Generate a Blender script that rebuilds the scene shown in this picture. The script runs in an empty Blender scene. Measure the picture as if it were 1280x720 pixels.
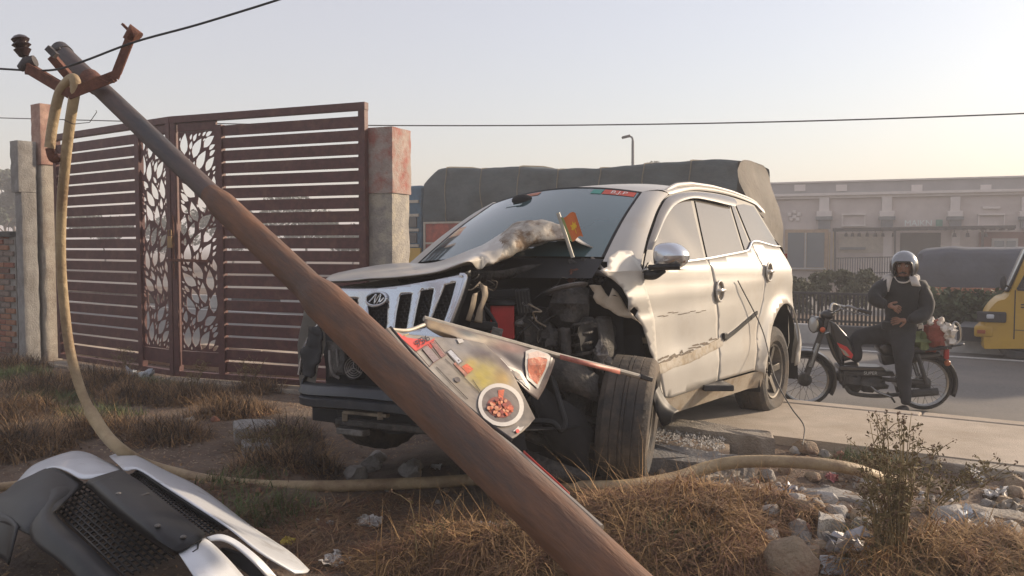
import bpy, bmesh, math, random
import numpy as np
from mathutils import Vector, Matrix, noise
from mathutils.geometry import delaunay_2d_cdt
R = math.radians
SC = bpy.context.scene
COL = SC.collection
random.seed(7)
RNG = np.random.default_rng(7)

# ---------------------------------------------------------------- camera
F_PX, CX, CY, EYE = 1060.0, 640.0, 360.0, 1.31
TH = math.atan((360 - 308) / F_PX)
cam = bpy.data.cameras.new('camera'); cam.lens = F_PX / 1280 * 36; cam.sensor_width = 36
cam.clip_start = .05; cam.clip_end = 3000
camo = bpy.data.objects.new('camera', cam); COL.objects.link(camo)
camo.location = (0, 0, EYE); camo.rotation_euler = (R(90) - TH, 0, 0)
SC.camera = camo

# ---------------------------------------------------------------- light
SUN_EL, SUN_AZ = R(19), R(66)          # azimuth from +Y (view direction) towards +X (right)
w = bpy.data.worlds.new('World'); SC.world = w; w.use_nodes = True
nt = w.node_tree; nt.nodes.clear()
sky = nt.nodes.new('ShaderNodeTexSky'); sky.sky_type = 'NISHITA'; sky.sun_disc = False
sky.sun_elevation = SUN_EL; sky.sun_rotation = SUN_AZ
sky.altitude = 0; sky.air_density = 1.2; sky.dust_density = 1.6; sky.ozone_density = 2.6
bg = nt.nodes.new('ShaderNodeBackground'); bg.inputs[1].default_value = .125
out = nt.nodes.new('ShaderNodeOutputWorld')
veil = nt.nodes.new('ShaderNodeMix'); veil.data_type = 'RGBA'; veil.inputs[0].default_value = .36
veil.inputs[7].default_value = (7.1, 6.0, 5.6, 1)      # even veil of high thin cloud
nt.links.new(sky.outputs[0], veil.inputs[6])
nt.links.new(veil.outputs[2], bg.inputs[0]); nt.links.new(bg.outputs[0], out.inputs[0])
sd = Vector((math.sin(SUN_AZ) * math.cos(SUN_EL), math.cos(SUN_AZ) * math.cos(SUN_EL), math.sin(SUN_EL)))
sun = bpy.data.lights.new('sun', 'SUN'); sun.energy = 4.7; sun.angle = R(3.0); sun.color = (1, .80, .59)
suno = bpy.data.objects.new('sun', sun); COL.objects.link(suno)
suno.rotation_euler = (-sd).to_track_quat('-Z', 'Y').to_euler(); suno.location = sd * 60
SC.view_settings.view_transform = 'Standard'; SC.view_settings.look = 'None'
SC.view_settings.exposure = 0.46; SC.view_settings.gamma = 1
SC.render.engine = 'CYCLES'
SC.cycles.max_bounces = 6; SC.cycles.volume_bounces = 0; SC.cycles.transparent_max_bounces = 12
SC.cycles.volume_step_rate = 4
SC.cycles.use_denoising = True

# ---------------------------------------------------------------- survey helpers (measure places from sight lines)
def ray(px, py):
    u = (CY - py) / F_PX
    return Vector(((px - CX) / F_PX, math.cos(TH) + u * math.sin(TH), -math.sin(TH) + u * math.cos(TH)))
def PX(px, py, d): return ray(px, py) * d + Vector((0, 0, EYE))       # point at depth d
def GZ(px, py, z):
    r = ray(px, py); return r * ((z - EYE) / r.z) + Vector((0, 0, EYE))   # point at height z
# road frame: U runs along the road, N across it (away from the viewer)
U = Vector((.84, -.5426, 0)); N = Vector((.5426, .84, 0))
def RD(u, n, z=0.0): return U * u + N * n + Vector((0, 0, z))

# ---------------------------------------------------------------- materials
def lin(c):
    return tuple(((x / 12.92) if x <= .04045 else ((x + .055) / 1.055) ** 2.4) for x in c)
def hexc(h): return lin(tuple(int(h[i:i + 2], 16) / 255 for i in (0, 2, 4)))
MATS = {}
def mat(name, col, rough=.6, metal=0.0, var=.18, scale=6.0, bump=.0, bscale=60.0, col2=None, c2scale=2.5, c2lo=.45, c2hi=.65, coat=0.0, coatr=.03, spec=.5, rvar=.0, trans=0.0, stretch=None, rot=None, alpha=1.0, sheen=0.0):
    m = bpy.data.materials.new(name); m.use_nodes = True
    t = m.node_tree; n = t.nodes; l = t.links
    b = n['Principled BSDF']; b.inputs['Roughness'].default_value = rough
    b.inputs['Metallic'].default_value = metal; b.inputs['Coat Weight'].default_value = coat
    b.inputs['Coat Roughness'].default_value = coatr
    b.inputs['Specular IOR Level'].default_value = spec
    b.inputs['Transmission Weight'].default_value = trans; b.inputs['Alpha'].default_value = alpha
    b.inputs['Sheen Weight'].default_value = sheen
    tc = n.new('ShaderNodeTexCoord'); src = tc.outputs['Object']
    if stretch:
        mp = n.new('ShaderNodeMapping'); mp.inputs['Scale'].default_value = stretch
        if rot is not None:
            m1 = n.new('ShaderNodeMapping'); m1.inputs['Rotation'].default_value = rot
            l.new(src, m1.inputs[0]); src = m1.outputs[0]
        l.new(src, mp.inputs[0]); src = mp.outputs[0]
    nz = n.new('ShaderNodeTexNoise'); nz.inputs['Scale'].default_value = scale; nz.inputs['Detail'].default_value = 6
    nz.inputs['Roughness'].default_value = .65
    l.new(src, nz.inputs['Vector'])
    rp = n.new('ShaderNodeValToRGB'); e = rp.color_ramp.elements
    e[0].position = .3; e[1].position = .7
    e[0].color = tuple(max(0, c * (1 - var)) for c in col) + (1,)
    e[1].color = tuple(min(1, c * (1 + var)) for c in col) + (1,)
    l.new(nz.outputs[0], rp.inputs[0]); colout = rp.outputs[0]
    if col2 is not None:
        n2 = n.new('ShaderNodeTexNoise'); n2.inputs['Scale'].default_value = c2scale; n2.inputs['Detail'].default_value = 8
        n2.inputs['Roughness'].default_value = .7
        l.new(src, n2.inputs['Vector'])
        r2 = n.new('ShaderNodeMapRange'); r2.inputs[1].default_value = c2lo; r2.inputs[2].default_value = c2hi
        l.new(n2.outputs[0], r2.inputs[0])
        mx = n.new('ShaderNodeMix'); mx.data_type = 'RGBA'; mx.inputs[7].default_value = tuple(col2) + (1,)
        l.new(r2.outputs[0], mx.inputs[0]); l.new(colout, mx.inputs[6]); colout = mx.outputs[2]
    l.new(colout, b.inputs['Base Color'])
    if rvar:
        rr = n.new('ShaderNodeMapRange'); rr.inputs[1].default_value = .3; rr.inputs[2].default_value = .7
        rr.inputs[3].default_value = max(0, rough - rvar); rr.inputs[4].default_value = min(1, rough + rvar)
        l.new(nz.outputs[0], rr.inputs[0]); l.new(rr.outputs[0], b.inputs['Roughness'])
    if bump:
        nb = n.new('ShaderNodeTexNoise'); nb.inputs['Scale'].default_value = bscale; nb.inputs['Detail'].default_value = 5
        l.new(src, nb.inputs['Vector'])
        bp = n.new('ShaderNodeBump'); bp.inputs['Strength'].default_value = bump; bp.inputs['Distance'].default_value = .02
        l.new(nb.outputs[0], bp.inputs['Height']); l.new(bp.outputs[0], b.inputs['Normal'])
    MATS[name] = m
    return m

# ---------------------------------------------------------------- mesh helpers
class MB:
    def __init__(s): s.v = []; s.f = []
    def add(s, vs, fs):
        o = len(s.v); s.v.extend(Vector(v) for v in vs); s.f.extend(tuple(i + o for i in f) for f in fs); return s
    def box(s, c, size, rot=None, taper=1.0):
        c = Vector(c); hx, hy, hz = size[0] / 2, size[1] / 2, size[2] / 2
        vs = []
        for z, k in ((-hz, 1.0), (hz, taper)):
            for x, y in ((-hx, -hy), (hx, -hy), (hx, hy), (-hx, hy)):
                p = Vector((x * k, y * k, z))
                if rot is not None: p = rot @ p
                vs.append(c + p)
        return s.add(vs, [(3, 2, 1, 0), (4, 5, 6, 7), (0, 1, 5, 4), (1, 2, 6, 5), (2, 3, 7, 6), (3, 0, 4, 7)])
    def bar(s, a, b, wd, ht, up=(0, 0, 1)):
        a = Vector(a); b = Vector(b); d = b - a; L = d.length; x = d.normalized()
        y = Vector(up).cross(x)
        if y.length < 1e-4: y = Vector((1, 0, 0)).cross(x)
        y.normalize(); z = x.cross(y)
        M = Matrix((x, y, z)).transposed()
        return s.box((a + b) / 2, (L, wd, ht), M)
    def tube(s, pts, r, n=8, caps=True):
        pts = [Vector(p) for p in pts]; k = len(pts)
        rs = r if isinstance(r, (list, tuple)) else [r] * k
        vs = []; fs = []
        ref = None
        for i, p in enumerate(pts):
            t = (pts[min(i + 1, k - 1)] - pts[max(i - 1, 0)])
            t = t.normalized() if t.length > 1e-9 else Vector((0, 0, 1))
            if ref is None:
                ref = t.orthogonal().normalized()
            else:
                ref = ref - t * ref.dot(t)
                ref = ref.normalized() if ref.length > 1e-6 else t.orthogonal().normalized()
            q = t.cross(ref)
            for j in range(n):
                a = 2 * math.pi * j / n
                vs.append(p + (ref * math.cos(a) + q * math.sin(a)) * rs[i])
        for i in range(k - 1):
            for j in range(n):
                a = i * n + j; b = i * n + (j + 1) % n
                fs.append((a, b, b + n, a + n))
        if caps:
            fs.append(tuple(range(n - 1, -1, -1))); fs.append(tuple(range((k - 1) * n, k * n)))
        return s.add(vs, fs)
    def lathe(s, prof, M=None, n=24, close=False):
        """prof: (radius, height) pairs, spun about local Z; M places it."""
        M = M or Matrix(); vs = []; fs = []; k = len(prof)
        for r, h in prof:
            for j in range(n):
                a = 2 * math.pi * j / n
                vs.append(M @ Vector((r * math.cos(a), r * math.sin(a), h)))
        for i in range(k if close else k - 1):
            for j in range(n):
                a = i * n + j; b = i * n + (j + 1) % n; i2 = (i + 1) % k
                fs.append((a, b, i2 * n + (j + 1) % n, i2 * n + j))
        return s.add(vs, fs)
    def grid(s, G, flip=False):
        h = len(G); wd = len(G[0]); vs = [p for row in G for p in row]; fs = []
        for i in range(h - 1):
            for j in range(wd - 1):
                a = i * wd + j; q = (a, a + 1, a + wd + 1, a + wd)
                fs.append(q[::-1] if flip else q)
        return s.add(vs, fs)
    def ball(s, c, r, n=10, m=7, jit=0.0, seed=0):
        c = Vector(c); r = Vector(r) if not isinstance(r, (int, float)) else Vector((r, r, r))
        vs = []; fs = []
        for i in range(m + 1):
            ph = math.pi * i / m
            for j in range(n):
                a = 2 * math.pi * j / n
                d = Vector((math.sin(ph) * math.cos(a), math.sin(ph) * math.sin(a), math.cos(ph)))
                k = 1 + (jit * noise.noise(d * 2.1 + Vector((seed * 3.7, seed, 0))) * 2 if jit else 0)
                vs.append(c + Vector((d.x * r.x, d.y * r.y, d.z * r.z)) * k)
        for i in range(m):
            for j in range(n):
                a = i * n + j; b = i * n + (j + 1) % n
                fs.append((a, a + n, b + n, b))
        return s.add(vs, fs)

MW = {}
def tag(o, label=None, cat=None, group=None, kind=None):
    if label: o['label'] = label
    if cat: o['category'] = cat
    if group: o['group'] = group
    if kind: o['kind'] = kind
    return o
def thing(name, label, cat, loc=(0, 0, 0), M=None, group=None):
    o = bpy.data.objects.new(name, None); COL.objects.link(o)
    M = M.copy() if M is not None else Matrix.Translation(Vector(loc))
    o.matrix_world = M; MW[o.name] = M; o.empty_display_size = .2
    return tag(o, label, cat, group)
def obj(name, mb, m, parent=None, local=False, smooth=40, loc=None, bevel=0, solid=0, solidoff=-1, label=None, subd=0, mats=None, fm=None):
    """Link one mesh object. Vertices are in world space unless local (then in the parent's frame)."""
    if isinstance(mb, MB): V, Fc = mb.v, mb.f
    else: V, Fc = mb
    Mp = MW[parent.name] if parent is not None else Matrix.Translation(Vector(loc or (0, 0, 0)))
    if not local:
        inv = Mp.inverted(); V = [inv @ Vector(v) for v in V]
    me = bpy.data.meshes.new(name)
    me.from_pydata([tuple(v) for v in V], [], Fc); me.validate()
    for q in (mats or [m]): me.materials.append(q)
    if fm is not None:
        me.polygons.foreach_set('material_index', fm)
    if smooth:
        me.shade_smooth()
        if smooth < 180: me.set_sharp_from_angle(angle=R(smooth))
    o = bpy.data.objects.new(name, me); COL.objects.link(o)
    if parent is not None: o.parent = parent
    else: o.matrix_world = Mp
    MW[o.name] = Mp
    if solid:
        md = o.modifiers.new('thickness', 'SOLIDIFY'); md.thickness = solid; md.offset = solidoff
    if bevel:
        md = o.modifiers.new('bevel', 'BEVEL'); md.width = bevel; md.segments = 2; md.limit_method = 'ANGLE'
    if subd:
        md = o.modifiers.new('subdivision', 'SUBSURF'); md.levels = subd; md.render_levels = subd
    if label: o['label'] = label
    return o
def struct(name, mb, m, **k):
    return tag(obj(name, mb, m, **k), kind='structure')
def dup(o, M=None, parent=None, label=None):
    c = o.copy(); COL.objects.link(c)
    if parent is not None: c.parent = parent
    if M is not None: c.matrix_world = M; MW[c.name] = M
    if label: c['label'] = label
    for ch in list(o.children): dup(ch, None, c)
    return c

def smooth_poly(pts, n=6, closed=False):
    """Catmull-Rom through points."""
    P = [Vector(p) for p in pts]; k = len(P); out = []
    rng = range(k) if closed else range(k - 1)
    for i in rng:
        p0 = P[(i - 1) % k] if (closed or i > 0) else P[0] * 2 - P[1]
        p1 = P[i]; p2 = P[(i + 1) % k]
        p3 = P[(i + 2) % k] if (closed or i + 2 < k) else P[k - 1] * 2 - P[k - 2]
        for j in range(n):
            t = j / n
            out.append(.5 * ((2 * p1) + (p2 - p0) * t + (2 * p0 - 5 * p1 + 4 * p2 - p3) * t * t + (3 * p1 - p0 - 3 * p2 + p3) * t ** 3))
    if not closed: out.append(P[-1].copy())
    return out
def net(rows, nu=6, nv=6):
    """Smooth surface through a net of control points."""
    A = [smooth_poly(r, nu) for r in rows]
    cols = [smooth_poly([A[i][j] for i in range(len(A))], nv) for j in range(len(A[0]))]
    return [[cols[j][i] for j in range(len(cols))] for i in range(len(cols[0]))]
def inside(p, poly):
    x, y = p; c = False; n = len(poly); j = n - 1
    for i in range(n):
        xi, yi = poly[i]; xj, yj = poly[j]
        if (yi > y) != (yj > y) and x < (xj - xi) * (y - yi) / (yj - yi + 1e-12) + xi: c = not c
        j = i
    return c
def dens(poly, step):
    o = []
    n = len(poly)
    for i in range(n):
        a = Vector(poly[i][:2]); b = Vector(poly[(i + 1) % n][:2]); k = max(1, int((b - a).length / step + .5))
        for j in range(k): o.append(a + (b - a) * (j / k))
    return o
def panel2d(outline, step=.05, holes=(), inner=True):
    """Triangulate an outline (with holes) in 2D; returns verts2d, tris."""
    ol = dens(outline, step); hs = [dens(h, step) for h in holes]
    V = list(ol); E = [(i, (i + 1) % len(ol)) for i in range(len(ol))]
    for h in hs:
        o = len(V); V += h; E += [(o + i, o + (i + 1) % len(h)) for i in range(len(h))]
    olt = [(p.x, p.y) for p in ol]; hst = [[(p.x, p.y) for p in h] for h in hs]
    if inner:
        xs = [p[0] for p in olt]; ys = [p[1] for p in olt]
        bd = np.array([(p.x, p.y) for p in V])
        y = min(ys) + step * .5; k = 0
        while y < max(ys):
            x = min(xs) + step * (.5 if k % 2 else 1.0)
            while x < max(xs):
                if inside((x, y), olt) and not any(inside((x, y), h) for h in hst):
                    if np.min(np.abs(bd - (x, y)).max(axis=1)) > step * .4: V.append(Vector((x, y)))
                x += step
            y += step * .87; k += 1
    r = delaunay_2d_cdt([Vector((p[0], p[1])) for p in V], E, [], 0, 1e-6)
    vs = [tuple(p) for p in r[0]]; fs = []
    for f in r[2]:
        c = (sum(vs[i][0] for i in f) / len(f), sum(vs[i][1] for i in f) / len(f))
        if inside(c, olt) and not any(inside(c, h) for h in hst): fs.append(tuple(f))
    return vs, fs
def panel(outline, fn, step=.05, holes=(), inner=True, flip=False):
    vs, fs = panel2d(outline, step, holes, inner)
    V = [Vector(fn(*p)) for p in vs]
    if flip: fs = [f[::-1] for f in fs]
    return (V, fs)
def text_mesh(s, size, fn, ext=0.0, align='CENTER', spacing=1.0):
    """Lettering as flat faces; fn maps the text's (x, y, z) to a point."""
    c = bpy.data.curves.new('lettering', 'FONT'); c.body = s; c.size = size; c.align_x = align; c.align_y = 'CENTER'
    c.extrude = ext; c.resolution_u = 3; c.space_character = spacing
    o = bpy.data.objects.new('lettering', c); COL.objects.link(o)
    dg = bpy.context.evaluated_depsgraph_get(); me = o.evaluated_get(dg).to_mesh()
    V = [fn(v.co.x, v.co.y, v.co.z) for v in me.vertices]; Fc = [tuple(p.vertices) for p in me.polygons]
    o.to_mesh_clear(); bpy.data.objects.remove(o); bpy.data.curves.remove(c)
    return (V, Fc)
def fbm(x, y, z=0, s=1.0, o=4):
    return noise.fractal(Vector((x * s, y * s, z)), 1.0, 2.0, o)
# ================================================================ materials
ASPH = mat('asphalt', (.15, .142, .132), .9, var=.2, scale=30, bump=.3, bscale=300, col2=(.21, .19, .165), c2scale=.6, c2lo=.4, c2hi=.7)
PAVE = mat('pavement_concrete', (.45, .385, .31), .9, var=.14, scale=4, bump=.35, bscale=90, col2=(.33, .27, .20), c2scale=1.3, c2lo=.42, c2hi=.7)
CONC = mat('concrete', (.27, .26, .245), .88, var=.22, scale=7, bump=.5, bscale=60, col2=(.17, .155, .14), c2scale=2.2)
CONC_L = mat('pale_concrete', (.36, .32, .265), .88, var=.2, scale=9, bump=.6, bscale=80, col2=(.23, .19, .15), c2scale=3)
DIRT = mat('dirt', (.108, .074, .052), .95, var=.4, scale=9, bump=.9, bscale=45, col2=(.18, .135, .098), c2scale=1.6, c2lo=.42, c2hi=.62)
MARK = mat('road_marking', (.5, .49, .46), .8, var=.2, scale=20)
KERB_B = mat('kerb_black', (.06, .06, .062), .8, var=.25)
KERB_W = mat('kerb_white', (.42, .41, .39), .8, var=.15)

# ================================================================ ground
def ground_z(x, y):
    p = Vector((x, y, 0)); n = p.dot(N)
    z = -.12 + .05 * fbm(x, y, 0, .7) + .025 * fbm(x, y, 3.1, 2.6)
    z += .20 * math.exp(-(((x - 1.6) / 1.3) ** 2 + ((y - 3.9) / .75) ** 2))        # rubble bank on the right
    z += .10 * math.exp(-(((x - .7) / .6) ** 2 + ((y - 4.0) / .5) ** 2))
    z += .07 * math.exp(-(((x + 1.35) / .5) ** 2 + ((y - 5.0) / .5) ** 2))
    if n > 5.2:
        left = max(0, min(1, (-.9 - x) / .6))
        k = min(1, (n - 5.2) / .45); z = z * (1 - k) + (-.06 - .13 * left) * k
        if n > 6.2 + .4 * left: z = -.30
    return z
def graded(lo, hi, fine_lo, fine_hi, step, grow=1.35):
    xs = list(np.arange(fine_lo, fine_hi + 1e-6, step)); s = step
    while xs[-1] < hi: s *= grow; xs.append(min(hi, xs[-1] + s))
    s = step
    while xs[0] > lo: s *= grow; xs.insert(0, max(lo, xs[0] - s))
    return xs
gx = graded(-600, 600, -6, 5, .09); gy = graded(-60, 900, 1.5, 11, .09)
G = [[Vector((x, y, ground_z(x, y))) for x in gx] for y in gy]
struct('ground', MB().grid(G), DIRT, smooth=180)

# sidewalk: cast slabs between the near kerb line and the road
n0, n1 = 5.80, 7.25
RM0 = Matrix((U, N, Vector((0, 0, 1)))).transposed()
struct('pavement', MB().box(RD(22.4, (n0 + n1) / 2, -.15), (55, n1 - n0 - .16, .30), RM0), PAVE, smooth=0)
struct('gate_apron', MB().box(RD(-45.2, 6.88, -.24), (80, .58, .30), RM0), PAVE, smooth=0)
struct('road', MB().box(RD(0, 10.7, -.335), (160, 7.2, .13), Matrix((U, N, Vector((0, 0, 1)))).transposed()), ASPH, smooth=0)
struct('far_road', MB().box(RD(0, 22.5, -.335), (160, 10, .13), Matrix((U, N, Vector((0, 0, 1)))).transposed()), ASPH, smooth=0)
RM = Matrix((U, N, Vector((0, 0, 1)))).transposed()
mk = MB()
for n_, wd in ((13.55, .12),): mk.box(RD(0, n_, -.262), (150, wd, .008), RM)
struct('road_marking', mk, MARK, smooth=0)
# near kerb towards the road, broken into stones
kb = thing('roadside_kerb', 'long low concrete kerb edging the pavement along the near side of the road', 'kerb', RD(2, n1, 0))
st = None
for i in range(16):
    u = -9 + i * 1.25
    m_ = MB().box(RD(u, n1 + .0, -.13), (1.235, .155, .275), RM)
    obj('kerb_stone', m_, PAVE, kb, bevel=.012, smooth=0)
# near edge kerb of the pavement (viewer's side)
kb2 = thing('garden_kerb', 'low weathered concrete edging between the pavement and the rubble verge', 'kerb', RD(2, n0, 0))
for i in range(14):
    u = -1.55 + i * .62
    if u < -.9: continue
    z = -.145 + random.uniform(-.012, .006)
    rot = Matrix.Rotation(random.uniform(-.02, .02), 3, 'Z') @ RM
    obj('kerb_stone', MB().box(RD(u, n0 - .005, z), (.605, .145, .29), rot), CONC_L, kb2, bevel=.012, smooth=0)
# far kerb, painted in black and white blocks
fk = thing('painted_kerb', 'kerb painted in black and white blocks along the far side of the road', 'kerb', RD(4, 14.25, -.27))
for i in range(40):
    u = -19 + i * .9
    if i % 2 == 0: pw = obj('kerb_block', MB().box(RD(u, 14.28, -.13), (.89, .2, .34), RM), KERB_B if i % 4 else KERB_W, fk, bevel=.015, smooth=0)
    else: obj('kerb_block', MB().box(RD(u, 14.28, -.13), (.89, .2, .34), RM), KERB_W if i % 4 == 1 else KERB_B, fk, bevel=.015, smooth=0)
struct('median_soil', MB().box(RD(0, 16.0, -.22), (150, 3.2, .36), RM), DIRT, smooth=0)
# ================================================================ gate, posts, wall
GATE = mat('gate_paint', (.082, .026, .024), .55, var=.3, scale=14, bump=.15, bscale=120, col2=(.15, .065, .045), c2scale=5, c2lo=.5, c2hi=.75)
RUST = mat('rust', (.13, .05, .03), .8, var=.4, scale=25, bump=.4, bscale=150)
PIL = mat('pillar_plaster', (.30, .28, .25), .9, var=.22, scale=6, bump=.7, bscale=50, col2=(.40, .36, .29), c2scale=3, c2lo=.5, c2hi=.6)
PILP = mat('peeling_red_paint', (.34, .28, .245), .85, var=.2, scale=8, bump=.5, bscale=60, col2=(.31, .115, .09), c2scale=4.5, c2lo=.44, c2hi=.62)
PILR = mat('pink_primer', (.40, .25, .19), .85, var=.25, scale=8, bump=.4, bscale=60, col2=(.28, .14, .11), c2scale=6)
BRICK = [mat('brick_%s' % k, c, .9, var=.28, scale=20, bump=.6, bscale=90) for k, c in (('red', (.25, .105, .07)), ('orange', (.3, .15, .09)), ('brown', (.17, .095, .07)), ('grey', (.22, .17, .14)))]
MORTAR = mat('mortar', (.25, .235, .21), .95, var=.2, scale=15, bump=.5)

A_, B_, C_ = Vector((-5.86, 10.95, 0)), Vector((-3.75, 9.42, 0)), Vector((-1.44, 8.47, 0))
ZB, ZT = -.135, 2.66
gate = thing('entrance_gate', 'tall dark red steel gate of two leaves with horizontal slats and leaf cut-out panels', 'gate', B_ + Vector((0, 0, ZB)))

def leaf_hole(c, ang, L, wd):
    d = Vector((math.cos(ang), math.sin(ang))); q = Vector((-d.y, d.x)); pts = []
    k = 5
    for i in range(k + 1):
        t = i / k; pts.append(c + d * (t - .5) * L + q * wd * .5 * math.sin(math.pi * t ** .8) * 1.0 + q * .12 * wd * math.sin(math.pi * t))
    for i in range(k - 1, 0, -1):
        t = i / k; pts.append(c + d * (t - .5) * L - q * wd * .5 * math.sin(math.pi * t ** .8) + q * .12 * wd * math.sin(math.pi * t))
    return pts
def lattice_holes(wd, ht, seed):
    """Curved fronds: leaf-shaped openings packed along S-shaped stems."""
    rnd = random.Random(seed); holes = []; placed = []
    def try_add(c, a, L, w_):
        d = Vector((math.cos(a), math.sin(a)))
        sm = [c + d * (t * L * .5) for t in (-.85, -.43, 0, .43, .85)]; rs = [w_ * k for k in (.26, .46, .5, .4, .2)]
        for q, r_ in zip(sm, rs):
            if not (r_ + .004 < q.x < wd - r_ - .004 and r_ + .004 < q.y < ht - r_ - .004): return False
        for q, r_ in zip(sm, rs):
            for q2, r2 in placed:
                if (q - q2).length < r_ + r2 + .0035: return False
        placed.extend(zip(sm, rs)); holes.append(leaf_hole(c, a, L, w_)); return True
    nf = 5; hh = ht / nf
    for size in (1.0, .8, .6, .42, .3, .2):
        for k in range(1500):
            c = Vector((rnd.uniform(0, wd), rnd.uniform(0, ht)))
            f = c.y / hh; side = 1 if int(f) % 2 else -1; t = f % 1
            u = (c.x / wd - .5) * side
            a = R(90) + side * (R(62) - R(70) * (u + .5) + R(25) * (t - .5)) + rnd.uniform(-.12, .12)
            try_add(c, a, .240 * size, .112 * size)
    return holes
def gate_leaf(P, Q, seed, lat_at, nsl=20):
    d = (Q - P); L = d.length; d.normalize(); nrm = Vector((d.y, -d.x, 0)); up = Vector((0, 0, 1))
    Rm = Matrix((d, -nrm, up)).transposed()
    def at(u, z, t=0): return P + d * u + nrm * t + up * z
    def slab(name, u0, u1, z0, z1, th, t=0, m=GATE):
        return obj(name, MB().box(at((u0 + u1) / 2, (z0 + z1) / 2, t), (u1 - u0, th, z1 - z0), Rm), m, gate, bevel=.003, smooth=0)
    pw = .075
    lw = .535
    if lat_at == 'end':   l0, l1 = L - .09 - lw, L - .09; s0, s1 = pw, l0 - .085
    else:                 l0, l1 = .09, .09 + lw; s0, s1 = l1 + .085, L - pw
    slab('gate_post', 0.004, pw, ZB, ZT, .07); slab('gate_post', L - pw - .004, L - .004, ZB, ZT, .07)
    pa, pb = (l0 - .085, l0) if lat_at == 'end' else (l1, l1 + .085)
    slab('gate_post', pa, pb, ZB + .06, ZT - .05, .068)
    slab('top_rail', 0.0, L, ZT, ZT + .075, .075)
    slab('bottom_rail', pw, L - pw, ZB + .0, ZB + .06, .06)
    pitch = (ZT - ZB - .12) / nsl
    for i in range(nsl):
        z0 = ZB + .085 + i * pitch
        slab('slat', s0 + .002, s1 - .002, z0, z0 + pitch * .825, .022, random.uniform(-.004, .004))
    # leaf cut-out sheet with a plain kick strip below
    h0, h1 = ZB + .29, ZT - .1
    hs = lattice_holes(l1 - l0 - .01, h1 - h0, seed)
    pn = panel([(0, 0), (l1 - l0 - .004, 0), (l1 - l0 - .004, h1 - h0), (0, h1 - h0)], lambda x, y: at(l0 + .002 + x, h0 + y, .004), .09, hs, inner=False)
    obj('cut_out_panel', pn, GATE, gate, solid=.006, smooth=0)
    slab('kick_strip', l0 + .002, l1 - .002, ZB + .13, h0 - .004, .02)
    slab('head_strip', l0 + .002, l1 - .002, h1 + .003, ZT - .003, .03)
    return at
atL = gate_leaf(A_, B_, 3, 'end'); atR = gate_leaf(B_, C_, 9, 'start')
# latch
g = MB().bar(atR(.0, 1.16, .07), atR(.55, 1.15, .07), .025, .03).bar(atR(.05, .95, .06), atR(.05, 1.65, .06), .02, .02)
obj('latch_bar', g, RUST, gate, bevel=.003, smooth=0)
obj('padlock', MB().box(atR(.03, 1.36, .09), (.05, .025, .13)).tube([atR(.01, 1.43, .09), atR(.01, 1.49, .09), atR(.05, 1.49, .09), atR(.05, 1.43, .09)], .006, 6), mat('old_brass', (.3, .2, .1), .5, .7, var=.3), gate, bevel=.004)

# right post: concrete shaft with a peeling red-painted head
rp = thing('concrete_pillar', 'square concrete gate pillar with peeling red painted head right of the gate', 'pillar', (-1.14, 8.58, -.2))
d = (C_ - B_).normalized(); Rp = Matrix((d, Vector((-d.y, d.x, 0)), Vector((0, 0, 1)))).transposed()
def rough_box(c, size, rot, seed, amp=.008, n=(6, 6, 20), lean=0.0):
    c = Vector(c); bm = bmesh.new(); bmesh.ops.create_cube(bm, size=1)
    bmesh.ops.subdivide_edges(bm, edges=[e for e in bm.edges if abs((e.verts[0].co - e.verts[1].co).z) > .5], cuts=n[2], use_grid_fill=True)
    bmesh.ops.subdivide_edges(bm, edges=[e for e in bm.edges if abs((e.verts[0].co - e.verts[1].co).z) < .01], cuts=n[0], use_grid_fill=True)
    for v in bm.verts:
        p = Vector((v.co.x * size[0], v.co.y * size[1], v.co.z * size[2]))
        e = sum(1 for k in (0, 1) if abs(v.co[k]) > .49)
        nz = noise.noise(p * 9 + Vector((seed * 5, 0, 0))) * amp + noise.noise(p * 30 + Vector((seed, 3, 0))) * amp * .5
        if e == 2: nz -= amp * (1.0 + 1.6 * max(0, noise.noise(p * 14 + Vector((seed, 0, 9)))))
        q = Vector((v.co.x, v.co.y, 0)).normalized() if (v.co.x or v.co.y) else Vector()
        v.co = p + q * nz
    bm.verts.ensure_lookup_table()
    V = [c + rot @ v.co for v in bm.verts]; Fc = [tuple(v.index for v in f.verts) for f in bm.faces]; bm.free()
    return (V, Fc)
pc = Vector((-1.255, 8.65, 0))
obj('shaft', rough_box(pc + Vector((0, 0, .82)), (.30, .36, 2.04), Rp, 1, .010), PIL, rp, smooth=30)
obj('painted_head', rough_box(pc + Vector((0, 0, 2.165)), (.325, .385, .65), Rp, 2, .007), PILP, rp, smooth=30)

lp = thing('gate_pillar', 'slim concrete pillar with tall pink painted head at the far left end of the gate', 'pillar', (-6.1, 11.2, -.2))
d = (B_ - A_).normalized(); Rl = Matrix((d, Vector((-d.y, d.x, 0)), Vector((0, 0, 1)))).transposed()
pc = Vector((-6.10, 11.16, 0))
obj('shaft', rough_box(pc + Vector((0, 0, 1.08)), (.20, .22, 2.56), Rl, 5, .010), CONC_L, lp, smooth=30)
obj('painted_head', rough_box(pc + Vector((-.02, 0, 2.76)), (.26, .20, .78), Rl, 6, .006), PILR, lp, smooth=30)
wp = thing('wall_pillar', 'plain grey concrete pillar with wider cap at the end of the brick wall', 'pillar', (-6.24, 10.95, -.2))
pc = Vector((-6.27, 10.98, 0))
obj('shaft', rough_box(pc + Vector((0, 0, .90)), (.19, .2, 2.2), Rl, 7, .008), CONC, wp, smooth=30)
obj('cap', rough_box(pc + Vector((-.02, 0, 2.33)), (.22, .23, .65), Rl, 8, .006), CONC, wp, smooth=30)

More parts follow.
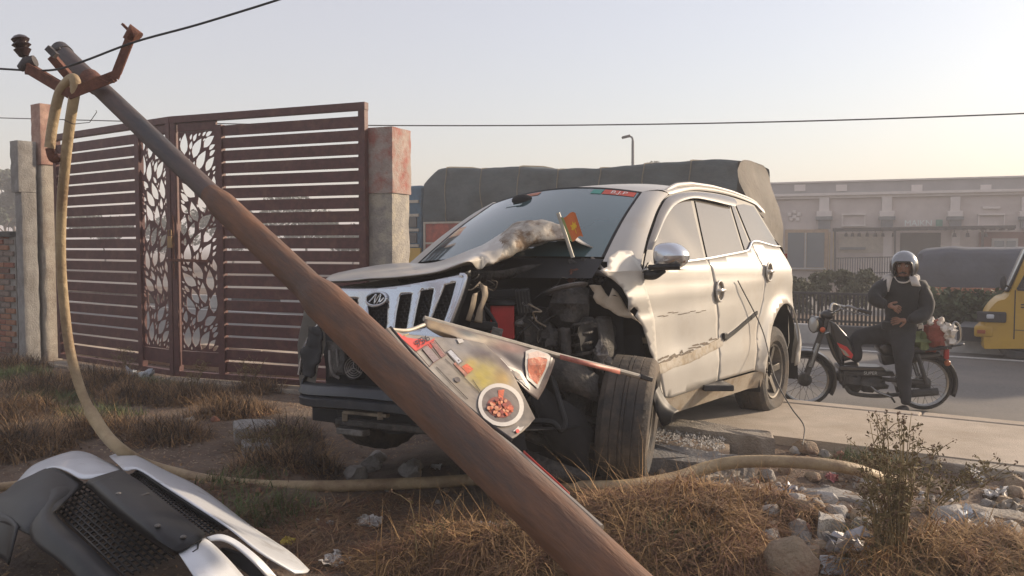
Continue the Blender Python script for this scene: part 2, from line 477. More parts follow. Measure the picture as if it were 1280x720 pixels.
# brick wall: bricks laid one by one over a mortar core
bw = thing('brick_wall', 'low weathered brick boundary wall left of the gate pillars', 'wall', (-8.2, 11.9, -.2))
Wd = Vector((-.86, .5, 0)).normalized(); Wn = Vector((-Wd.y, Wd.x, 0)) * -1
W0 = Vector((-6.38, 11.08, 0))
if Wn.y > 0: Wn = -Wn
Rw = Matrix((Wd, -Wn, Vector((0, 0, 1)))).transposed()
if Rw.determinant() < 0: Rw = Matrix((Wd, Wn, Vector((0, 0, 1)))).transposed()
Lw = 4.6
obj('mortar_core', MB().box(W0 + Wd * (Lw / 2) + Vector((0, 0, .62)), (Lw, .20, 1.63), Rw), MORTAR, bw, smooth=0)
bl, bh = .225, .075; meshes = []
base = MB().box((0, 0, 0), (bl - .014, .06, bh - .013)); 
bm_ = bmesh.new()
proto = {}
row = 0; z = -.17; nb = 0; rest = MB()
while z < 1.42:
    x = (.11 if row % 2 else 0) + .02
    while x < Lw - .2:
        c = W0 + Wd * (x + bl / 2) + Wn * (.092 + random.uniform(-.006, .008)) + Vector((0, 0, z + bh / 2))
        k = random.randrange(4)
        if x > 1.9: rest.box(c, (bl - .014, .06, bh - .013), Rw)
        else:
            if k not in proto:
                o = obj('brick', base, BRICK[k], bw, local=True, bevel=.005, smooth=0); proto[k] = o
            else:
                o = proto[k].copy(); COL.objects.link(o); o.parent = bw
            o.matrix_local = MW[bw.name].inverted() @ (Matrix.Translation(c) @ (Matrix.Rotation(random.uniform(-.03, .03), 3, 'Y') @ Rw).to_4x4())
            nb += 1
        x += bl
    z += bh; row += 1
tag(obj('brick_courses', rest, BRICK[1], bw, smooth=0), kind='stuff')
cp = MB()
for i in range(9):
    cp.box(W0 + Wd * (.27 + i * .51) + Vector((0, 0, 1.467 + random.uniform(-.01, .012))), (.49, .30, .075), Rw)
obj('coping', cp, mat('mossy_coping', (.085, .08, .07), .95, var=.3, scale=12, bump=.7), bw, bevel=.012, smooth=0)
# concrete threshold below the gate
th_ = thing('gate_threshold', 'cracked concrete sill running under the gate', 'kerb', (B_ + C_) / 2 + Vector((0, 0, -.2)))
dR = (C_ - B_).normalized(); RR = Matrix((dR, Vector((-dR.y, dR.x, 0)), Vector((0, 0, 1)))).transposed()
obj('sill_block', rough_box((B_ + C_) / 2 + Vector((.1, -.13, -.235)), (2.9, .26, .17), RR, 12, .012), CONC_L, th_, smooth=30)
dL = (B_ - A_).normalized(); RL = Matrix((dL, Vector((-dL.y, dL.x, 0)), Vector((0, 0, 1)))).transposed()
obj('sill_block', rough_box((A_ + B_) / 2 + Vector((-.12, -.1, -.24)), (2.35, .26, .16), RL, 13, .012), CONC_L, th_, smooth=30)

# ================================================================ leaning pole, hose, wires
pA, pB = PX(155, 139, 4.20), PX(678, 638, 2.45)
PROT = tuple((pB - pA).normalized().to_track_quat('X', 'Z').inverted().to_euler())
POLE = mat('rusty_pole', (.155, .074, .040), .72, var=.45, scale=7, bump=.3, bscale=34, col2=(.075, .056, .048), c2scale=3.4, c2lo=.44, c2hi=.66, rvar=.12, stretch=(.35, 1.6, 1.6), rot=PROT)
POLE2 = mat('weathered_pole_top', (.085, .062, .056), .65, var=.35, scale=7, bump=.25, bscale=34, col2=(.045, .05, .058), c2scale=3, rvar=.12, stretch=(.35, 1.6, 1.6), rot=PROT)
IRON = mat('dark_iron', (.05, .042, .042), .6, var=.35, scale=20, bump=.3, bscale=120)
PORC = mat('dark_glazed_ceramic', (.035, .022, .022), .2, var=.2)
HOSE = mat('cream_pipe', (.38, .29, .17), .6, var=.18, scale=8, col2=(.22, .15, .085), c2scale=3.5, bump=.3, bscale=50)
BLACKW = mat('black_cable', (.02, .02, .022), .6, var=.1)
pA, pB = PX(155, 139, 4.20), PX(678, 638, 2.45)
pd = (pB - pA)
def pole_at(t): return pA + pd * t
def pole_px(px):       # parameter from a photo column along the axis
    lo, hi = -.6, 1.6
    for _ in range(50):
        m = (lo + hi) / 2; p = pole_at(m) - Vector((0, 0, EYE)); dd = p.y * math.cos(TH) - p.z * math.sin(TH)
        if CX + F_PX * p.x / dd < px: lo = m
        else: hi = m
    return lo
t_top = pole_px(78); t_end = (-.25 - pA.z) / pd.z
pole = thing('leaning_pole', 'long rusty steel utility pole leaning diagonally across the wrecked car', 'utility pole', pole_at(t_end))
t1, t2 = pole_px(268), pole_px(392)
def pole_sec(name, ta, tb, r, m, n=40, swage=.0):
    pts = [pole_at(ta + (tb - ta) * i / n) for i in range(n + 1)]
    wob = [p + Vector((0, 0, .003 * noise.noise(p * 2))) for p in pts]
    rs = [r * (1 + .014 * noise.noise(p * 5) + .010 * noise.noise(p * 17)) for p in pts]
    if swage:
        L = (pts[-1] - pts[0]).length
        for i in range(len(rs)):
            q = min(1, L * i / n / .11); q = q * q * (3 - 2 * q); rs[i] = swage + (rs[i] - swage) * q
    return obj(name, MB().tube(wob, rs, 28), m, pole, smooth=50)
pole_sec('top_section', t_top, t1, .0455, POLE2)
pole_sec('middle_section', t1 - .01, t2, .0585, POLE, n=110, swage=.046)
pole_sec('bottom_section', t2 - .012, t_end, .0775, POLE, n=150, swage=.059)
obj('pole_cap', MB().tube([pole_at(t_top - .012), pole_at(t_top + .012)], .05, 20), IRON, pole)
# V-shaped bracket arms near the top
ax = pd.normalized()
def D(px, py, d=4.32): return PX(px, py, d)
def angle_bar(name, a, b, s=.055):
    a = Vector(a); b = Vector(b)
    m = MB().bar(a, b, s, .008).bar(a + Vector((0, -.024, -.024)), b + Vector((0, -.024, -.024)), .008, s)
    return obj(name, m, RUST, pole, bevel=.002, smooth=0)
angle_bar('cross_arm', D(88, 113, 4.26), D(147, 90, 4.24)); angle_bar('cross_arm', D(146, 92, 4.24), D(164, 46, 4.2))
angle_bar('cross_arm', D(92, 113, 4.28), D(36, 80, 4.4))
angle_bar('stay_bracket', D(95, 100, 4.36), D(66, 66, 4.36), .04)
obj('clamp', MB().tube([pole_at(pole_px(112)), pole_at(pole_px(122))], .052, 20), RUST, pole); obj('clamp_bolt', MB().tube([D(124, 98, 4.2), D(136, 104, 4.2), D(139, 98, 4.2), D(143, 103, 4.2)], .006, 6), RUST, pole)
obj('end_cup', MB().tube([D(158, 50, 4.2), D(166, 38, 4.2), D(173, 46, 4.2)], [.02, .032, .028], 10).bar(D(153, 30, 4.2), D(161, 38, 4.2), .016, .012), RUST, pole)
obj('end_cup', MB().tube([D(25, 86, 4.4), D(34, 79, 4.4), D(44, 76, 4.4)], [.02, .034, .03], 10).tube([D(33, 78, 4.4), D(33, 93, 4.4)], .008, 6), IRON, pole)
obj('top_bolt', MB().bar(D(60, 60, 4.3), D(70, 70, 4.3), .03, .03).bar(D(69, 62, 4.3), D(75, 60, 4.3), .01, .01), IRON, pole)
ins = thing('insulator', 'dark ribbed ceramic insulator standing on the left end of the pole bracket', 'insulator', D(31, 78, 4.4))
obj('ceramic_body', MB().lathe([(.0, -.02), (.022, -.015), (.03, .0), (.042, .02), (.028, .03), (.046, .045), (.034, .058), (.044, .075), (.03, .09), (.012, .098), (0, .1)], Matrix.Translation(D(29, 67, 4.4)) @ Matrix.Rotation(R(-10), 4, 'Y'), 20), PORC, ins)
obj('pin', MB().tube([D(32, 80, 4.4), D(30, 66, 4.4)], .009, 8), IRON, ins)

# cream pipe: loops over the bracket, hangs down the gate and snakes over the ground
hp = [D(62, 185, 4.35), D(66, 155, 4.34), D(74, 118, 4.3), D(86, 101, 4.26), D(93, 99, 4.24), D(94, 112, 4.25), D(88, 150, 4.3), D(82, 200, 4.38), D(77, 260, 4.5), D(76, 320, 4.6), D(80, 380, 4.7), D(88, 440, 4.75), D(104, 495, 4.75), D(128, 538, 4.7), D(152, 563, 4.65),
      GZ(180, 579, .0), GZ(215, 590, -.055), GZ(265, 601, -.06), GZ(330, 607, -.055), GZ(400, 608, -.05), GZ(470, 606, -.045), GZ(540, 603, -.04), GZ(600, 600, -.03), GZ(680, 606, .03), GZ(770, 608, .05), GZ(840, 598, .06), GZ(885, 584, .1), GZ(930, 577, .14), GZ(1000, 578, .15), GZ(1060, 585, .12), GZ(1100, 597, .03), GZ(1130, 604, -.1)]
hs = smooth_poly(hp, 10)
def ribbed(pts, r, amp=.02):
    return [r * (1 + amp * (1 if i % 2 else -1)) for i in range(len(pts))]
hose = thing('cream_pipe', 'long cream plastic pipe looped over the pole bracket and trailing across the dry grass', 'pipe', GZ(400, 608, -.1))
hl = []
tot = 0
fine = []
for i in range(len(hs) - 1):
    k = max(1, int((hs[i + 1] - hs[i]).length / .03))
    for j in range(k): fine.append(hs[i].lerp(hs[i + 1], j / k))
obj('pipe_run', MB().tube(fine, [.0285 * (1 + .02 * noise.noise(p * 3)) * (.9 if p.z > .4 else 1.18) for p in fine], 14), HOSE, hose, smooth=60)
lp2 = smooth_poly([D(62, 185, 4.35), D(66, 198, 4.36), D(74, 196, 4.37)], 6)
obj('bent_end', MB().tube(lp2, .022, 10), RUST, hose)
obj('tie_wire', MB().tube([D(80, 150, 4.26), D(92, 155, 4.26), D(112, 153, 4.3), D(121, 140, 4.3), D(120, 138, 4.3)], .002, 5), IRON, hose)
tag(obj('short_pipe', MB().tube(smooth_poly([GZ(-60, 612, -.06), GZ(-10, 610, -.055), GZ(24, 606, -.06)], 6), .026, 12), HOSE, loc=GZ(0, 610, -.1)), 'short stub of cream pipe lying at the left beside the torn bumper', 'pipe')

def wire(name, pts, r, label, cat='cable'):
    return tag(obj(name, MB().tube(smooth_poly(pts, 10), r, 6), BLACKW, loc=pts[0]), label, cat)
wire('overhead_wire', [D(-60, 82, 4.6), D(0, 86, 4.5), D(60, 88, 4.35), D(100, 78, 4.15), D(170, 52, 4.1), D(260, 27, 4.0), D(400, -18, 3.9), D(560, -80, 3.8)], .0055, 'thick black cable running over the top of the leaning pole')
wire('overhead_wire', [PX(-120, 144, 26), PX(60, 149, 24), PX(300, 155, 22), PX(520, 157, 20), PX(760, 156, 18.5), PX(1020, 151, 17), PX(1300, 141, 16), PX(1500, 130, 15)], .014, 'thin dark wire strung across the sky behind the truck')
# ================================================================ far side of the road
TARP = mat('dark_tarpaulin', (.036, .056, .062), .75, var=.3, scale=2.5, bump=.35, bscale=14, col2=(.065, .085, .09), c2scale=1.2, stretch=(1, 1, 2.2))
TARP2 = mat('blue_grey_tarpaulin', (.05, .062, .085), .75, var=.25, scale=2, bump=.3, bscale=12)
RUSTRED = mat('oxide_red_board', (.36, .075, .045), .7, var=.3, scale=8, col2=(.17, .05, .04), c2scale=3)
CREAMF = mat('cream_frame', (.42, .37, .3), .7, var=.2)
BLUEP = mat('blue_board', (.03, .10, .16), .6, var=.3, scale=6)
YELP = mat('yellow_paint', (.50, .30, .03), .5, var=.15, scale=5, col2=(.4, .24, .04), c2scale=2.5, coat=.2)
TYRE = mat('tyre_rubber', (.028, .027, .026), .8, var=.3, scale=20, bump=.2, bscale=120, col2=(.085, .07, .055), c2scale=4, c2lo=.5, c2hi=.75)
DARKM = mat('dark_metal', (.04, .04, .042), .55, .3, var=.3, scale=15)
GLASSD = mat('dark_window_glass', (.03, .035, .04), .08, var=.1, spec=.8)
GLASSB = mat('window_glass', (.10, .13, .155), .1, var=.15, scale=.6, spec=.9)

def wheel(parent, c, axis, r, wd, name='wheel', rim=DARKM):
    """A wheel part with its rim as a sub-part; axis points outwards."""
    a = Vector(axis).normalized(); Mx = Matrix.Translation(Vector(c)) @ a.to_track_quat('Z', 'Y').to_matrix().to_4x4()
    h = wd / 2
    t = obj(name, MB().lathe([(r * .62, h * .8), (r * .8, h * 1.0), (r * .95, h * .92), (r, h * .6), (r, -h * .6), (r * .95, -h * .92), (r * .8, -h), (r * .62, -h * .8)], Mx, 30, close=True), TYRE, parent)
    obj('rim', MB().lathe([(0, h * .55), (r * .18, h * .6), (r * .2, h * .3), (r * .5, h * .35), (r * .56, h * .75), (r * .63, h * .82), (r * .63, -h * .8)], Mx, 24), rim, t)
    return t

# ---- goods truck with a bulging tarpaulin
tk = thing('goods_truck', 'big goods truck with bulging dark tarpaulin load parked across the road', 'truck', PX(740, 372, 20.5))
TA, TB = PX(530, 330, 21.6), PX(921, 330, 17.5)
tu = Vector((TB.x - TA.x, TB.y - TA.y, 0)); TL = tu.length; tu.normalize(); tn = Vector((-tu.y, tu.x, 0)); TW = 2.6
T0 = Vector((TA.x, TA.y, 0))
def tz(py, s): # height on the near face seen at image height
    return None
def tarp_pt(s, k, top):
    """s along, k across profile 0..1 near-bottom -> top -> far-bottom"""
    zt = 1.92 - .16 * s / TL + .05 * math.sin(s * 1.1) + .07 * noise.noise(Vector((s * .9, 1, 0)))
    if s < .5: zt -= .30 * (1 - s / .5) ** 1.3
    zt += EYE - .0; zb = EYE + .62
    prof = [(0, zb), (-.05, zb + (zt - zb) * .35), (-.05, zb + (zt - zb) * .7), (-.02, zt - .07), (.06, zt - .01), (TW / 2, zt + .07), (TW - .10, zt + .0), (TW - .02, zt - .08), (TW + .03, zb + .5), (TW, zb)]
    f = k * (len(prof) - 1); i = min(int(f), len(prof) - 2); t = f - i
    y = prof[i][0] * (1 - t) + prof[i + 1][0] * t; z = prof[i][1] * (1 - t) + prof[i + 1][1] * t
    wr = .06 * noise.noise(Vector((s * 1.6 + z * .5, z * 2.2, k * 3))) + .03 * noise.noise(Vector((s * 3.1 - z, z * 5, 2))) + .02 * math.sin(s * 9 + 2.5 * z + 3 * noise.noise(Vector((s, z, 1))))
    return T0 + tu * s + tn * (y + wr) + Vector((0, 0, z + wr * .4))
nS, nK = 70, 30
Gt = [[tarp_pt(TL * i / nS, j / nK, 0) for i in range(nS + 1)] for j in range(nK + 1)]
obj('tarpaulin', MB().grid(Gt, True), TARP, tk, smooth=60)
for i in range(7):
    s = .7 + i * 1.05; obj('rope', MB().tube([tarp_pt(s + .02 * math.sin(j), j / 24, 0) + Vector((0, -.012, .012)) for j in range(18)], .014, 5), mat('rope_%d' % i, (.16, .14, .10), .9, var=.2), tk)
# rear end of the cover, its sunlit tan put into the colour
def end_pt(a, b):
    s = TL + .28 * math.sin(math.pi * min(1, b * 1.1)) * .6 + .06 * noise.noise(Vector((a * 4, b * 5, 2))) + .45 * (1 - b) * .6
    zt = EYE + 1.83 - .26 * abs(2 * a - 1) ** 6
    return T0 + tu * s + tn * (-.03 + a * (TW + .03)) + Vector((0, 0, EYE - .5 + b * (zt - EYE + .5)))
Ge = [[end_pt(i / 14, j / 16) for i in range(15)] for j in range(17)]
obj('tarpaulin_end', MB().grid(Ge), mat('sunlit_tone_tarpaulin', (.15, .128, .10), .85, var=.35, scale=3, bump=.5, bscale=12, col2=(.12, .11, .09), c2scale=1.5), tk, smooth=60)
Rt = Matrix((tu, tn, Vector((0, 0, 1)))).transposed()
obj('load_bed', MB().box(T0 + tu * (TL / 2) + tn * (TW / 2) + Vector((0, 0, EYE - .10)), (TL, TW - .1, 1.36), Rt), DARKM, tk, smooth=0)
for i in range(6):
    s0 = .06 + i * 1.24; s1 = min(s0 + 1.2, TL - .05)
    for z0, z1 in ((EYE + .10, EYE + .59), (EYE - .48, EYE + .06)):
        f = obj('side_board', MB().box(T0 + tu * ((s0 + s1) / 2) + tn * -.03 + Vector((0, 0, (z0 + z1) / 2)), (s1 - s0, .05, z1 - z0), Rt), RUSTRED, tk, bevel=.01, smooth=0)
    c_ = T0 + tu * ((s0 + s1) / 2) + Vector((0, 0, EYE + .05))
    obj('board_frame', MB().box(c_ + Vector((0, 0, .03)) + tn * -.075, (s1 - s0, .035, .05), Rt).box(c_ + Vector((0, 0, .545)) + tn * -.075, (s1 - s0, .035, .045), Rt).box(c_ + tu * -.58 + tn * -.077, (.05, .035, 1.1), Rt), CREAMF, tk, smooth=0)
for s in (1.0, TL - 1.6, TL - 2.7): wheel(tk, T0 + tu * s + tn * .25 + Vector((0, 0, .22)), -tn, .49, .3)
# painted cab at its left end
cb = T0 + tu * -1.0 + tn * (TW / 2)
obj('cab', MB().box(cb + Vector((0, 0, EYE + .56)), (1.75, TW - .15, 2.0), Rt), BLUEP, tk, bevel=.08, smooth=0)
obj('cab_base', MB().box(cb + Vector((0, 0, EYE - .8)), (1.8, TW - .12, .62), Rt), YELP, tk, bevel=.05, smooth=0)
for zz in (.02, .42, .8, 1.15):
    f = obj('painted_band', MB().box(cb + tn * -(TW / 2 - .05) + tu * .45 + Vector((0, 0, EYE + zz)), (.7, .04, .07), Rt), CREAMF, tk, smooth=0)
for zz, mm in ((.22, GLASSD), (.62, GLASSD)):
    obj('cab_window', MB().box(cb + tn * -(TW / 2 - .06) + tu * .52 + Vector((0, 0, EYE + zz)), (.42, .05, .26), Rt), mm, tk, smooth=0)
obj('yellow_panel', MB().box(cb + tn * -(TW / 2 - .06) + tu * .5 + Vector((0, 0, EYE - .25)), (.72, .05, .42), Rt), YELP, tk, smooth=0)
wheel(tk, cb + tn * -.85 + tu * -.1 + Vector((0, 0, .22)), -tn, .49, .3)

# ---- low covered trailer beyond the hedge on the right
tr = thing('covered_trailer', 'low trailer under a blue grey tarpaulin with orange boards behind the hedge', 'trailer', PX(1200, 385, 20))
V0, V1 = PX(1147, 312, 19.8), PX(1275, 310, 18.9)
vu = Vector((V1.x - V0.x, V1.y - V0.y, 0)); VL = vu.length + .5; vu.normalize(); vn = Vector((-vu.y, vu.x, 0)); Rv = Matrix((vu, vn, Vector((0, 0, 1)))).transposed()
O0 = Vector((V0.x, V0.y, 0))
def tp(s, k):
    e = min(s, VL - s); drop = .16 * math.exp(-e / .12)
    zt = EYE - .06 - drop + .03 * noise.noise(Vector((s * 2, 0, 4))); zb = EYE - .95
    prof = [(0, zb), (-.04, zb + .45), (.04, zt - .12), (.25, zt), (.9, zt + .05), (1.6, zt), (1.8, zt - .15), (1.85, zb)]
    f = k * (len(prof) - 1); i = min(int(f), len(prof) - 2); t = f - i
    y = prof[i][0] * (1 - t) + prof[i + 1][0] * t; z = prof[i][1] * (1 - t) + prof[i + 1][1] * t
    return O0 + vu * s + vn * (y + .02 * math.sin(s * 5.2) + .02 * noise.noise(Vector((s * 3, z * 3, 0)))) + Vector((0, 0, z))
obj('tarpaulin', MB().grid([[tp(VL * i / 40, j / 21) for i in range(41)] for j in range(22)], True), TARP2, tr, smooth=60)
obj('side_board', MB().box(O0 + vu * (VL / 2) + vn * .9 + Vector((0, 0, EYE - 1.12)), (VL - .1, 1.85, .36), Rv), mat('orange_board', (.32, .12, .06), .75, var=.3, scale=5), tr, bevel=.02, smooth=0)
obj('tarpaulin_end', MB().box(O0 + vu * .06 + vn * .9 + Vector((0, 0, EYE - .6)), (.05, 1.75, .85), Rv), TARP2, tr, smooth=0)
for s in (.6, VL - .6): wheel(tr, O0 + vu * s + vn * .2 + Vector((0, 0, .02)), -vn, .30, .2)

# ---- function hall
WALLB = mat('hall_wall', (.52, .455, .42), .85, var=.08, scale=1.2, col2=(.42, .36, .335), c2scale=.5, c2lo=.45, c2hi=.7)
WALLP = mat('hall_pilaster', (.62, .56, .52), .85, var=.08, scale=2)
CAPD = mat('hall_capital', (.17, .18, .19), .8, var=.2, scale=3)
hall = thing('function_hall', 'long pale two tone hall with cornice and pilasters across the road', 'building', PX(1110, 392, 40))
HA, HB = PX(900, 300, 41.5), PX(1290, 300, 36.5)
hu = Vector((HB.x - HA.x, HB.y - HA.y, 0)).normalized(); hn = Vector((-hu.y, hu.x, 0)); Rh = Matrix((hu, hn, Vector((0, 0, 1)))).transposed()
def hpt(px, py, t=0.0):
    """Point on the facade plane along a sight line, moved t towards the road."""
    r = ray(px, py); o = Vector((0, 0, EYE)); k = (Vector((HA.x, HA.y, 0)) - o).dot(hn) / r.dot(hn)
    return o + r * k - hn * t
def hbox(name, px0, py0, px1, py1, depth, m, t=0.0, par=None, bev=0.0):
    a = hpt(px0, py1); b = hpt(px1, py0); c = hpt((px0 + px1) / 2, (py0 + py1) / 2)
    u0 = (a - HA).dot(hu); u1 = (b - HA).dot(hu); z0 = hpt((px0 + px1) / 2, py1).z; z1 = hpt((px0 + px1) / 2, py0).z
    cc = Vector((HA.x, HA.y, 0)) + hu * ((u0 + u1) / 2) - hn * (t + depth / 2) + Vector((0, 0, (z0 + z1) / 2))
    return obj(name, MB().box(cc, (u1 - u0, depth, z1 - z0), Rh), m, par or hall, smooth=0, bevel=bev)
uL = -17.5; ur = 24
zroof = hpt(1120, 226).z; zc = hpt(1120, 242.5).z
def hfull(name, z0, z1, t0, t1, m, u0=uL, u1=ur):
    return obj(name, MB().box(Vector((HA.x, HA.y, 0)) + hu * ((u0 + u1) / 2) - hn * ((t0 + t1) / 2) + Vector((0, 0, (z0 + z1) / 2)), (u1 - u0, abs(t1 - t0), z1 - z0), Rh), m, hall, smooth=0)
hfull('wall', -.5, zc, -6, 0, WALLB)
hfull('parapet', zc + .10, zroof, -.35, .06, mat('hall_parapet', (.33, .31, .30), .85, var=.1, scale=1.5))
hfull('cornice', zc - .02, zc + .10, -.3, .32, WALLP); hfull('cornice', zc - .14, zc - .02, -.2, .18, WALLP)
hfull('coping', zroof, zroof + .07, -.38, .14, WALLP)
for px in (920, 963, 1030, 1108, 1193, 1282):
    hbox('pilaster', px - 6, 246, px + 7, 264, .22, WALLP, bev=.02)
    hbox('pilaster', px - 9, 264, px + 10, 271, .32, WALLP, bev=.02)
    hbox('capital', px - 10, 271, px + 11, 275, .36, CAPD); hbox('capital', px - 7, 275, px + 8, 286, .26, CAPD)
    hbox('pilaster_shaft', px - 6, 286, px + 7, 400, .16, WALLP)
for px in (1000, 1052, 1146, 1232):
    hbox('parapet_panel', px - 7, 231, px + 7, 239, .05, WALLP, t=.062)
# wreath relief, window hoods
for px, py in ((993, 268),):
    for k, (dx, dy) in enumerate(((-6, 0), (0, -3), (6, 0), (-4, 6), (4, 6), (0, 3))):
        hbox('plaster_relief', px + dx - 2.4, py + dy - 2.4, px + dx + 2.4, py + dy + 2.4, .08, WALLP, bev=.03)
def frame(px0, py0, px1, py1, wd=2.0):
    hbox('window_hood', px0, py0, px1, py0 + wd, .14, WALLP); hbox('window_hood', px0, py1 - wd, px1, py1, .14, WALLP)
    hbox('window_hood', px0, py0 + wd, px0 + wd, py1 - wd, .10, WALLP); hbox('window_hood', px1 - wd, py0 + wd, px1, py1 - wd, .10, WALLP)
frame(1052, 267, 1082, 283); frame(1222, 267, 1256, 284)
hbox('window_hood', 1228, 258, 1250, 261, .12, WALLP)
# big shop window with white mullion, in a tan surround
f_ = hbox('shop_window', 981, 287, 1036, 338, .3, mat('tan_frame', (.34, .23, .14), .7, var=.2), bev=.02)
hbox('pane', 985, 291, 1006, 334, .03, GLASSB, t=.302, par=f_); hbox('pane', 1008.5, 291, 1031, 334, .03, GLASSB, t=.302, par=f_)
hbox('mullion', 1006, 291, 1008.5, 335, .07, KERB_W, t=.302, par=f_); hbox('mullion', 983, 334.6, 1033, 336.4, .08, KERB_W, t=.302, par=f_)
for x in (1036.5, 1041): hbox('yellow_post', x, 290, x + 1.6, 336, .12, mat('yellow_post_%d' % x, (.42, .3, .1), .7, var=.2), t=.25)
hbox('doorway', 1124, 291, 1176, 352, .06, mat('dark_doorway', (.03, .034, .038), .8, var=.2))
hbox('brown_wall', 1222, 290, 1300, 352, .25, mat('brown_wall', (.17, .085, .07), .85, var=.2, scale=2))
g_ = hbox('white_window', 1238, 298, 1271, 318, .10, KERB_W, t=.25)
hbox('pane', 1241, 301, 1253.5, 318, .03, GLASSB, t=.352, par=g_); hbox('pane', 1256, 301, 1268, 318, .03, GLASSB, t=.352, par=g_)
hbox('shop_shutter', 1048, 292, 1112, 316, .05, CREAMF, t=.01); hbox('ledge', 1050, 309, 1082, 312, .2, CAPD, t=.06)
# long pergola awning along the front
pg = thing('pergola', 'dark metal pergola with hanging lamps along the hall front', 'pergola', hpt(1120, 392, 1.2))
for t in (.5, 1.6): 
    a = hpt(1042, 288, t); b = hpt(1262, 284.5, t); obj('beam', MB().bar(a, b, .10, .14), DARKM, pg, smooth=0)
for i in range(20):
    px = 1046 + i * 11.2; a = hpt(px, 287, .4); b = hpt(px, 287, 1.8); obj('rafter', MB().bar(a, b, .07, .08), DARKM, pg, smooth=0)
for i, px in enumerate((1058, 1066, 1074, 1084, 1094, 1103, 1116, 1190, 1206, 1228)):
    a = hpt(px, 288, 1.1); obj('hanging_lamp', MB().tube([a, a - Vector((0, 0, .12)), a - Vector((0, 0, .14)), a - Vector((0, 0, .3))], [.012, .012, .06, .09], 8), DARKM, pg)
for px in (1045, 1117, 1222): obj('pergola_post', MB().bar(hpt(px, 289, 1.6), hpt(px, 398, 1.6), .09, .09), DARKM, pg, smooth=0)
# sign letters on the hall
sg = thing('sign_letters', 'pale raised letters with a small green panel above the dark doorway', 'sign', hpt(1146, 279, .1))
o0 = hpt(1147, 279.5, .45)
sc_ = (hpt(1148, 279, .45) - hpt(1147, 279, .45)).length
obj('lettering', text_mesh('MAIKN', 11.5 * sc_, lambda x, y, z: o0 + hu * x + Vector((0, 0, y)) - hn * z, .04, spacing=.95), mat('pale_sign_letters', (.62, .66, .62), .6, var=.1), sg, smooth=0)
a = hpt(1173, 279, .42); obj('green_panel', MB().box(a, (8 * sc_, .08, 9 * sc_), Rh), mat('green_sign', (.06, .2, .15), .6, var=.2), sg, smooth=0)

# ---- railings in front of the hall and along the median
def railing(name, a, b, ht, n, label):
    r_ = thing(name, label, 'railing', (a + b) / 2); d = (b - a)
    for z in (.08, ht): obj('rail', MB().bar(a + Vector((0, 0, z)), b + Vector((0, 0, z)), .04, .04), DARKM, r_, smooth=0)
    pr = None
    for i in range(n + 1):
        p = a + d * (i / n)
        if pr is None: pr = obj('baluster', MB().bar((0, 0, 0), (0, 0, ht), .028, .028), DARKM, r_, local=True, smooth=0)
        else: pr = pr.copy(); COL.objects.link(pr); pr.parent = r_
        pr.matrix_local = MW[r_.name].inverted() @ Matrix.Translation(p)
RLG = mat('railing_grey', (.10, .11, .12), .6, var=.2)
railing('metal_railing', hpt(1046, 342, 2.2), hpt(1122, 341, 2.2), .75, 26, 'dark metal railing on the hall terrace behind the rider')
a, b = RD(-4.6, 15.2, -.05), RD(-2.4, 15.2, -.05)
railing('metal_railing', a, b, .55, 34, 'low dark railing in the planted median behind the moped')

# ---- planting: hedge, shrubs, trees. Leaf clumps spread through each crown's volume
LEAF = [mat('hedge_leaves', (.05, .072, .03), .8, var=.45, scale=3), mat('dusty_leaves', (.085, .09, .05), .85, var=.4, scale=3), mat('tree_leaves', (.06, .075, .045), .85, var=.4, scale=1.5)]
BARK = mat('bark', (.12, .09, .065), .9, var=.3, scale=12, bump=.5)
def leaves(blobs, n, size, seed=1):
    """n small leaf faces through a list of (centre, radii) blobs."""
    rg = np.random.default_rng(seed); k = len(blobs)
    vol = np.array([b[1][0] * b[1][1] * b[1][2] for b in blobs]) ** .8; vol /= vol.sum()
    idx = rg.choice(k, n, p=vol); C = np.array([tuple(b[0]) for b in blobs])[idx]; Rr = np.array([tuple(b[1]) for b in blobs])[idx]
    d = rg.normal(size=(n, 3)); d /= np.linalg.norm(d, axis=1)[:, None]
    P = C + d * Rr * (rg.uniform(.25, 1.05, (n, 1)) ** .55)
    a = rg.normal(size=(n, 3)); a /= np.linalg.norm(a, axis=1)[:, None]
    b = np.cross(a, rg.normal(size=(n, 3))); b /= np.linalg.norm(b, axis=1)[:, None]
    s = size * rg.uniform(.6, 1.4, (n, 1))
    V = np.stack([P - a * s, P + b * s * .45, P + a * s, P - b * s * .45], 1).reshape(-1, 3)
    Fc = np.arange(n * 4).reshape(n, 4)
    return V, Fc
def leaf_obj(name, VF, m, parent=None, loc=(0, 0, 0)):
    V, Fc = VF; Mp = MW[parent.name] if parent is not None else Matrix.Translation(Vector(loc))
    V = V - np.array(Mp.translation)
    me = bpy.data.meshes.new(name); n = len(V)
    me.vertices.add(n); me.vertices.foreach_set('co', V.astype(np.float32).ravel())
    k = Fc.shape[1]
    me.loops.add(Fc.size); me.loops.foreach_set('vertex_index', Fc.astype(np.int32).ravel())
    me.polygons.add(len(Fc)); me.polygons.foreach_set('loop_start', np.arange(0, Fc.size, k, dtype=np.int32)); me.polygons.foreach_set('loop_total', np.full(len(Fc), k, dtype=np.int32))
    me.update(calc_edges=True); me.materials.append(m)
    o = bpy.data.objects.new(name, me); COL.objects.link(o)
    if parent is not None: o.parent = parent
    else: o.matrix_world = Mp
    MW[o.name] = Mp
    return o
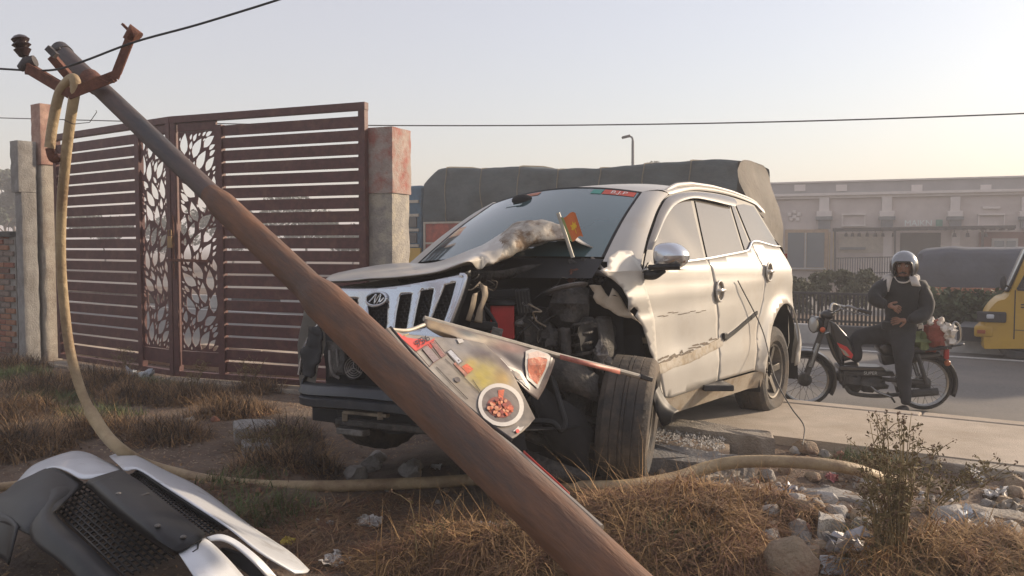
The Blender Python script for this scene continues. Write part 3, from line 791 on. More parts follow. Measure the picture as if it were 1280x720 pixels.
# clipped hedge on the right
hg = thing('hedge', 'dense clipped green hedge along the median right of the rider', 'hedge', RD(5, 15.6, -.05))
bl = []
for i in range(40):
    u = -2.15 + i * .14; bl.append((RD(u, 15.5 + .15 * noise.noise(Vector((i, 0, 0))), .24 + .05 * noise.noise(Vector((i * .4, 5, 0)))), (.28, .34, .40)))
leaf_obj('foliage', leaves(bl, 16000, .055, 4), LEAF[0], hg)
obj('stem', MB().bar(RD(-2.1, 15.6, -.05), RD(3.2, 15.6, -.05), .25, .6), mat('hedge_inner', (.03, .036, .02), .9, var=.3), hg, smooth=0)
rs_ = random.Random(3)
for i, (px, py, d, r) in enumerate(((1003, 370, 17.5, .5), (1024, 362, 17.8, .42), (1045, 360, 18, .46), (1068, 364, 17.6, .42), (1088, 358, 18, .4), (985, 366, 18.5, .5))):
    c = PX(px, py, d); b0 = Vector((c.x, c.y, -.05))
    sh = thing('median_shrub', ['tall feathery dusty shrub just right of the rear of the silver car', 'rounded dusty shrub second from the silver car in the median', 'pale shrub in the middle of the row below the shop window', 'thin shrub behind the handlebar of the moped', 'shrub in the median just left of the helmet', 'dusty shrub half hidden behind the rear of the silver car'][i], 'shrub', b0, group='dusty shrubs in the median')
    bl = [(c + Vector((rs_.uniform(-1, 1) * r * .6, rs_.uniform(-1, 1) * r * .5, rs_.uniform(-.6, .7) * r)), (r * .4, r * .4, r * .3)) for _ in range(9)]
    leaf_obj('foliage', leaves(bl, 1300, .05, 20 + i), LEAF[1], sh)
    obj('stem', MB().tube([b0, b0.lerp(c, .6) + Vector((.05, 0, 0)), c], [.03, .02, .01], 6).tube([b0.lerp(c, .4), c + Vector((r * .4, 0, r * .3))], [.015, .006], 5).tube([b0.lerp(c, .5), c + Vector((-r * .4, 0, r * .3))], [.015, .006], 5), BARK, sh)
# trees
def tree(name, label, base, ht, wd, n, size, seed, m, group=None, bare=.0):
    t = thing(name, label, 'tree', base, group=group); rr = random.Random(seed); base = Vector(base)
    tb = MB(); top = base + Vector((rr.uniform(-.1, .1) * wd, 0, ht * .75))
    tb.tube(smooth_poly([base, base + Vector((wd * .03, 0, ht * .25)), base + Vector((-wd * .02, 0, ht * .5)), top], 4), [ht * .022 * (1 - .07 * i) for i in range(13)], 8)
    blobs = []
    for i in range(13):
        a = rr.uniform(0, 6.28); k = rr.uniform(.35, 1.0); e = Vector((math.cos(a) * wd * .45 * k, math.sin(a) * wd * .45 * k, 0))
        z = ht * rr.uniform(.42, .95); s = base + Vector((0, 0, z * .62)); p = base + e + Vector((0, 0, z))
        tb.tube([s, s.lerp(p, .5) + Vector((0, 0, -.02 * ht)), p], [ht * .009, ht * .006, ht * .002], 5)
        q = wd * rr.uniform(.10, .2); blobs.append((p, (q, q, q * .7)))
    obj('trunk', tb, BARK, t); leaf_obj('crown', leaves(blobs, n, size, seed), m, t)
    return t
tree('broadleaf_tree', 'hazy broad tree far off at the left edge beyond the brick wall', PX(8, 330, 52), 5.2, 4.6, 5000, .16, 5, LEAF[2])
tree('broadleaf_tree', 'tall thin topped hazy tree poking above the others at far left', PX(18, 330, 58), 7.0, 3.6, 3000, .16, 6, LEAF[2])
tree('broadleaf_tree', 'dark hazy tree seen between the brick wall and the grey pillar', PX(-40, 330, 46), 5.0, 5.0, 4000, .15, 8, LEAF[2])
tree('broadleaf_tree', 'small far tree whose top shows above the hall roof', PX(991, 330, 66), 6.7, 2.6, 1500, .14, 9, LEAF[2])
tree('broadleaf_tree', 'far tree top showing above the truck tarpaulin beside the street lamp', PX(800, 330, 70), 8.6, 3.2, 1500, .15, 12, LEAF[2])
for i, (px, d, h, wd) in enumerate(((130, 60, 3.6, 5), (205, 62, 3.3, 5), (290, 60, 4.0, 6), (380, 58, 5.0, 6), (440, 60, 3.4, 5))):
    tree('broadleaf_tree', ['low hazy tree seen through the left slats of the gate', 'hazy tree behind the left cut-out panel of the gate', 'hazy tree behind the right cut-out panel of the gate', 'taller hazy tree seen through the right leaf slats', 'hazy tree at the right end of the gate near the pillar'][i], PX(px, 335, d), h, wd, 2500, .16, 30 + i, LEAF[2], group='far trees beyond the gate')
# street lamp
sl = thing('street_lamp', 'slim street lamp rising above the truck load', 'street lamp', PX(791, 340, 34))
b_ = PX(791, 340, 34); t_ = PX(791, 176, 34); h_ = PX(781, 170.5, 34)
obj('post', MB().tube([b_, t_], [.09, .055], 10), RLG, sl); obj('arm', MB().tube(smooth_poly([t_, PX(790, 172, 34), PX(786, 170, 34)], 4), .04, 8), RLG, sl)
obj('lamp_head', MB().box(PX(782.5, 171, 34), (.34, .2, .10), Matrix.Rotation(R(-14), 3, 'Y')), DARKM, sl, bevel=.03)

# ---- yellow mini truck entering from the right
yt = thing('mini_truck', 'yellow mini truck with raked windscreen coming in at the right edge', 'truck', PX(1290, 440, 12))
y0 = PX(1222, 446, 12.0); yu = U.copy(); yn = N.copy(); Ry_ = RM
Y0 = Vector((y0.x, y0.y, -.27))
def yp(s, y, z): return Y0 + yu * (s * .66) + yn * y + Vector((0, 0, z * 1.06))
prof = [(.0, .16), (-.02, .30), (.0, .52), (.05, .66), (.22, .80), (.42, .875), (.66, 1.30), (.78, 1.46), (.95, 1.52), (1.7, 1.54), (1.72, .16)]
def ysec(y):
    k = abs(y - .72) / .72; return .10 * k ** 3
def side_poly(): return prof
YW = 1.42
pr = smooth_poly([(a, 0, b) for a, b in prof[:10]], 3)
Gy = [[yp(p.x + .13 * abs(2 * j / 12 - 1) ** 3, YW * j / 12, p.z - (.03 * abs(2 * j / 12 - 1) ** 4)) for p in pr] for j in range(13)]
ws0, ws1 = 15, 18
obj('cab_shell', MB().grid(Gy), YELP, yt, smooth=50)
def cabside(y, fl):
    pl = [(p.x + .125, p.z - .03) for p in pr] + [(1.72, 1.50), (1.72, .2)]
    hole = [(.70, .93), (1.0, 1.36), (1.58, 1.38), (1.58, .90)]
    arch = [(.62 + .28 * math.cos(a), .16 + .30 * math.sin(a)) for a in [R(8 + 164 * i / 12) for i in range(13)]]
    pl2 = pl[:]
    return panel(pl2, lambda a, b: yp(a, y, b), .12, [hole], flip=fl)
obj('cab_side', cabside(.0, True), YELP, yt, smooth=0); obj('cab_side', cabside(YW, False), YELP, yt, smooth=0)
obj('side_window', panel([(.70, .93), (1.0, 1.36), (1.58, 1.38), (1.58, .90)], lambda a, b: yp(a, .012, b), .2), GLASSD, yt, smooth=0)
obj('window_rubber', MB().tube([yp(.70, -.004, .93), yp(1.0, -.004, 1.36), yp(1.58, -.004, 1.38), yp(1.58, -.004, .90), yp(.70, -.004, .93)], .016, 6), DARKM, yt)
wsg = [[yp(.44 + .33 * v - .02 + .13 * abs(2 * u - 1) ** 3, .06 + (YW - .12) * u, .90 + .54 * v) + Vector((0, 0, .012)) - yu * .02 for v in (0, .25, .5, .75, 1)] for u in [i / 10 for i in range(11)]]
obj('windscreen', MB().grid(wsg), mat('pale_reflecting_glass', (.20, .22, .235), .12, var=.1, spec=1.0), yt, smooth=60)
obj('windscreen_frame', MB().tube([wsg[0][0], wsg[0][4]], .02, 6).tube([wsg[0][0]] + [r_[0] for r_ in wsg[1:]], .02, 6), DARKM, yt)
obj('headlight', MB().box(yp(.24, -.012, .56), (.36, .05, .15), RM), DARKM, yt, bevel=.02); obj('headlight_lens', MB().box(yp(.22, -.03, .565), (.10, .04, .07), RM), mat('lamp_lens', (.5, .52, .55), .15, var=.1), yt, bevel=.02)
obj('bumper', MB().box(yp(.10, YW / 2, .36), (.24, YW + .03, .16), RM), YELP, yt, bevel=.03); obj('indicator', MB().box(yp(.06, -.03, .36), (.1, .03, .05), RM), mat('amber', (.3, .08, .03), .3), yt)
obj('door_seam', MB().bar(yp(.66, -.003, .28), yp(.66, -.003, .92), .008, .012).bar(yp(.66, -.003, .40), yp(1.72, -.003, .40), .012, .008), DARKM, yt, smooth=0)
obj('door_handle', MB().box(yp(1.42, -.02, .80), (.16, .03, .045), RM), DARKM, yt, bevel=.01)
obj('side_mirror', MB().tube([yp(.58, -.02, .95), yp(.46, -.16, 1.0)], .012, 6).ball(yp(.45, -.18, 1.02), (.04, .05, .10)), DARKM, yt)
for dz in (0, .035): obj('emblem', MB().box(yp(.86, -.006, .70 + dz), (.12, .01, .016), RM), DARKM, yt, smooth=0)
obj('chassis', MB().box(yp(2.3, YW / 2, .30), (3.6, YW - .35, .2), RM), DARKM, yt, smooth=0)
obj('load_box', MB().box(yp(2.75, YW / 2, .95), (1.9, YW + .02, 1.1), RM), YELP, yt, bevel=.02, smooth=0)
for s in (.72, 3.0):
    for y in (.10, YW - .10): wheel(yt, yp(s, y, .26), -yn if y < .5 else yn, .27, .17)
# ================================================================ the wrecked car (built in its own frame: x forward, y left, z up)
CM = Matrix(((-.5788913, .8152790, -.0143191, 1.28945), (-.8151330, -.5781558, .0359726, 7.16941), (.0210491, .0324962, .9992502, -1.33262 + EYE), (0, 0, 0, 1)))
CI = CM.inverted(); CR = CI.to_3x3(); CEYE = CI @ Vector((0, 0, EYE))
PAINT = mat('silver_paint', (.45, .43, .39), .5, .0, var=.05, scale=3, col2=(.38, .33, .265), c2scale=1.6, c2lo=.5, c2hi=.8, coat=.3, coatr=.12, rvar=.06)
PAINTD = mat('dusty_sill_paint', (.40, .35, .28), .6, .25, var=.15, scale=10, col2=(.22, .16, .10), c2scale=5, bump=.1)
STRIP = mat('bared_crumpled_metal', (.36, .33, .28), .5, .35, var=.3, scale=11, bump=.2, bscale=40, col2=(.16, .105, .06), c2scale=9, c2lo=.48, c2hi=.6)
CHROME = mat('bright_trim', (.58, .60, .63), .22, .9, var=.06, scale=5)
PLAST = mat('black_plastic', (.013, .014, .015), .5, spec=.3, var=.3, scale=12, col2=(.035, .032, .028), c2scale=4, c2lo=.5, c2hi=.75)
GRIME = mat('grimy_engine_metal', (.042, .039, .036), .65, .25, var=.5, scale=14, bump=.6, bscale=45, col2=(.10, .085, .07), c2scale=6, c2lo=.5, c2hi=.7)
ALU = mat('dull_cast_alloy', (.16, .15, .14), .55, .5, var=.4, scale=14, bump=.5, bscale=60)
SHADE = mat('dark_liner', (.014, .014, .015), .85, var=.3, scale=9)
TINT = mat('tinted_window_film', (.12, .105, .088), .14, .3, var=.05, scale=1.5, spec=.8)
WSG = mat('windscreen_glass', (.075, .14, .15), .06, .25, var=.12, scale=1.3, spec=1.0, coat=.6)
VISOR = mat('smoky_wind_deflector', (.16, .15, .14), .22, .1, var=.1, spec=.7)
REDB = mat('battery_red', (.42, .02, .018), .45, var=.2, scale=8)
TANM = mat('bent_tan_bracket', (.21, .17, .12), .65, .2, var=.35, scale=10, col2=(.08, .065, .05), c2scale=6)

car = thing('wrecked_car', 'wrecked silver SUV with crushed front left corner and buckled bonnet', 'car', M=CM)
def W_(x, z):
    w = .93
    if x < -.2: w -= .056 * (-x - .2) ** 1.5
    if x > 2.35: w -= .05 * (x - 2.35)
    if z > 1.12: w -= (z - 1.12) * .42
    elif z < .5: w -= (.5 - z) * .15
    w += .013 * math.exp(-((z - (.985 + .05 * (1.2 - x) * .6)) / .055) ** 2) * (1 if x > -.6 else 0)
    w += .016 * math.exp(-((x + .1) / .55) ** 2 - ((z - 1.12) / .13) ** 2)
    r = math.hypot((x + .25) / .92, z - .32)
    w += .050 * math.exp(-((r - .50) / .075) ** 2) * (1 if z > .25 else .5)
    w -= .0045 * math.tanh((z - (.905 + .055 * (1.2 - x))) / .010) * (1 if z < 1.1 else 0)
    w -= .008 * math.exp(-((z - .66) / .10) ** 2)
    return w
def dent(x, z):
    return -.022 * math.exp(-((x - 1.75) / .22) ** 2 - ((z - .72) / .16) ** 2) + .005 * noise.noise(Vector((x * 3.1, z * 3.3, 0))) * max(0, min(1, (x - .7) / .8)) + .0018 * noise.noise(Vector((x * 9, z * 9, 3))) * max(0, min(1, (x - 1.2) / .8))
def SY(x, z, off=0.0): return Vector((x, W_(x, z) + dent(x, z) + off, z))
def csee(px, py): return CR @ ray(px, py)
def CS(px, py):
    """Where a sight line meets the car's left side."""
    r = csee(px, py); y = .9
    for _ in range(25):
        q = CEYE + r * ((y - CEYE.y) / r.y); y = W_(q.x, q.z)
    return q
def CP(px, py, d): return CI @ PX(px, py, d)
def CF(px, py, off=0.0):
    """Where a sight line meets the car's front face."""
    r = csee(px, py); x = 3.4
    for _ in range(25):
        q = CEYE + r * ((x - CEYE.x) / r.x); x = 3.43 - .30 * q.y ** 2 - (q.z - .85) * .22
    return q + Vector((off, 0, 0))
def cobj(name, mb, m, par=None, **k):
    k.setdefault('smooth', 40)
    return obj(name, mb, m, par or car, local=True, **k)
def xz(p): return (p.x, p.z)
def mirror(VF):
    V, Fc = VF; return ([Vector((v.x, -v.y, v.z)) for v in V], [f[::-1] for f in Fc])

# ---- side outlines, measured on the side surface
belt = [(2.24, 1.112), (1.95, 1.142), (1.6, 1.17), (1.19, 1.195), (.80, 1.225), (.40, 1.258), (.30, 1.28), (.18, 1.328), (.08, 1.343), (-.03, 1.338), (-.30, 1.316), (-.50, 1.312)]
dtop = [xz(CS(*p)) for p in ((803, 334), (808, 310), (813.5, 288), (825, 257), (837, 243), (863, 238), (885, 239), (908, 243), (928, 249), (944, 255.5))]
arch = [(-.25 + .47 * math.cos(a), .32 + .53 * math.sin(a)) for a in [R(-4 + 184 * i / 20) for i in range(21)]]
seamB = [(1.19, 1.193), (1.15, 1.0), (1.10, .80), (1.075, .55), (1.065, .36)]
g = .0065
fd = [(x, z - .004) for x, z in belt[:3]] + [(x + g, z - (.004 if i == 0 else 0)) for i, (x, z) in enumerate(seamB)] + [(1.30, .345), (1.80, .335), (1.90, .35), (2.02, .52), (2.10, .69), (2.19, .92)]
fdo = cobj('front_door', panel(fd, lambda x, z: SY(x, z), .045, flip=True), PAINT, smooth=60, solid=.012)
rd = [(x - g, z - (.004 if i == 0 else 0)) for i, (x, z) in enumerate(seamB)][::-1] + [(x, z - .004) for x, z in belt[4:8]] + [(.16, 1.2), (.13, 1.05), (.10, .95)] 
# the rear door's trailing edge follows the wheel arch
ar_f = [p for p in arch if p[0] > .06 and p[1] < .8][::-1]
rd = [(x - g, z) for x, z in seamB[::-1]] + [(x, z - .004) for x, z in belt[4:8]] + [(.19, 1.22), (.17, 1.05), (.19, .90), (.285, .76), (.33, .60), (.335, .36), (.7, .36)]
rdo = cobj('rear_door', panel(rd, lambda x, z: SY(x, z), .045, flip=True), PAINT, smooth=60, solid=.012)
rq = [(x, z - .004) for x, z in belt[8:]] + [(-.56, 1.2), (-.565, 1.0), (-.60, .8), (-.64, .55), (-.66, .30)] + [p for p in arch[::-1]] + [(.23, .33), (.327, .36), (.322, .60), (.277, .756), (.182, .895), (.162, 1.05), (.182, 1.22), (.176, 1.32)]
cobj('rear_quarter', panel(rq, lambda x, z: SY(x, z), .04, flip=True), PAINT, smooth=60, solid=.012)
sill = [[Vector((x, W_(x, .34) - .005 - dz * .35 + .004 * noise.noise(Vector((x * 6, dz * 20, 0))), .345 - dz)) for x in np.linspace(2.0, .2, 30)] for dz in (0, .03, .07, .11, .13)]
cobj('sill', MB().grid(sill), PAINTD, smooth=60)
# dark shell just inside, so that gaps between panels read as gaps
shell = [(2.30, 1.10), (1.19, 1.19), (.40, 1.25), (.1, 1.33), (-.50, 1.31), (-.56, .9), (-.65, .32)] + arch[::-1] + [(.3, .36), (1.9, .36), (2.15, .8)]
cobj('inner_shell', panel(shell, lambda x, z: SY(x, z, -.03), .12), SHADE, smooth=60)
# glazing: window aperture backing, then panes, dividers
apert = [(x, z) for x, z in belt] + [(-.56, 1.315)] + dtop[::-1]
cobj('window_trim', panel(apert, lambda x, z: SY(x, z, -.012), .09), PLAST, smooth=60)
def pane(o, off=-.004): return panel(o, lambda x, z: SY(x, z, off), .1)
Bt, Bb = xz(CS(866, 246)), (1.19, 1.20)
fw = [(2.19, 1.128), (1.9, 1.152), (1.6, 1.176), (1.225, 1.200)] + [xz(CS(864, 250)), xz(CS(850, 250)), xz(CS(838, 253)), xz(CS(828, 264)), xz(CS(818, 287)), xz(CS(810, 311))]
w1 = obj('front_window', pane(fw), TINT, fdo, local=True, smooth=60)
rw = [(1.165, 1.204), (.80, 1.23), (.43, 1.262), xz(CS(911.5, 256)), xz(CS(890, 253)), xz(CS(869.5, 250.5))]
w2 = obj('rear_window', pane(rw), TINT, rdo, local=True, smooth=60)
qv = [(.375, 1.268), (.30, 1.29), (.215, 1.322), xz(CS(918, 256)), xz(CS(914.5, 255.5))]
obj('vent_pane', pane(qv), TINT, rdo, local=True, smooth=60)
qw = [(.15, 1.345), (.06, 1.357), (-.05, 1.35), (-.30, 1.328), (-.50, 1.325), xz(CS(942.5, 258)), xz(CS(930, 255)), xz(CS(921, 256.5))]
cobj('quarter_window', pane(qw), TINT, smooth=60)
# rain deflectors over the windows
vis_t = [xz(CS(*p)) for p in ((807, 312), (813, 291), (825, 260), (837, 245), (863, 240), (885, 241), (908, 245), (917, 248))]
vis_b = [xz(CS(*p)) for p in ((811, 313), (820, 291), (831, 268), (842, 255), (863, 248), (885, 251), (906, 256), (916, 258))]
vt = smooth_poly([(a, b, 0) for a, b in vis_t], 5); vb = smooth_poly([(a, b, 0) for a, b in vis_b], 5)
cobj('wind_deflector', MB().grid([[SY(p.x, p.y, .006) for p in vt], [SY((p.x + q.x) / 2, (p.y + q.y) / 2, .03) for p, q in zip(vt, vb)], [SY(q.x, q.y, .024) for q in vb]]), VISOR, smooth=60)
cobj('belt_trim', MB().tube([SY(x, z + .004, .006) for x, z in [(p.x, p.y) for p in smooth_poly([(a, b, 0) for a, b in belt], 4)]], .008, 6), CHROME)
# door furniture
for px, py, par in ((898, 364, fdo), (960, 340, rdo)):
    q = CS(px, py); c = SY(q.x, q.z, .012); Mh = Matrix.Translation(c) @ Matrix.Rotation(R(-90), 4, 'X')
    rc = obj('handle_recess', MB().lathe([(0, -.020), (.045, -.016), (.058, -.004), (.062, .0)], Mh @ Matrix.Diagonal((1.05, 1.12, 1, 1)), 26), PAINTD, par, local=True)
    obj('recess_rim', MB().tube([c + Vector((.064 * math.cos(t), 0, .070 * math.sin(t))) for t in np.linspace(0, 2 * math.pi, 27)], .0075, 8, caps=False), PAINT, rc, local=True)
    obj('handle', MB().tube(smooth_poly([c + Vector((.060, -.004, .004)), c + Vector((.036, .018, .006)), c + Vector((-.036, .018, .006)), c + Vector((-.060, -.004, .002))], 5), .0125, 8), PAINT, rc, local=True)
sp = smooth_poly([Vector((a, b, 0)) for a, b in [xz(CS(*p)) for p in ((905, 424), (918, 414), (932, 402), (945, 391))]], 5)
obj('side_moulding', MB().grid([[SY(p.x, p.y + .016, .004) for p in sp], [SY(p.x, p.y + .013, .014) for p in sp], [SY(p.x, p.y - .013, .014) for p in sp], [SY(p.x, p.y - .016, .004) for p in sp]]), PLAST, rdo, local=True)
q = CS(904, 420); obj('torn_clip', MB().box(SY(q.x, q.z, .012), (.06, .02, .045)), PLAST, rdo, local=True, bevel=.005)
# scrape along the front door
sc1 = MB()
bt_ = smooth_poly([Vector((a, b, 0)) for a, b in [xz(CS(*p)) for p in ((823, 461), (845, 453), (870, 443), (903, 426))]], 8)
obj('dirty_crease', MB().grid([[SY(p.x, p.y + dz + .008 * noise.noise(Vector((p.x * 12, dz * 9, 0))), off) for p in bt_] for dz, off in ((.030, .001), (.018, .0045), (-.004, .002), (-.020, .006), (-.034, .001))]), mat('dirt_on_paint', (.30, .245, .17), .8, var=.3, scale=26, col2=(.43, .39, .33), c2scale=9, c2lo=.42, c2hi=.6), fdo, local=True, smooth=60)
rr = random.Random(4)
for i in range(26):
    t = i / 25; q = CS(826 + 72 * t, 452 - 27 * t + rr.uniform(-4, 4)); L = rr.uniform(.03, .12)
    sc1.grid([[SY(q.x + L, q.z + .004 + .03 * 0, .0025), SY(q.x, q.z + rr.uniform(.004, .022), .0025)], [SY(q.x + L * .9, q.z - .004, .0025), SY(q.x - L * .3, q.z - .003, .0025)]])
for i in range(9):
    q = CS(828 + 52 * i / 8, 394 - 6 * i / 8 + rr.uniform(-2, 2)); sc1.grid([[SY(q.x + .05, q.z + .003, .0025), SY(q.x - .03, q.z + .004, .0025)], [SY(q.x + .05, q.z - .002, .0025), SY(q.x - .03, q.z, .0025)]])
tag(obj('scrape_marks', sc1, mat('scraped_paint', (.13, .10, .07), .8, var=.4, scale=30), fdo, local=True, smooth=0), kind='stuff')

# ---- windscreen, pillars, roof
wsR0, wsR1, wsL1, wsL0 = Vector((2.17, -.81, 1.205)), Vector((1.50, -.655, 1.645)), Vector((1.54, .60, 1.64)), Vector((2.29, .73, 1.20))
def WS(u, v, off=0.0):
    a = wsR0.lerp(wsR1, v); b = wsL0.lerp(wsL1, v); p = a.lerp(b, u); k = 1 - (2 * u - 1) ** 2
    return p + Vector((.62, 0, .78)) * (.085 * k + .02 * math.sin(math.pi * v) + off) + Vector((.10 * k * (1 - v), 0, -.05 * k * (1 - v)))
ws = cobj('windscreen', MB().grid([[WS(u, v) for u in np.linspace(.0, 1, 25)] for v in np.linspace(0, 1, 13)]), WSG, smooth=180)
def strip_on_ws(u0, v0, u1, v1, off, n=4): return MB().grid([[WS(u0 + (u1 - u0) * i / n, v, off) for i in range(n + 1)] for v in (v0, v1)])
obj('frit_band', MB().grid([[WS(u, v, .0015) for u in np.linspace(0, 1, 25)] for v in (.975, 1.0)]).grid([[WS(u, v, .0015) for v in np.linspace(0, 1, 8)] for u in (.0, .010)]).grid([[WS(u, v, .0015) for v in np.linspace(0, 1, 8)] for u in (.986, 1.0)]), SHADE, ws, local=True, smooth=180)
obj('banner_sticker', strip_on_ws(.80, .885, .975, .965, .003), mat('sticker_red', (.55, .07, .035), .5, var=.05), ws, local=True, smooth=180)
obj('green_sticker', strip_on_ws(.735, .885, .795, .955, .003), mat('sticker_green', (.05, .28, .22), .5, var=.05), ws, local=True, smooth=180)
obj('lettering', text_mesh('B.J.P', 1.0, lambda x, y, z: WS(.888 + x * .052, .925 + y * .075, .005)), mat('sticker_white', (.75, .72, .68), .5, var=.03), ws, local=True, smooth=0)
obj('orange_sticker', strip_on_ws(.275, .90, .40, .955, .003), mat('sticker_orange', (.42, .13, .06), .5, var=.2, scale=30), ws, local=True, smooth=180)
obj('sensor_housing', MB().ball(WS(.32, .84, .004), (.05, .085, .04)), SHADE, ws, local=True)
obj('painted_glint_strip', strip_on_ws(.25, .735, .36, .765, .003), mat('painted_glint', (.45, .52, .52), .4), ws, local=True, smooth=180)  # glint on the glass painted as a pale flat strip
for i in range(5):
    pass
dfe = [CS(*p) for p in ((800, 336), (806, 308), (812, 287), (824, 256), (836, 242))]
wse = [WS(1.0, v, .004) for v in (-.06, .22, .5, .80, 1.0)]
def ruled(A, B, n=5, bul=.02, dirv=None, k=6):
    A = smooth_poly(A, k); B = smooth_poly(B, k); rows = []
    for j in range(n + 1):
        t = j / n; rows.append([a.lerp(b, t) + (dirv or Vector((0, 0, 0))) * bul * math.sin(math.pi * t) for a, b in zip(A, B)])
    return rows
cobj('windscreen_pillar', MB().grid(ruled(wse, dfe, 6, .03, Vector((.5, .8, .3)))), PAINT, smooth=180)
rfx = [1.54, 1.25, .9, .5, .1, -.3, -.62, -.86]
def roof_z(x): return float(np.interp(x, [-.9, -.62, -.3, .1, .5, .9, 1.25, 1.54], [1.635, 1.70, 1.738, 1.765, 1.775, 1.765, 1.725, 1.655]))
def RF(x, s):
    y = s * (.615 - .03 * max(0, -x) ** 1.5)
    return Vector((x, y, roof_z(x) - .055 * abs(s) ** 2.6 + .022 * (1 - abs(s)) ** .8))
xr = list(np.linspace(1.54, -.88, 34))
cobj('roof', MB().grid([[(WS((s + 1) / 2, 1.0) if i == 0 else RF(x, s)) for s in np.linspace(-1, 1, 21)] for i, x in enumerate(xr)], True), PAINT, smooth=180)
for sgn in (1, -1):
    top = [RF(x, sgn) for x in np.linspace(1.54, -.86, 12)]
    low = [Vector((p[0], sgn * W_(*p), p[1])) for p in [(float(np.interp(x, [a for a, b in dtop[::-1]], [a for a, b in dtop[::-1]])), 0) for x in (1,)]] if False else None
    dts = sorted(dtop[4:], key=lambda p: -p[0]) + [(-.43, 1.635), (-.52, 1.60)]
    lowp = [Vector((x, sgn * W_(x, z), z)) for x, z in dts]
    lw_ = smooth_poly(lowp, 6); tp_ = []
    for p in lw_: tp_.append(RF(p.x, sgn))
    tp_[0] = WS(1.0 if sgn > 0 else 0.0, 1.0, .004)
    rows = [[a.lerp(b, t) + Vector((0, sgn * .03, .02)) * math.sin(math.pi * t) for a, b in zip(tp_, lw_)] for t in np.linspace(0, 1, 6)]
    cobj('cant_rail', MB().grid(rows, sgn < 0), PAINT, smooth=180)
    rl = [Vector((x, sgn * (.655 - .03 * max(0, -x) ** 1.5), roof_z(x) - .058 + .032 * min(1, min(1.32 - x, x + .66) * 5 + .05))) for x in np.linspace(1.31, -.65, 24)]
    cobj('roof_rail', MB().tube(rl, .019, 8), PAINT)
# ---- tail: wraps round from the left flank to the right
def tail_xy(t):
    pts = [(-.555, .885), (-.72, .83), (-.86, .72), (-.95, .5), (-.985, 0), (-.95, -.5), (-.86, -.72), (-.72, -.83), (-.555, -.885)]
    f = t * 8; i = min(7, int(f)); u = f - i; return (pts[i][0] * (1 - u) + pts[i + 1][0] * u, pts[i][1] * (1 - u) + pts[i + 1][1] * u)
rows = []
for z, kx, ky in ((.34, .0, -.03), (.5, -.03, .01), (.75, -.02, .01), (.95, .0, .0), (1.1, .0, 0), (1.22, .01, -.01), (1.31, .03, -.04)):
    rows.append([Vector((tail_xy(t)[0] + kx * (1 if 0 < t < 1 else 0), tail_xy(t)[1] * (1 + ky), z)) for t in np.linspace(0, 1, 33)])
cobj('tail_body', MB().grid(rows, True), PAINT, smooth=60)
rows = []
for v in np.linspace(0, 1, 7):
    rows.append([Vector((tail_xy(t)[0] * (1 - .12 * v) + .03 + .02 * v, tail_xy(t)[1] * (.96 - .25 * v), 1.31 + .32 * v)) for t in np.linspace(.0, 1, 33)])
cobj('rear_glass', MB().grid(rows, True), GLASSD, smooth=60)
cobj('roof_spoiler', MB().grid([[Vector((x - .03 * (1 - (2 * s - 1) ** 2), -.48 + .96 * s, z)) for s in np.linspace(0, 1, 12)] for x, z in ((-.80, 1.675), (-.95, 1.635), (-.97, 1.615), (-.80, 1.60))], True), PAINT)
lamp = [(-.42, 1.28), (-.545, 1.30), (-.553, 1.16), (-.50, 1.12)]
cobj('tail_lamp', MB().grid([[Vector((tail_xy(t)[0] - .006, tail_xy(t)[1] + .004, z)) for t in np.linspace(.02, .22, 6)] for z in (.98, 1.1, 1.26)], True), mat('red_lens', (.25, .012, .012), .15), smooth=60)
# ---- right flank, mirrored plain
cobj('front_door', mirror(panel(fd, lambda x, z: Vector((x, W_(x, z), z)), .15)), PAINT, smooth=60)
cobj('rear_door', mirror(panel(rd, lambda x, z: Vector((x, W_(x, z), z)), .15)), PAINT, smooth=60)
cobj('rear_quarter', mirror(panel(rq, lambda x, z: Vector((x, W_(x, z), z)), .15)), PAINT, smooth=60)
cobj('side_glass', mirror(panel(apert, lambda x, z: Vector((x, W_(x, z) - .006, z)), .15)), GLASSD, smooth=60)
cobj('inner_shell', mirror(panel(shell, lambda x, z: Vector((x, W_(x, z) - .03, z)), .15)), SHADE, smooth=60)
dfeR = [Vector((p.x, -p.y, p.z)) for p in dfe]; wsR = [WS(0.0, v, .004) for v in (-.06, .22, .5, .80, 1.0)]
cobj('windscreen_pillar', MB().grid(ruled(wsR, dfeR, 6, .03, Vector((.5, -.8, .3))), True), PAINT, smooth=180)
archF = [(2.62 + .46 * math.cos(a), .34 + .50 * math.sin(a)) for a in [R(180 - 180 * i / 14) for i in range(15)]]
fr = [(2.24, 1.10), (2.2, .95), (2.10, .7), (2.0, .42), (2.0, .36)] + archF + [(3.2, .40), (3.22, .7), (3.14, .95), (2.8, 1.05)]
cobj('front_wing', mirror(panel(fr, lambda x, z: Vector((x, W_(min(x, 2.4), z) - .10 * max(0, x - 2.5) ** 1.5, z)), .08)), PAINT, smooth=60)
# floor, firewall, dash
cobj('underbody', MB().box((.75, 0, .36), (2.9, 1.55, .16)).box((2.75, -.1, .34), (1.1, 1.1, .12)), SHADE, smooth=0)
cobj('firewall', MB().grid([[Vector((2.25, y, z)) for y in np.linspace(-.85, .82, 6)] for z in (.3, .8, 1.17)]), SHADE)
cobj('dashboard', MB().box((1.95, 0, 1.02), (.55, 1.45, .24)), SHADE, bevel=.05)
for y in (-.38, .38):
    cobj('front_seat', MB().box((1.05, y, .95), (.14, .46, .62), Matrix.Rotation(R(-14), 3, 'Y')).box((.97, y, 1.33), (.10, .24, .2)), SHADE, bevel=.04)

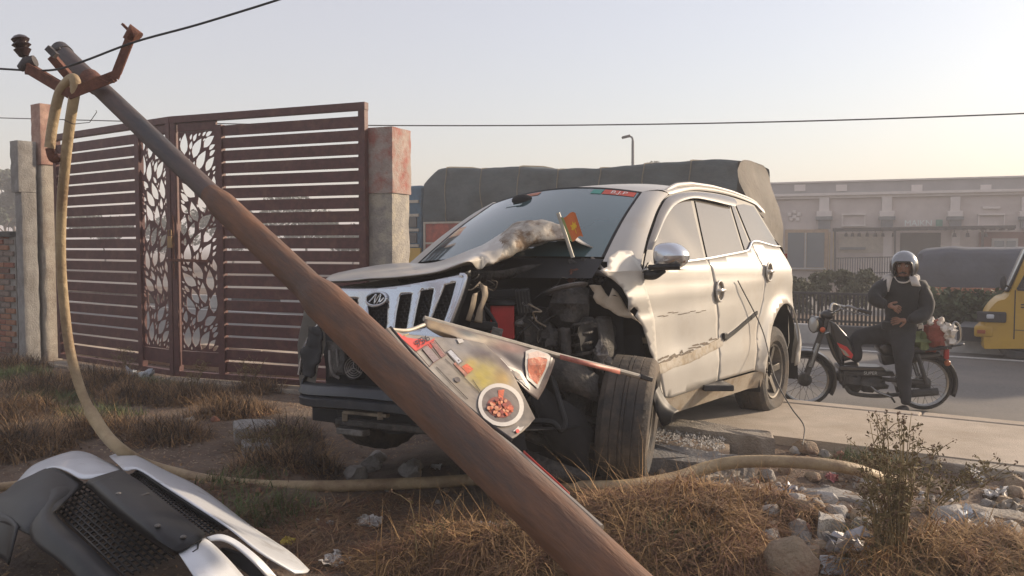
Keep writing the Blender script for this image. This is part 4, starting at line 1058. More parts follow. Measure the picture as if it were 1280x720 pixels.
# ---- door mirror
mc = CP(836, 320, 4.86)
Mm = Matrix.Translation(mc)
def mir(u, v):   # u round, v front(0) to glass(1)
    r_ = [(0.0, .0), (.55, .06), (.85, .25), (1.0, .6), (1.0, .95), (.96, 1.0)]
    f = v * 5; i = min(4, int(f)); t = f - i; rr_ = r_[i][0] * (1 - t) + r_[i + 1][0] * t; d_ = r_[i][1] * (1 - t) + r_[i + 1][1] * t
    a = 2 * math.pi * u; y = math.cos(a) * .105 * rr_; z = math.sin(a) * .078 * rr_
    if y < 0:
        k_ = (abs(math.cos(a)) ** 4 + abs(math.sin(a)) ** 4) ** -.25; y *= k_ * .92; z *= k_
    elif z > 0: z *= 1 - .30 * (y / .105) ** 2
    return mc + Vector((.07 - d_ * .13, y, z))
mo_ = cobj('door_mirror', MB().grid([[mir(u, v) for u in np.linspace(0, 1, 25)] for v in np.linspace(0, 1, 12)]), CHROME, smooth=60)
obj('mirror_base', MB().grid([[mc + Vector((.072 - d_ * .13, y * 1.01, z)) for y in np.linspace(-.1, .095, 10)] for d_, z in ((.12, -.048), (.03, -.062), (.12, -.078), (.9, -.082))]), PLAST, mo_, local=True)
obj('indicator_strip', MB().grid([[mc + Vector((.074 - .13 * (.12 + .5 * abs(y) / .1), y, z)) for y in np.linspace(-.09, .10, 12)] for z in (-.028, -.041)]), mat('mirror_indicator', (.25, .15, .10), .3), mo_, local=True)
obj('mirror_glass', MB().grid([[mc + Vector((-.058, y, z)) for y in (-.07, .07)] for z in (-.05, .05)]), GLASSD, mo_, local=True)
ma = CS(806, 343)
obj('mirror_arm', MB().tube(smooth_poly([ma, ma.lerp(mc, .4) + Vector((0, 0, -.045)), mc + Vector((-.01, -.04, -.075))], 5), [.03, .03, .03, .028, .028, .027, .026, .025, .025, .025, .025], 8), PLAST, mo_, local=True)
tri = [CS(801, 341), CS(812, 326), CS(822, 341)]
cobj('mirror_sail', MB().add([t + Vector((0, .006, 0)) for t in tri], [(0, 1, 2)]), PLAST, smooth=0)

# ---- wheels
def road_wheel(c, axis, r, wd, seg=96):
    a = Vector(axis).normalized(); Mx = Matrix.Translation(Vector(c)) @ a.to_track_quat('Z', 'Y').to_matrix().to_4x4(); h = wd / 2
    prof = [(r * .60, h * .70), (r * .68, h * .96), (r * .80, h * 1.06), (r * .90, h * 1.0), (r * .955, h * .90), (r * .985, h * .80)]
    tr_ = []
    for k, (a0, a1) in enumerate(((.78, .46), (.42, .10), (.06, -.06), (-.10, -.42), (-.46, -.78))):
        tr_ += [(r * .980, h * (a0 + .02)), (r * (1.0 - .012 * abs((a0 + a1) / 2)), h * (a0 - .005)), (r * (1.0 - .012 * abs((a0 + a1) / 2)), h * (a1 + .005)), (r * .980, h * (a1 - .02))]
    prof = prof + tr_ + [(x, -z) for x, z in prof[::-1]]
    n = seg; vs = []; fs = []; K = len(prof)
    for i, (rr_, z) in enumerate(prof):
        for j in range(n):
            an = 2 * math.pi * j / n; q = rr_
            if rr_ > r * .90 and abs(z) > h * .48 and j % 2 == 0: q -= r * .018 * (1 if rr_ > .95 * r else .6)
            if rr_ > r * .975 and abs(z) < h * .48 and (j + (1 if z > 0 else 0)) % 3 == 0: q -= r * .012
            vs.append(Mx @ Vector((q * math.cos(an), q * math.sin(an), z)))
    for i in range(K - 1):
        for j in range(n):
            a_ = i * n + j; b_ = i * n + (j + 1) % n; fs.append((a_, b_, b_ + n, a_ + n))
    t = cobj('wheel', (vs, fs), CARTYRE, smooth=25)
    rim = obj('rim', MB().lathe([(r * .16, h * .42), (r * .18, h * .50), (r * .22, h * .48), (r * .30, h * .20), (r * .46, h * .30), (r * .52, h * .62), (r * .565, h * .82), (r * .60, h * .86), (r * .615, h * .70), (r * .6, -h * .7)], Mx, 40), RIMM, t, local=True, smooth=30)

    sp_ = MB()
    for k in range(10):
        an = 2 * math.pi * k / 10; d0 = Vector((math.cos(an), math.sin(an), 0)); d1 = Vector((math.cos(an + .12), math.sin(an + .12), 0))
        if k % 2 == 0: sp_.bar(Mx @ (d0 * r * .14 + Vector((0, 0, h * .46))), Mx @ (d1 * r * .55 + Vector((0, 0, h * .66))), r * .15, r * .06, up=Mx.to_3x3() @ Vector((0, 0, 1)))
    for k in range(5):
        an = 2 * math.pi * (k + .5) / 5; sp_.ball(Mx @ Vector((math.cos(an) * r * .17, math.sin(an) * r * .17, h * .5)), .014, 6, 4)
    tag(obj('spokes_and_nuts', sp_, RIMM, t, local=True, bevel=.004), kind='stuff')
    obj('brake_disc', MB().lathe([(0, h * .05), (r * .45, h * .05), (r * .45, 0), (0, 0)], Mx, 30), GRIME, t, local=True)
    return t
CARTYRE = mat('dusty_tyre', (.034, .033, .033), .85, var=.35, scale=9, bump=.25, bscale=70, col2=(.135, .105, .075), c2scale=3.2, c2lo=.42, c2hi=.68)
RIMM = mat('dusty_steel_rim', (.13, .115, .095), .55, .5, var=.35, scale=9, col2=(.05, .045, .04), c2scale=5)
road_wheel((-.22, .775, .30), (0, 1, -.02), .365, .245)
road_wheel((-.22, -.775, .33), (0, -1, 0), .365, .245, 48)
wn = CR @ Vector((math.cos(R(15)), -math.sin(R(15)), -.085))
fwc = CP(786, 522, 4.80)
road_wheel(fwc, wn, .352, .27)
road_wheel((2.66, -.72, .36), (-.15, -1, 0), .355, .24, 48)
# arch liners
def liner(cx, cz, r, y0, y1, a0, a1, m=SHADE, sq=1.0):
    return cobj('arch_liner', MB().grid([[Vector((cx + r * math.cos(R(a)), y + .02 * noise.noise(Vector((a * .05, y * 4, 0))), cz + r * sq * math.sin(R(a)))) for a in np.linspace(a0, a1, 18)] for y in np.linspace(y0, y1, 5)]), m, smooth=60)
liner(-.25, .32, .49, .40, .915, -15, 195, sq=1.1)
liner(2.55, .50, .50, .62, .86, 105, 178)
cobj('arch_liner', MB().grid([[Vector((x, .40, z)) for x in (-.85, .3)] for z in (.2, .95)]), SHADE)
# ================================================================ crushed front of the car
def cru(p, amp, s=7.0, seed=0):
    q = p * s + Vector((seed * 3.1, seed, 0)); return Vector((noise.noise(q), noise.noise(q + Vector((7, 0, 0))), noise.noise(q + Vector((0, 9, 0))) * 1.2)) * amp
# ---- bonnet: flat on the right, folded up and back on the left
B = lambda a: CP(*a)
under = [(408, 354, 5.12), (434, 353.5, 4.9), (461, 351.5, 4.74), (501, 349, 4.64), (546, 342.5, 4.6), (586, 331, 4.6), (600, 337, 4.72), (640, 321, 4.92), (668, 308, 5.0), (702, 301, 5.04), (730, 306, 5.04), (756, 320, 5.06)]
lip = [(405, 352, 4.98), (433, 351, 4.74), (460, 348.5, 4.56), (500, 346, 4.45), (545, 339.5, 4.40), (585, 327, 4.44), (601, 333, 4.66), (640, 319, 4.84), (668, 306, 4.93), (701, 299, 4.98), (728, 304, 5.0), (756, 317.5, 5.06)]
mid1 = [(409, 347.5, 5.14), (434, 346, 4.92), (462, 343, 4.74), (500, 341, 4.62), (546, 334, 4.58), (588, 321, 4.62), (612, 316, 4.78), (643, 300, 4.87), (673, 292, 4.95), (702, 291, 5.0), (726, 301, 5.03), (756, 317, 5.08)]
mid2 = [(416, 342.5, 5.4), (438, 340.5, 5.22), (466, 337.5, 5.1), (504, 335, 5.02), (545, 331, 5.0), (588, 316, 4.95), (619, 302, 4.98), (644, 285, 5.0), (675, 280, 5.02), (702, 284.5, 5.04), (725, 299.5, 5.06), (756, 316.5, 5.1)]
crest = [(428, 339.5, 5.8), (446, 335.5, 5.7), (475, 331, 5.6), (508, 328.6, 5.55), (542, 328.4, 5.5), (588, 312, 5.3), (624, 296.5, 5.2), (648, 279.5, 5.14), (675, 277, 5.12), (700, 283, 5.12), (722, 298, 5.12), (756, 316, 5.12)]
rear = [(440, 341.5, 6.25), (462, 338, 6.2), (490, 335, 6.1), (516, 333, 6.0), (545, 332, 5.9), (588, 317, 5.6), (630, 301, 5.4), (652, 286, 5.3), (678, 284, 5.26), (700, 290, 5.22), (722, 304, 5.2), (757, 318, 5.16)]
rows = [[B(a) for a in r] for r in (under, lip, mid1, mid2, crest, rear)]
S = net(rows, 11, 11)
nw = len(S[0]); nh = len(S)
for i in range(nh):
    for j in range(nw):
        c = j / (nw - 1) * 11; k = max(0, min(1, (c - 5.3) / .8)) * max(0, min(1, (10.6 - c) / .6))
        r_ = i / (nh - 1)
        if k:
            q_ = S[i][j]; rg_ = .034 * (.35 - abs(noise.noise(q_ * 6.5))) + .010 * (.35 - abs(noise.noise(q_ * 13 + Vector((3, 0, 0)))))
            S[i][j] = q_ + Vector((.5, .1, .85)) * rg_ * k + cru(q_, .007 * k, 11, 1)
        else: S[i][j] = S[i][j] + Vector((0, 0, .004 * noise.noise(S[i][j] * 4)))
# two materials: painted skin, bared crumple
Fm = []
for i in range(nh - 1):
    for j in range(nw - 1):
        c = (j + .5) / (nw - 1) * 11; rr_ = (i + .5) / (nh - 1) * 5
        wob = noise.noise(S[i][j] * 8) * .5
        Fm.append(1 if (6.35 + wob < c < 9.6 + wob * .3 and rr_ > .6) else 0)
mbh = MB().grid(S)
hood = obj('bonnet', mbh, PAINT, car, local=True, smooth=24, solid=.006, mats=[PAINT, STRIP], fm=Fm)
# inner frame of the bonnet: dark curved members under the fold
def dtube(name, pts, r, m, par=None, n=8, k=6, **kw): return cobj(name, MB().tube(smooth_poly([CP(*p) for p in pts], k), r, n), m, par, **kw)
def dstrip(name, A, Bp, m, par=None, k=6, n=3, bul=0.0, th=.004):
    a = [CP(*p) for p in A]; b = [CP(*p) for p in Bp]
    return cobj(name, MB().grid(ruled(a, b, n, bul, Vector((1, 0, .3)), k)), m, par, smooth=50, solid=th)
dstrip('bonnet_inner_frame', [(588, 337, 4.8), (625, 338, 4.9), (662, 331, 4.98), (700, 329, 5.02), (740, 332, 5.0)], [(588, 352, 4.84), (622, 350, 4.92), (662, 344, 5.0), (700, 341, 5.02), (742, 341, 5.0)], GRIME, hood, bul=.02)
dstrip('slam_panel', [(408, 357, 5.02), (440, 358, 4.78), (474, 357, 4.64), (520, 353, 4.56), (560, 345, 4.54), (588, 337, 4.6)], [(410, 370, 5.0), (440, 369, 4.8), (474, 368, 4.66), (520, 364, 4.58), (560, 356, 4.56), (588, 350, 4.62)], PLAST, bul=.0)

# ---- grille
def fpanel(ol, off, step=.03, holes=(), noi=0.0):
    """Panel on the front face from sight-line outlines."""
    vs, fs = panel2d(ol, step, holes)
    return ([CF(x, y, off) + cru(Vector((x * .01, y * .01, 0)), noi, 8) for x, y in vs], [f for f in fs])
gout = [(424, 361), (450, 361.5), (474, 361), (505, 357.5), (545, 350.5), (577, 344), (583, 347), (575, 372), (563, 403), (553, 425), (525, 430), (500, 434), (470, 438), (440, 425), (430, 400)]
slots = [[(461.5, 381), (487, 379), (486, 405), (482, 432), (468, 434), (464, 410)], [(501.5, 369.5), (517, 367.5), (514, 388), (510, 412), (494, 416), (497, 392)],
         [(527.5, 364), (544, 361.5), (540, 384), (534, 410), (517, 414), (522, 388)], [(557.5, 357), (571.5, 353.5), (565, 378), (556, 404), (537, 409), (546, 385)], [(437.5, 374), (449, 373.5), (452, 396), (456, 416), (446, 412), (438, 396)]]
slots = [[(p.x, p.y) for p in smooth_poly([(a, b, 0) for a, b in s], 3, True)] for s in slots] if False else slots
gr = cobj('grille', fpanel(gout, .0, 3.2, slots), CHROME, smooth=50, solid=.014)
bk = obj('grille_backing', fpanel(gout, -.045, 14), SHADE, gr, local=True)
mesh_ = MB()
for s in slots:
    ys = [p[1] for p in s]; y = min(ys) + 2; k = 0
    while y < max(ys) - 1:
        # width of the slot at this height
        xs = []
        for i in range(len(s)):
            (x0, y0_), (x1, y1_) = s[i], s[(i + 1) % len(s)]
            if (y0_ > y) != (y1_ > y): xs.append(x0 + (x1 - x0) * (y - y0_) / (y1_ - y0_))
        if len(xs) >= 2:
            a, b = min(xs) - 2, max(xs) + 2
            mesh_.bar(CF(a, y, -.028), CF(b, y, -.028), .006, .007)
            x = a + (2 if k % 2 else 5)
            while x < b: mesh_.bar(CF(x, y, -.028), CF(x, y + 4.2, -.028), .006, .006); x += 6.2
        y += 4.2; k += 1
tag(obj('grille_mesh', mesh_, PLAST, gr, local=True, smooth=0), kind='stuff')
# raised rim down the left end and along the top
obj('grille_rim', MB().tube(smooth_poly([CF(577, 344, .012), CF(583.5, 347, .012), CF(576, 373, .012), CF(564, 404, .012), CF(553, 427, .012)], 5), .012, 8), CHROME, gr, local=True)
# badge: oval ring with twin upward strokes
def BD(x, y, off=.022): return CF(474 + x, 373.5 + y, off)
obj('badge', MB().tube([BD(12.6 * math.cos(t) * 1.0 + .0, 8.6 * math.sin(t) - 1.2 * math.cos(t)) for t in np.linspace(0, 2 * math.pi, 33)], .0075, 8, caps=False), CHROME, gr, local=True)
obj('badge_field', MB().add([BD(0, 0, .016)] + [BD(12 * math.cos(t), 8.2 * math.sin(t) - 1.1 * math.cos(t), .016) for t in np.linspace(0, 2 * math.pi, 33)], [(0, i, i + 1) for i in range(1, 33)]), SHADE, gr, local=True, smooth=0)
for pts in ([(-9.2, 3.6), (-6, .6), (-1.5, -4.8), (-.4, -5.2), (-1.8, 0), (-2.6, 5.8)], [(-2.6, 5.8), (.5, .5), (4.4, -5.6), (5.6, -5.4), (4.4, -1), (3.8, 3.6), (6.5, 1.6), (9.6, -1.6)], [(.2, 6.3), (3, 2), (5.2, -3)]):
    obj('badge_stroke', MB().tube(smooth_poly([BD(x, y, .02) for x, y in pts], 4), .0042, 6), CHROME, gr, local=True)

# ---- right lamp cavity, beam, lower parts
cav = [(379, 418), (392, 398), (412, 392), (440, 400), (462, 430), (560, 440), (566, 500), (470, 490), (383, 480)]
cobj('radiator_panel', fpanel([(378, 400), (410, 372), (550, 430), (575, 470), (580, 530), (540, 540), (400, 546), (382, 490)], -.16, 12, noi=.02), SHADE, smooth=60)
cobj('lamp_carrier', fpanel([(376, 440), (384, 412), (396, 405), (402, 420), (398, 452), (386, 474), (377, 470)], -.02, 4, noi=.025), SHADE, smooth=50, solid=.01)
cobj('lamp_carrier', fpanel([(402, 428), (420, 422), (424, 470), (404, 474)], -.07, 6, noi=.02), GRIME, smooth=50, solid=.02)
dtube('torn_edge_trim', [(401, 404, 4.86), (388, 420, 4.95), (379, 440, 5.02), (374, 468, 5.04)], .012, CHROME)
dtube('lamp_wire', [(412, 438, 4.62), (413, 455, 4.6), (417, 468, 4.6), (424, 473, 4.6)], .009, ALU)
dtube('lamp_wire', [(421, 436, 4.66), (422, 452, 4.64), (424, 468, 4.64)], .007, ALU)
fc = CF(441, 460, -.01); nf = (CEYE - fc).normalized(); nf = (nf + Vector((.9, -.25, 0))).normalized()
Mf = Matrix.Translation(fc) @ nf.to_track_quat('Z', 'Y').to_matrix().to_4x4()
fl = cobj('fog_lamp', MB().lathe([(0, .0), (.052, .0), (.062, .012), (.066, 0), (.066, -.06), (0, -.07)], Mf, 28), PLAST)
for r_ in (.014, .026, .038, .050): obj('lamp_ring', MB().lathe([(r_, .004), (r_ + .005, .009), (r_ + .006, .002)], Mf, 26), ALU, fl, local=True)
for a in (90, 210, 330): obj('lamp_rib', MB().bar(Mf @ Vector((0, 0, .006)), Mf @ Vector((.056 * math.cos(R(a)), .056 * math.sin(R(a)), .006)), .006, .006), ALU, fl, local=True)
bmA = [(378, 478), (382, 488), (440, 492), (500, 498), (560, 508), (630, 520)]
rows = []
for dy, off in ((-8, .02), (-4, .055), (3, .06), (6, .04), (10, .062), (17, .055), (20, .0)):
    rows.append([CF(x, y + dy, off - .05) for x, y in [(p.x, p.y) for p in smooth_poly([(a, b, 0) for a, b in bmA], 5)]])
cobj('bumper_beam', MB().grid(rows), mat('blue_black_plastic', (.020, .024, .030), .42, var=.3, scale=9, col2=(.07, .066, .06), c2scale=4, c2lo=.52, c2hi=.75), smooth=50, solid=.01)
cobj('lower_tray', fpanel([(395, 508), (560, 524), (640, 545), (640, 570), (550, 552), (470, 545), (415, 540)], -.12, 10, noi=.02), SHADE, smooth=60)
cobj('lower_rail', MB().bar(CF(412, 528, -.06), CF(545, 542, -.06), .05, .035), GRIME, bevel=.006)
cobj('tow_bracket', MB().bar(CF(424, 516, -.04), CF(478, 521, -.04), .03, .018).bar(CF(424, 516, -.04), CF(424, 528, -.04), .03, .012).bar(CF(470, 516, -.03), CF(470, 526, -.03), .03, .012), TANM, bevel=.003)
cobj('lower_rail', MB().bar(CF(408, 541, -.10), CF(440, 545, -.10), .06, .035), ALU, bevel=.006)
cobj('skid_plate', MB().grid([[CF(x, y, -.2 - .3 * j) for x in np.linspace(400, 640, 10)] for j, y in enumerate((546, 556, 560))]), SHADE)

# ---- engine bay
def blob(name, px, py, d, r, m, jit=.25, seed=1, n=16, **k): return cobj(name, MB().ball(CP(px, py, d), r, n, 11, jit, seed), m, **k)
def boxp(name, p0, p1, d, th, m, par=None, rot=0.0, bev=.008, noi=0):
    """Box facing the viewer between two sight lines."""
    a = CP(p0[0], p0[1], d); c = CP(p1[0], p1[1], d); r0 = (CR @ Vector((1, 0, 0))); up = Vector((0, 0, 1)); dp = r0.cross(up)
    Mx = Matrix((r0, dp, up)).transposed() @ Matrix.Rotation(rot, 3, 'Y')
    w_ = abs((c - a).dot(r0)); h_ = abs((c - a).z)
    return cobj(name, MB().box((a + c) / 2 - dp * (-th / 2 if dp.dot(CEYE - a) < 0 else th / 2), (w_, th, h_), Mx), m, par, bevel=bev, smooth=0)
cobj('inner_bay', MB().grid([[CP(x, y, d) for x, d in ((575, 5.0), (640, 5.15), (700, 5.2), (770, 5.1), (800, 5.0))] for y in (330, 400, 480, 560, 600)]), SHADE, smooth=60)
bat = boxp('battery', (613, 381), (643, 424), 4.72, .16, REDB)
obj('battery_lid', MB().grid([[CP(x, y, d) for x in (612, 644)] for y, d in ((380, 4.70), (374, 4.80), (372, 4.9))]), PLAST, bat, local=True, solid=.01)
boxp('fuse_box', (598, 361), (650, 379), 4.95, .16, PLAST, bev=.012)
af = boxp('air_filter_box', (646, 361), (664, 394), 4.74, .16, PLAST, rot=-.12, bev=.01)
for i in range(5): boxp('box_rib', (645.5 + i * 4, 364), (647 + i * 4, 391), 4.725, .02, GRIME, af, rot=-.12, bev=.001)
boxp('air_filter_base', (643, 394), (672, 418), 4.76, .18, PLAST, bev=.012)
for (px, py, d, s) in ((650, 404, 4.70, .02), (668, 398, 4.7, .016)): blob('hose_clip', px, py, d, s, ALU, .2)
blob('air_intake_pot', 712, 382, 4.78, (.125, .12, .115), GRIME, .18, 3)
cobj('pot_rim', MB().lathe([(.10, 0), (.125, .008), (.13, .02), (.10, .03)], Matrix.Translation(CP(708, 364, 4.76)) @ Matrix.Rotation(R(14), 4, 'X'), 26), ALU)
blob('engine_block', 672, 440, 4.95, (.22, .2, .20), GRIME, .4, 5, 22)
blob('engine_block', 715, 470, 5.0, (.20, .2, .22), GRIME, .4, 7, 22)
blob('gearbox_casing', 680, 520, 5.0, (.22, .22, .20), SHADE, .4, 9, 22)
blob('alternator', 690, 424, 4.72, (.06, .06, .07), GRIME, .25, 11)
cobj('pulley', MB().lathe([(0, .02), (.03, .022), (.05, .012), (.062, .02), (.062, -.02), (0, -.02)], Matrix.Translation(CP(660, 450, 4.66)) @ (CEYE - CP(660, 450, 4.66)).normalized().to_track_quat('Z', 'Y').to_matrix().to_4x4(), 22), GRIME)
for i, z in enumerate((482, 487, 492, 497)): pass
cobj('coil_spring', MB().tube([CP(727 + 13 * math.cos(t), 452 - t * 2.0, 4.72 + .06 * math.sin(t)) for t in np.linspace(0, 8 * math.pi, 90)], .0085, 6), GRIME)
cobj('strut_boot', MB().lathe([(.05 + .008 * (i % 2), .02 * i) for i in range(11)], Matrix.Translation(CP(728, 448, 4.76)) @ Matrix.Rotation(R(-6), 4, 'Y'), 18), PLAST)
cobj('strut_mount', MB().lathe([(0, .04), (.05, .035), (.07, .01), (.085, 0), (.085, -.02), (0, -.02)], Matrix.Translation(CP(730, 404, 4.78)), 20), GRIME)
dstrip('strut_tower', [(744, 398, 4.75), (750, 430, 4.7), (752, 462, 4.7)], [(764, 396, 4.85), (768, 428, 4.8), (764, 466, 4.78)], GRIME, bul=.04, th=.01)
dstrip('strut_tower', [(696, 412, 4.7), (700, 440, 4.68), (697, 470, 4.7)], [(713, 410, 4.66), (714, 440, 4.64), (712, 474, 4.66)], GRIME, bul=.03, th=.01)
blob('torn_mounting', 752, 446, 4.66, (.04, .04, .07), ALU, .5, 4)
dtube('suspension_arm', [(640, 535, 4.6), (690, 555, 4.62), (745, 560, 4.7)], [.03] * 13, GRIME)
dtube('suspension_arm', [(660, 500, 4.7), (705, 515, 4.66), (750, 530, 4.72)], [.022] * 13, GRIME)
dtube('drive_shaft', [(690, 545, 4.78), (750, 525, 4.8)], [.024] * 7, GRIME)
dtube('coolant_hose', [(664, 526, 4.42), (690, 528, 4.42), (701, 538, 4.42), (706, 528, 4.44), (700, 505, 4.5), (690, 470, 4.6)], .017, PLAST)
dtube('coolant_hose', [(600, 378, 4.66), (612, 392, 4.6), (620, 408, 4.58), (617, 422, 4.6)], .011, PLAST)
dtube('coolant_hose', [(606, 372, 4.7), (604, 395, 4.6), (612, 414, 4.58)], .009, GRIME)
dstrip('hanging_liner', [(668, 470, 4.62), (690, 492, 4.58), (720, 510, 4.56), (742, 540, 4.6)], [(672, 520, 4.6), (690, 560, 4.56), (715, 580, 4.56), (740, 596, 4.6)], SHADE, bul=.05, th=.006)
dstrip('hanging_liner', [(690, 440, 4.64), (720, 452, 4.6), (748, 470, 4.62)], [(694, 486, 4.6), (720, 492, 4.56), (752, 505, 4.6)], GRIME, bul=.03, th=.006)
dstrip('crushed_wing_inner', [(655, 560, 4.5), (690, 575, 4.46), (740, 592, 4.5)], [(650, 592, 4.48), (690, 602, 4.44), (740, 604, 4.5)], GRIME, bul=.02)
# bent tan radiator support beside the grille
dstrip('radiator_support', [(598, 355, 4.5), (603, 372, 4.48), (597, 388, 4.46), (592, 403, 4.44)], [(609, 358, 4.5), (610, 370, 4.5), (604, 386, 4.46), (603, 404, 4.44)], TANM, bul=.02, th=.008)
dstrip('radiator_support', [(590, 370, 4.44), (587, 384, 4.42), (582, 400, 4.42)], [(597, 366, 4.46), (594, 384, 4.44), (588, 402, 4.42)], TANM, bul=.015, th=.008)
boxp('cable_tray', (586, 402), (622, 412), 4.44, .03, PLAST, rot=.08)
boxp('metal_clip', (614, 410), (628, 422), 4.42, .03, ALU, rot=.25, bev=.004)
rr = random.Random(9)
for i in range(13):
    x = rr.uniform(590, 604) if i % 2 else rr.uniform(648, 690); y = rr.uniform(352, 410); d = rr.uniform(4.5, 4.7)
    pts = [(x, y, d)]
    for _ in range(4): x += rr.uniform(-14, 18); y += rr.uniform(-10, 16); pts.append((x, y, d + rr.uniform(-.06, .06)))
    dtube('loose_wire', pts, rr.choice((.003, .004, .005)), rr.choice((PLAST, GRIME, TANM)), n=5, k=4)
# hinge junk below the flag and windscreen corner
dtube('bonnet_hinge', [(708, 350, 4.9), (715, 338, 4.92), (712, 326, 4.94), (722, 332, 4.92)], .012, GRIME)
dtube('bonnet_hinge', [(720, 345, 4.84), (742, 340, 4.86), (758, 343, 4.86)], .016, ALU)
dtube('bonnet_hinge', [(740, 322, 4.96), (748, 331, 4.9), (754, 337, 4.86)], .010, STRIP)
blob('wiper_motor', 733, 334, 4.98, (.07, .06, .05), GRIME, .4, 3)
blob('torn_bracket', 716, 344, 4.86, (.03, .025, .03), RUST, .6, 3)
blob('washer_bottle', 745, 350, 4.9, (.05, .05, .03), PLAST, .4, 6)
dtube('wiper_arm', [(585, 322, 5.35), (640, 300, 5.3), (700, 316, 5.18), (745, 317, 5.15)], .008, PLAST)
cobj('scuttle', MB().grid([[WS(u, v) + Vector((.02 + (.0 - v) * .5, 0, -.012 + v * .3)) for u in np.linspace(0, 1, 16)] for v in (0, -.14)]), PLAST, smooth=60)

# ---- torn front wing, left side
tw = [(764, 323), (776, 313), (790, 314), (801, 336), (802, 345), (810, 372), (818, 400), (820, 430), (822, 462), (829, 494), (818, 474), (815, 458), (817, 449), (812, 440), (808, 424), (803, 408), (794, 395), (797, 388), (792, 383), (786, 390), (786, 374), (779, 360), (768, 348), (754, 338), (764, 334)]
def twp(x, y, amp=.004, off=.0):
    q = CS(x, y); k = max(0, min(1, (806 - x) / 40)); n_ = noise.noise(Vector((x * .06, y * .06, 2)))
    return SY(q.x, q.z, off - .025 * k * k) + cru(Vector((x * .02, y * .02, 0)), amp * (.3 + k), 3)
vs, fs = panel2d(tw, 4.5)
cobj('torn_front_wing', ([twp(*v) for v in vs], fs), PAINT, smooth=30, solid=.005)
fl_ = [(736, 357), (744, 356), (751, 356), (756, 366), (761, 371), (766, 360), (772, 366), (783, 384), (793, 396), (802, 407), (797, 402), (789, 397.5), (774, 395), (763, 389), (746, 380), (741, 371), (743, 366)]
vs, fs = panel2d(fl_, 4.0)
def flp(x, y):
    t = (x - 736) / 66; d = 4.72 + .10 * t; return CP(x, y, d) + cru(Vector((x * .03, y * .03, 1)), .006, 3)
cobj('folded_wing_flap', ([flp(*v) for v in vs], fs), mat('torn_primer_edge', (.40, .34, .26), .6, .15, var=.15, scale=8), smooth=50, solid=.005)
wl = [(795, 400), (806, 425), (814, 452), (822, 480), (829, 500), (824, 512), (818, 500), (806, 470), (792, 452), (772, 440), (758, 440), (752, 410), (768, 398)]
vs, fs = panel2d(wl, 8)
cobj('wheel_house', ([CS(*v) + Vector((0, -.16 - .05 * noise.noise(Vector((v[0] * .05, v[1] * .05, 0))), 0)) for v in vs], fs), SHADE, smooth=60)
dstrip('torn_mud_flap', [(822, 482, 4.95), (828, 494, 4.95), (836, 505, 4.95), (848, 514, 4.96)], [(816, 505, 4.9), (822, 520, 4.9), (828, 532, 4.92), (838, 528, 4.94)], PLAST, bul=.03, th=.006)
boxp('jack_point', (880, 482), (918, 489), 5.6, .3, DARKM)
for a in (((801, 338, 4.87), (806, 370, 4.88), (815, 410, 4.9), (821, 450, 4.93), (829, 495, 4.98)),):
    pass
# ================================================================ bent hoarding caught between pole and car
FLEX = mat('flex_print', (.22, .19, .15), .5, var=.4, scale=7, col2=(.30, .25, .09), c2scale=5, c2lo=.45, c2hi=.7)
FLEX2 = mat('flex_print_fold', (.30, .24, .16), .5, var=.3, scale=7, col2=(.05, .05, .065), c2scale=5, c2lo=.48, c2hi=.55)
FRAME_M = mat('hoarding_frame', (.36, .33, .28), .55, .3, var=.2, scale=20)
BLKP = mat('print_black', (.022, .02, .024), .55, var=.2); WHTP = mat('print_white', (.47, .45, .42), .5, var=.06)
REDP = mat('print_red', (.56, .07, .05), .5, var=.08); FOODP = mat('print_food', (.42, .085, .03), .5, var=.5, scale=34, col2=(.55, .28, .16), c2scale=22, c2lo=.55, c2hi=.6)
YELPR = mat('print_yellow', (.33, .27, .06), .5, var=.35, scale=12, col2=(.2, .17, .12), c2scale=14); PURP = mat('print_dark', (.12, .10, .09), .55, var=.4, scale=12)
BLUPR = mat('print_blue_grey', (.20, .185, .17), .5, var=.15); PINKP = mat('print_pink', (.27, .17, .16), .5, var=.3, scale=20)
ban = thing('torn_hoarding', 'torn food advertising hoarding with red corner folded over the pole', 'hoarding', PX(560, 480, 3.5))
# sheet: a net of points; printed shapes use the same surface
shn = [[(487, 413, 3.20), (512, 418, 3.34), (542, 421, 3.46), (574, 424, 3.56), (606, 430, 3.66)],
       [(514, 445, 3.12), (541, 443, 3.25), (572, 444, 3.40), (604, 448, 3.52), (634, 458, 3.62)],
       [(548, 480, 3.02), (572, 472, 3.13), (600, 472, 3.28), (630, 480, 3.42), (652, 490, 3.54)],
       [(590, 518, 2.92), (612, 512, 3.02), (634, 508, 3.14), (652, 510, 3.28), (667, 520, 3.42)],
       [(638, 550, 2.82), (645, 546, 2.90), (653, 540, 3.0), (661, 532, 3.12), (668, 523, 3.26)]]
SH = net([[PX(*p) for p in r] for r in shn], 14, 14)
shv = Vector((-.25, -.9, .35)).normalized()
for i, r in enumerate(SH):
    for j, p in enumerate(r): SH[i][j] = p + shv * (.006 * noise.noise(p * 6) + .004 * noise.noise(p * 15))
def to_px(p):
    q = p - Vector((0, 0, EYE)); d = q.y * math.cos(TH) - q.z * math.sin(TH)
    return CX + F_PX * q.x / d, CY - F_PX * (q.y * math.sin(TH) + q.z * math.cos(TH)) / d
def print_mat(name):
    m = bpy.data.materials.new(name); m.use_nodes = True; t = m.node_tree; b = t.nodes['Principled BSDF']; b.inputs['Roughness'].default_value = .42
    at = t.nodes.new('ShaderNodeAttribute'); at.attribute_name = 'print'; t.links.new(at.outputs['Color'], b.inputs['Base Color']); return m
